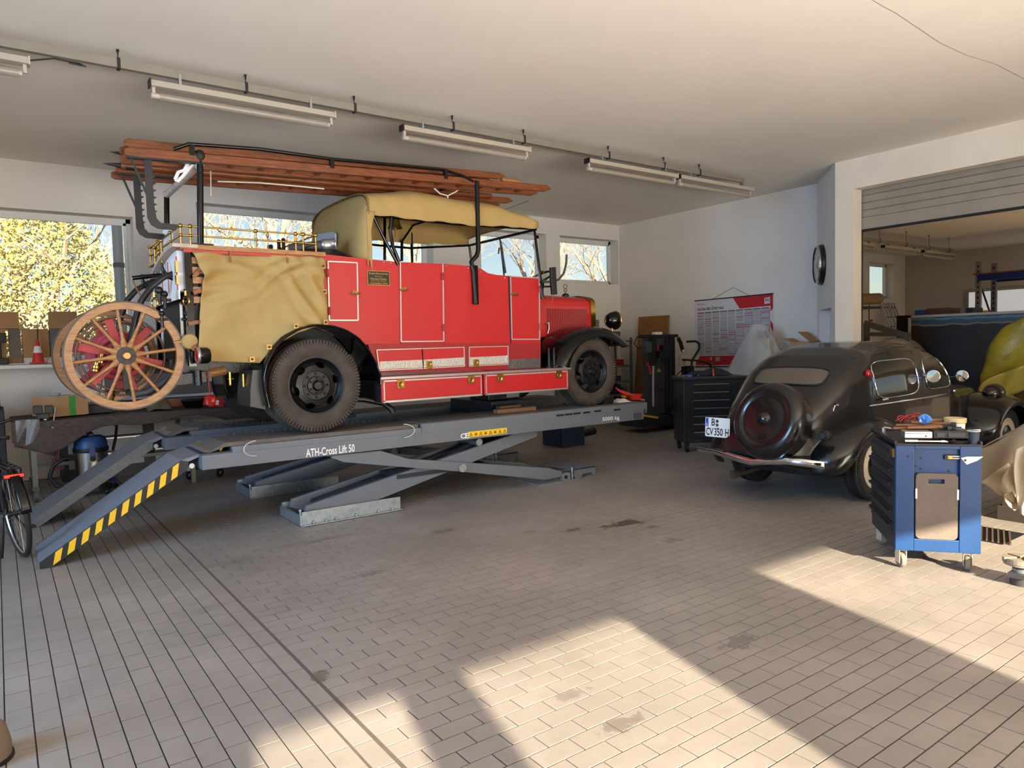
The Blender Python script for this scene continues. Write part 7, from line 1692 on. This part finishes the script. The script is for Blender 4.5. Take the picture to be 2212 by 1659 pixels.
MB().tube([bp(.05,-.08,.33), bp(-.02,-.12,.15), bp(-.10,-.16,.04)], .010, 8).build('kick_stand', black_paint, bk, smooth=50)
MB().tube([bp(.93,-.28,1.05), bp(.95,-.12,1.0), bp(.95,.12,1.0), bp(.93,.28,1.05)], .014, 8).build('handlebar', black_paint, bk, smooth=50)
# beige post foot at the lower left edge
p = at(2, 1659, Z=0); rp_ = thing('rounded_bollard', 'beige rounded bollard foot at the lower left corner', 'bollard', (p.x-.07, p.y+.05, 0)); MB().lathe((p.x-.06,p.y+.1,0),(0,0,1),[(.10,0),(.10,.06),(.085,.13),(.05,.17),(.001,.18)],22).build('foot', M('bollard_beige', (120,104,88), .6), rp_, smooth=50); MB().lathe((p.x-.06,p.y+.1,0),(0,0,1),[(.108,0),(.108,.012),(.10,.014)],22).build('base_ring', dark_steel, rp_, smooth=50)
# ------------------------------------------------------------------ hall beyond the gateway
HP = 13.6
a0, a1 = at(1963,682,X=HP), at(2320,662,X=HP)
bn = thing('printed_banner', 'large dark printed banner panel in a pale frame in the hall', 'banner', (HP, (a0.y+a1.y)/2, 0))
def banner_mat():
    m = bpy.data.materials.new('banner_print'); m.use_nodes = True; n = m.node_tree.nodes; l = m.node_tree.links; b = n['Principled BSDF']
    tc = n.new('ShaderNodeNewGeometry'); sx = n.new('ShaderNodeSeparateXYZ'); l.new(tc.outputs['Position'], sx.inputs[0])
    nz = n.new('ShaderNodeTexNoise'); nz.inputs['Scale'].default_value = 2.2; nz.inputs['Detail'].default_value = 5; l.new(tc.outputs['Position'], nz.inputs['Vector'])
    ad = n.new('ShaderNodeMath'); ad.operation = 'MULTIPLY_ADD'; l.new(nz.outputs['Fac'], ad.inputs[0]); ad.inputs[1].default_value = .18; l.new(sx.outputs['Z'], ad.inputs[2])
    mr = n.new('ShaderNodeMapRange'); mr.inputs[1].default_value = a0.z-.16; mr.inputs[2].default_value = a0.z+.13; l.new(ad.outputs[0], mr.inputs[0])
    r = n.new('ShaderNodeValToRGB'); e = r.color_ramp.elements
    e[0].position = .0; e[0].color = (*lin((40,36,36)), 1); e[1].position = 1.; e[1].color = (*lin((60,88,110)), 1)
    for pos, c in ((.16,(44,40,40)),(.22,(150,136,120)),(.30,(70,84,96)),(.5,(58,92,114)),(.62,(130,140,144)),(.7,(60,96,120))):
        q = e.new(pos); q.color = (*lin(c), 1)
    l.new(mr.outputs[0], r.inputs['Fac']); l.new(r.outputs['Color'], b.inputs['Base Color']); b.inputs['Roughness'].default_value = .45
    return m
MB().box(HP, HP+.02, a1.y, a0.y, .1, a0.z-.03).build('print', banner_mat(), bn)
fm_ = M('banner_frame', (196,190,180), .4)
MB().box(HP-.02, HP+.04, a0.y-.045, a0.y, 0, a0.z).build('frame_post', fm_, bn); MB().box(HP-.02, HP+.04, a1.y, a0.y, a0.z-.04, a0.z).build('frame_rail', fm_, bn); MB().box(HP-.02, HP+.04, a1.y, a1.y+.045, 0, a0.z).build('frame_post', fm_, bn)
MB().box(HP, HP+.25, a0.y-.2, a0.y-.1, 0, .1).box(HP, HP+.25, a1.y+.1, a1.y+.2, 0, .1).build('foot', fm_, bn)
# yellow plastic sheeting over a tall load
yf = M('yellow_film', (170,156,42), .35, alpha=.95, bump=1., bs=11, var=.25, vs=3, rgb2=(120,110,40))
YX = 11.6
yl = thing('yellow_sheeted_load', 'tall load shrouded in yellow plastic sheeting behind the black saloon', 'covered goods', (YX+.4, 4.0, 0))
prof = [((2222,672),0.),((2200,690),0.),((2160,712),0),((2150,735),0),((2136,765),0),((2128,792),0),((2112,822),0),((2116,850),0),((2118,875),0),((2122,960),0)]
pts_ = [at(a[0], a[1], X=YX) for a, _ in prof]
def yel(u, v):
    i = v*(len(pts_)-1); k = min(int(i), len(pts_)-2); p = pts_[k].lerp(pts_[k+1], i-k)
    g = u*PI*1.1-.3; w = .75+.3*v
    return V(YX+w*(1-math.cos(g))*.55+.05*math.sin(8*v+6*u), p.y-(math.sin(g)*0+u*1.5)-.05*math.sin(9*u+12*v)*.6, max(.05, p.z+.06*math.sin(7*u+3*v)-(.5*max(0,u-.6)*(1-v))))
MB().grid(yel, 34, 30).build('sheeting', yf, yl, smooth=60, solid=.004)
q = [at(a, c, X=YX-.12) for a, c in ((2114,832),(2148,800),(2212,786),(2225,800),(2190,835),(2160,868))]
def lap(u, v):
    a = at(2114+105*u, 838-50*u**.6, X=YX-.1); c = at(2120+100*u, 880-40*u, X=YX-.02); return a.lerp(c, v)+V(-.03*math.sin(9*u+4*v),0,0)
MB().grid(lap, 18, 10).build('overlap', M('yellow_film_pale', (186,174,84), .35, bump=.5, bs=9), yl, smooth=60, solid=.004)
MB().box(YX+.15, YX+1.2, 2.6, 4.4, 0, 1.0).build('core', M('core_grey', (90,84,60), .9), yl)
# pallet racking
RXp = 20.0; r0 = at(2112, 650, X=RXp); r1y = r0.y-4.0
rk2 = thing('pallet_racking', 'pallet racking with blue beams and punched uprights in the hall', 'racking', (RXp, r0.y-2, 0))
zt2 = at(2112, 565, X=RXp).z
for y in (r0.y, r1y):
    for x in (RXp, RXp+.95): 
        u_ = MB().box(x, x+.09, y-.06, y+.06, 0, zt2).build('upright', M('upright_galv', (136,136,138), .5, metal=.5), rk2)
        hm = MB().box(-.002,.002,-.018,.018,-.03,.03).mesh('punch_hole', black_matt)
        for i in range(16): inst('punch_hole', hm, (x-.001, y, zt2-.12-i*.13), u_)
    MB().bar((RXp+.05,y,zt2-.3),(RXp+.95,y,zt2-.3),.03,.04).bar((RXp+.05,y,zt2-.45),(RXp+.95,y,zt2-1.5),.03,.04).build('brace', dark_steel, rk2)
for py in (590, 676):
    z = at(2150, py, X=RXp).z
    for x in (RXp-.03, RXp+.98): MB().box(x, x+.05, r1y, r0.y, z-.16, z).build('beam', blue_dark, rk2)
    MB().box(RXp-.05, RXp+1.05, r1y-.1, r0.y+.1, z, z+.03).build('shelf_board', wood_old, rk2)
p = at(2118, 668, X=RXp-.04); MB().box(RXp-.035, RXp-.03, p.y-.18, p.y+.0, p.z-.10, p.z-.03).build('load_label', yellow_paint, rk2)
# window behind the racking in the far wall: pane set to glow in place of daylight
pa, pb = at(2095, 632, X=23.97), at(2300, 690, X=23.97)
fwn = struct(MB().box(23.93, 24.0, pb.y-3, pa.y+.1, pb.z-.6, pa.z+.08).build('window_7', M('hall_frame', (150,146,140), .6)))
MB().box(23.90, 23.93, pb.y-2.9, pa.y, pb.z-.5, pa.z).build('pane', M('glowing_pane', (216,218,220), .5, emit=.55), fwn)
# aluminium ladders leaning at the back wall of the hall, wooden roll, angle frame, boxes
for k, (px, lab) in enumerate(((1912,'left folded aluminium ladder at the hall back wall'), (1928,'right folded aluminium ladder at the hall back wall'))):
    yb = 10.9; t0, b0_ = at(px-3, 654, Y=yb), at(px+10, 712, Y=yb)
    t = thing('aluminium_ladder', lab, 'ladder', (b0_.x, yb, 0), group='aluminium ladders in the hall')
    w_ = .34
    d = (b0_-t0); s_ = t0.z/(t0.z-b0_.z); foot = t0+d*s_; foot.z = 0
    for x in (-.18, .0, .16): MB().bar(t0+V(x,0,0), foot+V(x,-.35,0), .05, .03, (0,1,0)).build('stile', alu, t)
    for i in range(9):
        f = (i+.5)/9; c = t0.lerp(foot+V(0,-.35,0), f); MB().cyl(c+V(-.2,0,0), c+V(.18,0,0), .016, n=8).build('rung', dark_steel, t)
p0, p1 = at(1872, 656, Y=10.7), at(1898, 652, Y=10.7); rl_ = thing('wrapped_roll', 'wrapped brown roll high on the hall back wall', 'roll', (p0.x, 10.7, p0.z-.15)); MB().cyl((p0.x-1.2,10.7,p0.z+.08),(p1.x,10.7,p1.z+.1),.16,n=18).build('roll', M('roll_tan', (160,134,100), .8, var=.1, vs=5), rl_, smooth=40)
MB().tube([at(a, c, Y=10.6) for a, c in ((1896,640),(1901,644),(1902,660),(1905,676),(1908,690))], .02, 6).build('film', M('film_soft', (196,200,206), .2, alpha=.38), rl_)
MB().box(p0.x-1.2,p1.x,10.6,11.2,p0.z-.14,p0.z-.08).build('bracket', dark_steel, rl_)
af = thing('steel_frame', 'grey steel angle frame standing behind the saloon roof', 'frame', (13.0, 6.0, 0)); m_ = M('frame_olive', (96,92,84), .55, metal=.3)
P_ = lambda px, py: at(px, py, X=12.6)
MB().bar(P_(1872,698), P_(1872,735)-V(0,0,1.2), .08, .08).build('post', m_, af); MB().bar(P_(1868,698), P_(1964,728), .06, .10).build('diagonal', m_, af); MB().bar(P_(1868,722), P_(1964,722), .06, .07).build('rail', m_, af); MB().bar(P_(1958,722), P_(1958,735)-V(0,0,1.2), .08, .08).build('post', m_, af)
a = at(1870, 728, X=12.2); wcar = thing('pale_car', 'pale car roof just visible behind the saloon roof', 'car', (12.5, a.y-.4, 0))
MB().grid(lambda u, v: V(11.7+1.6*v, at(1866+70*u, 700, X=11.7).y, max(.3,at(1880,728,X=11.7).z-.03-.35*abs(2*u-.65)**2.2-.25*abs(2*v-1)**3)), 18, 14).build('roof', M('car_silver', (150,146,140), .3, metal=.4), wcar, smooth=60, solid=.01)
MB().box(11.8, 13.3, at(1930,728,X=11.7).y, at(1868,728,X=11.7).y, 0, 1.2).build('body', M('car_silver', (150,146,140), .3, metal=.4), wcar, bevel=.05)
db = thing('dark_bin', 'black container behind the banner frame in the hall', 'container', (15.5, 7.9, 0)); q0, q1 = at(1936,682,X=16), at(1966,682,X=16); MB().box(16, 17.5, q1.y-.6, q0.y, 0, q0.z).build('bin', black_matt, db, bevel=.02)
zt3 = a0.z
for k, (px0, px1, h_, cc, lab) in enumerate(((1978,2003,.10,(46,84,150),'blue box lying on the banner top edge in the hall'), (2003,2055,.12,(92,66,48),'brown flat carton lying behind the banner top edge'), (2088,2103,.10,(30,30,32),'pair of dark cans behind the banner top edge'))):
    y0_, y1_ = at(px1, 680, X=13.9).y, at(px0, 680, X=13.9).y
    tag(MB().box(13.85, 14.3, y0_, y1_, zt3-.02, zt3+h_).build('stored_case', M('hall_box_%d' % k, cc, .7), bevel=.01), lab, 'box')
tbh = thing('hall_table', 'dark shelf carrying boxes behind the banner', 'shelf', (14.1, 5.0, 0)); MB().box(13.7, 14.5, at(2110,680,X=13.9).y, at(1970,680,X=13.9).y, zt3-.07, zt3-.02).build('board', M('board_dark', (60,50,44), .8), tbh)
for y in (at(2105,680,X=13.9).y, at(1975,680,X=13.9).y): MB().box(13.75, 14.45, y-.03, y+.03, 0, zt3-.07).build('leg', dark_steel, tbh)
sgn = thing('red_sign', 'small red fire sign on the hall back wall', 'sign', (at(1884,697,Y=11.2).x, 11.22, at(1884,700,Y=11.2).z)); p = at(1884,697,Y=11.2); MB().box(p.x-.07,p.x+.07,11.215,11.23,p.z-.1,p.z+.1).build('plate', M('sign_red', (170,30,30), .5), sgn); MB().box(p.x-.04,p.x+.04,11.213,11.215,p.z-.05,p.z+.04).build('symbol', letter_white, sgn); MB().cyl((p.x-.14,11.22,p.z),(p.x-.14,11.22,p.z+.9),.012,n=8).build('riser_pipe', M('pipe_red', (130,50,50), .5), sgn)
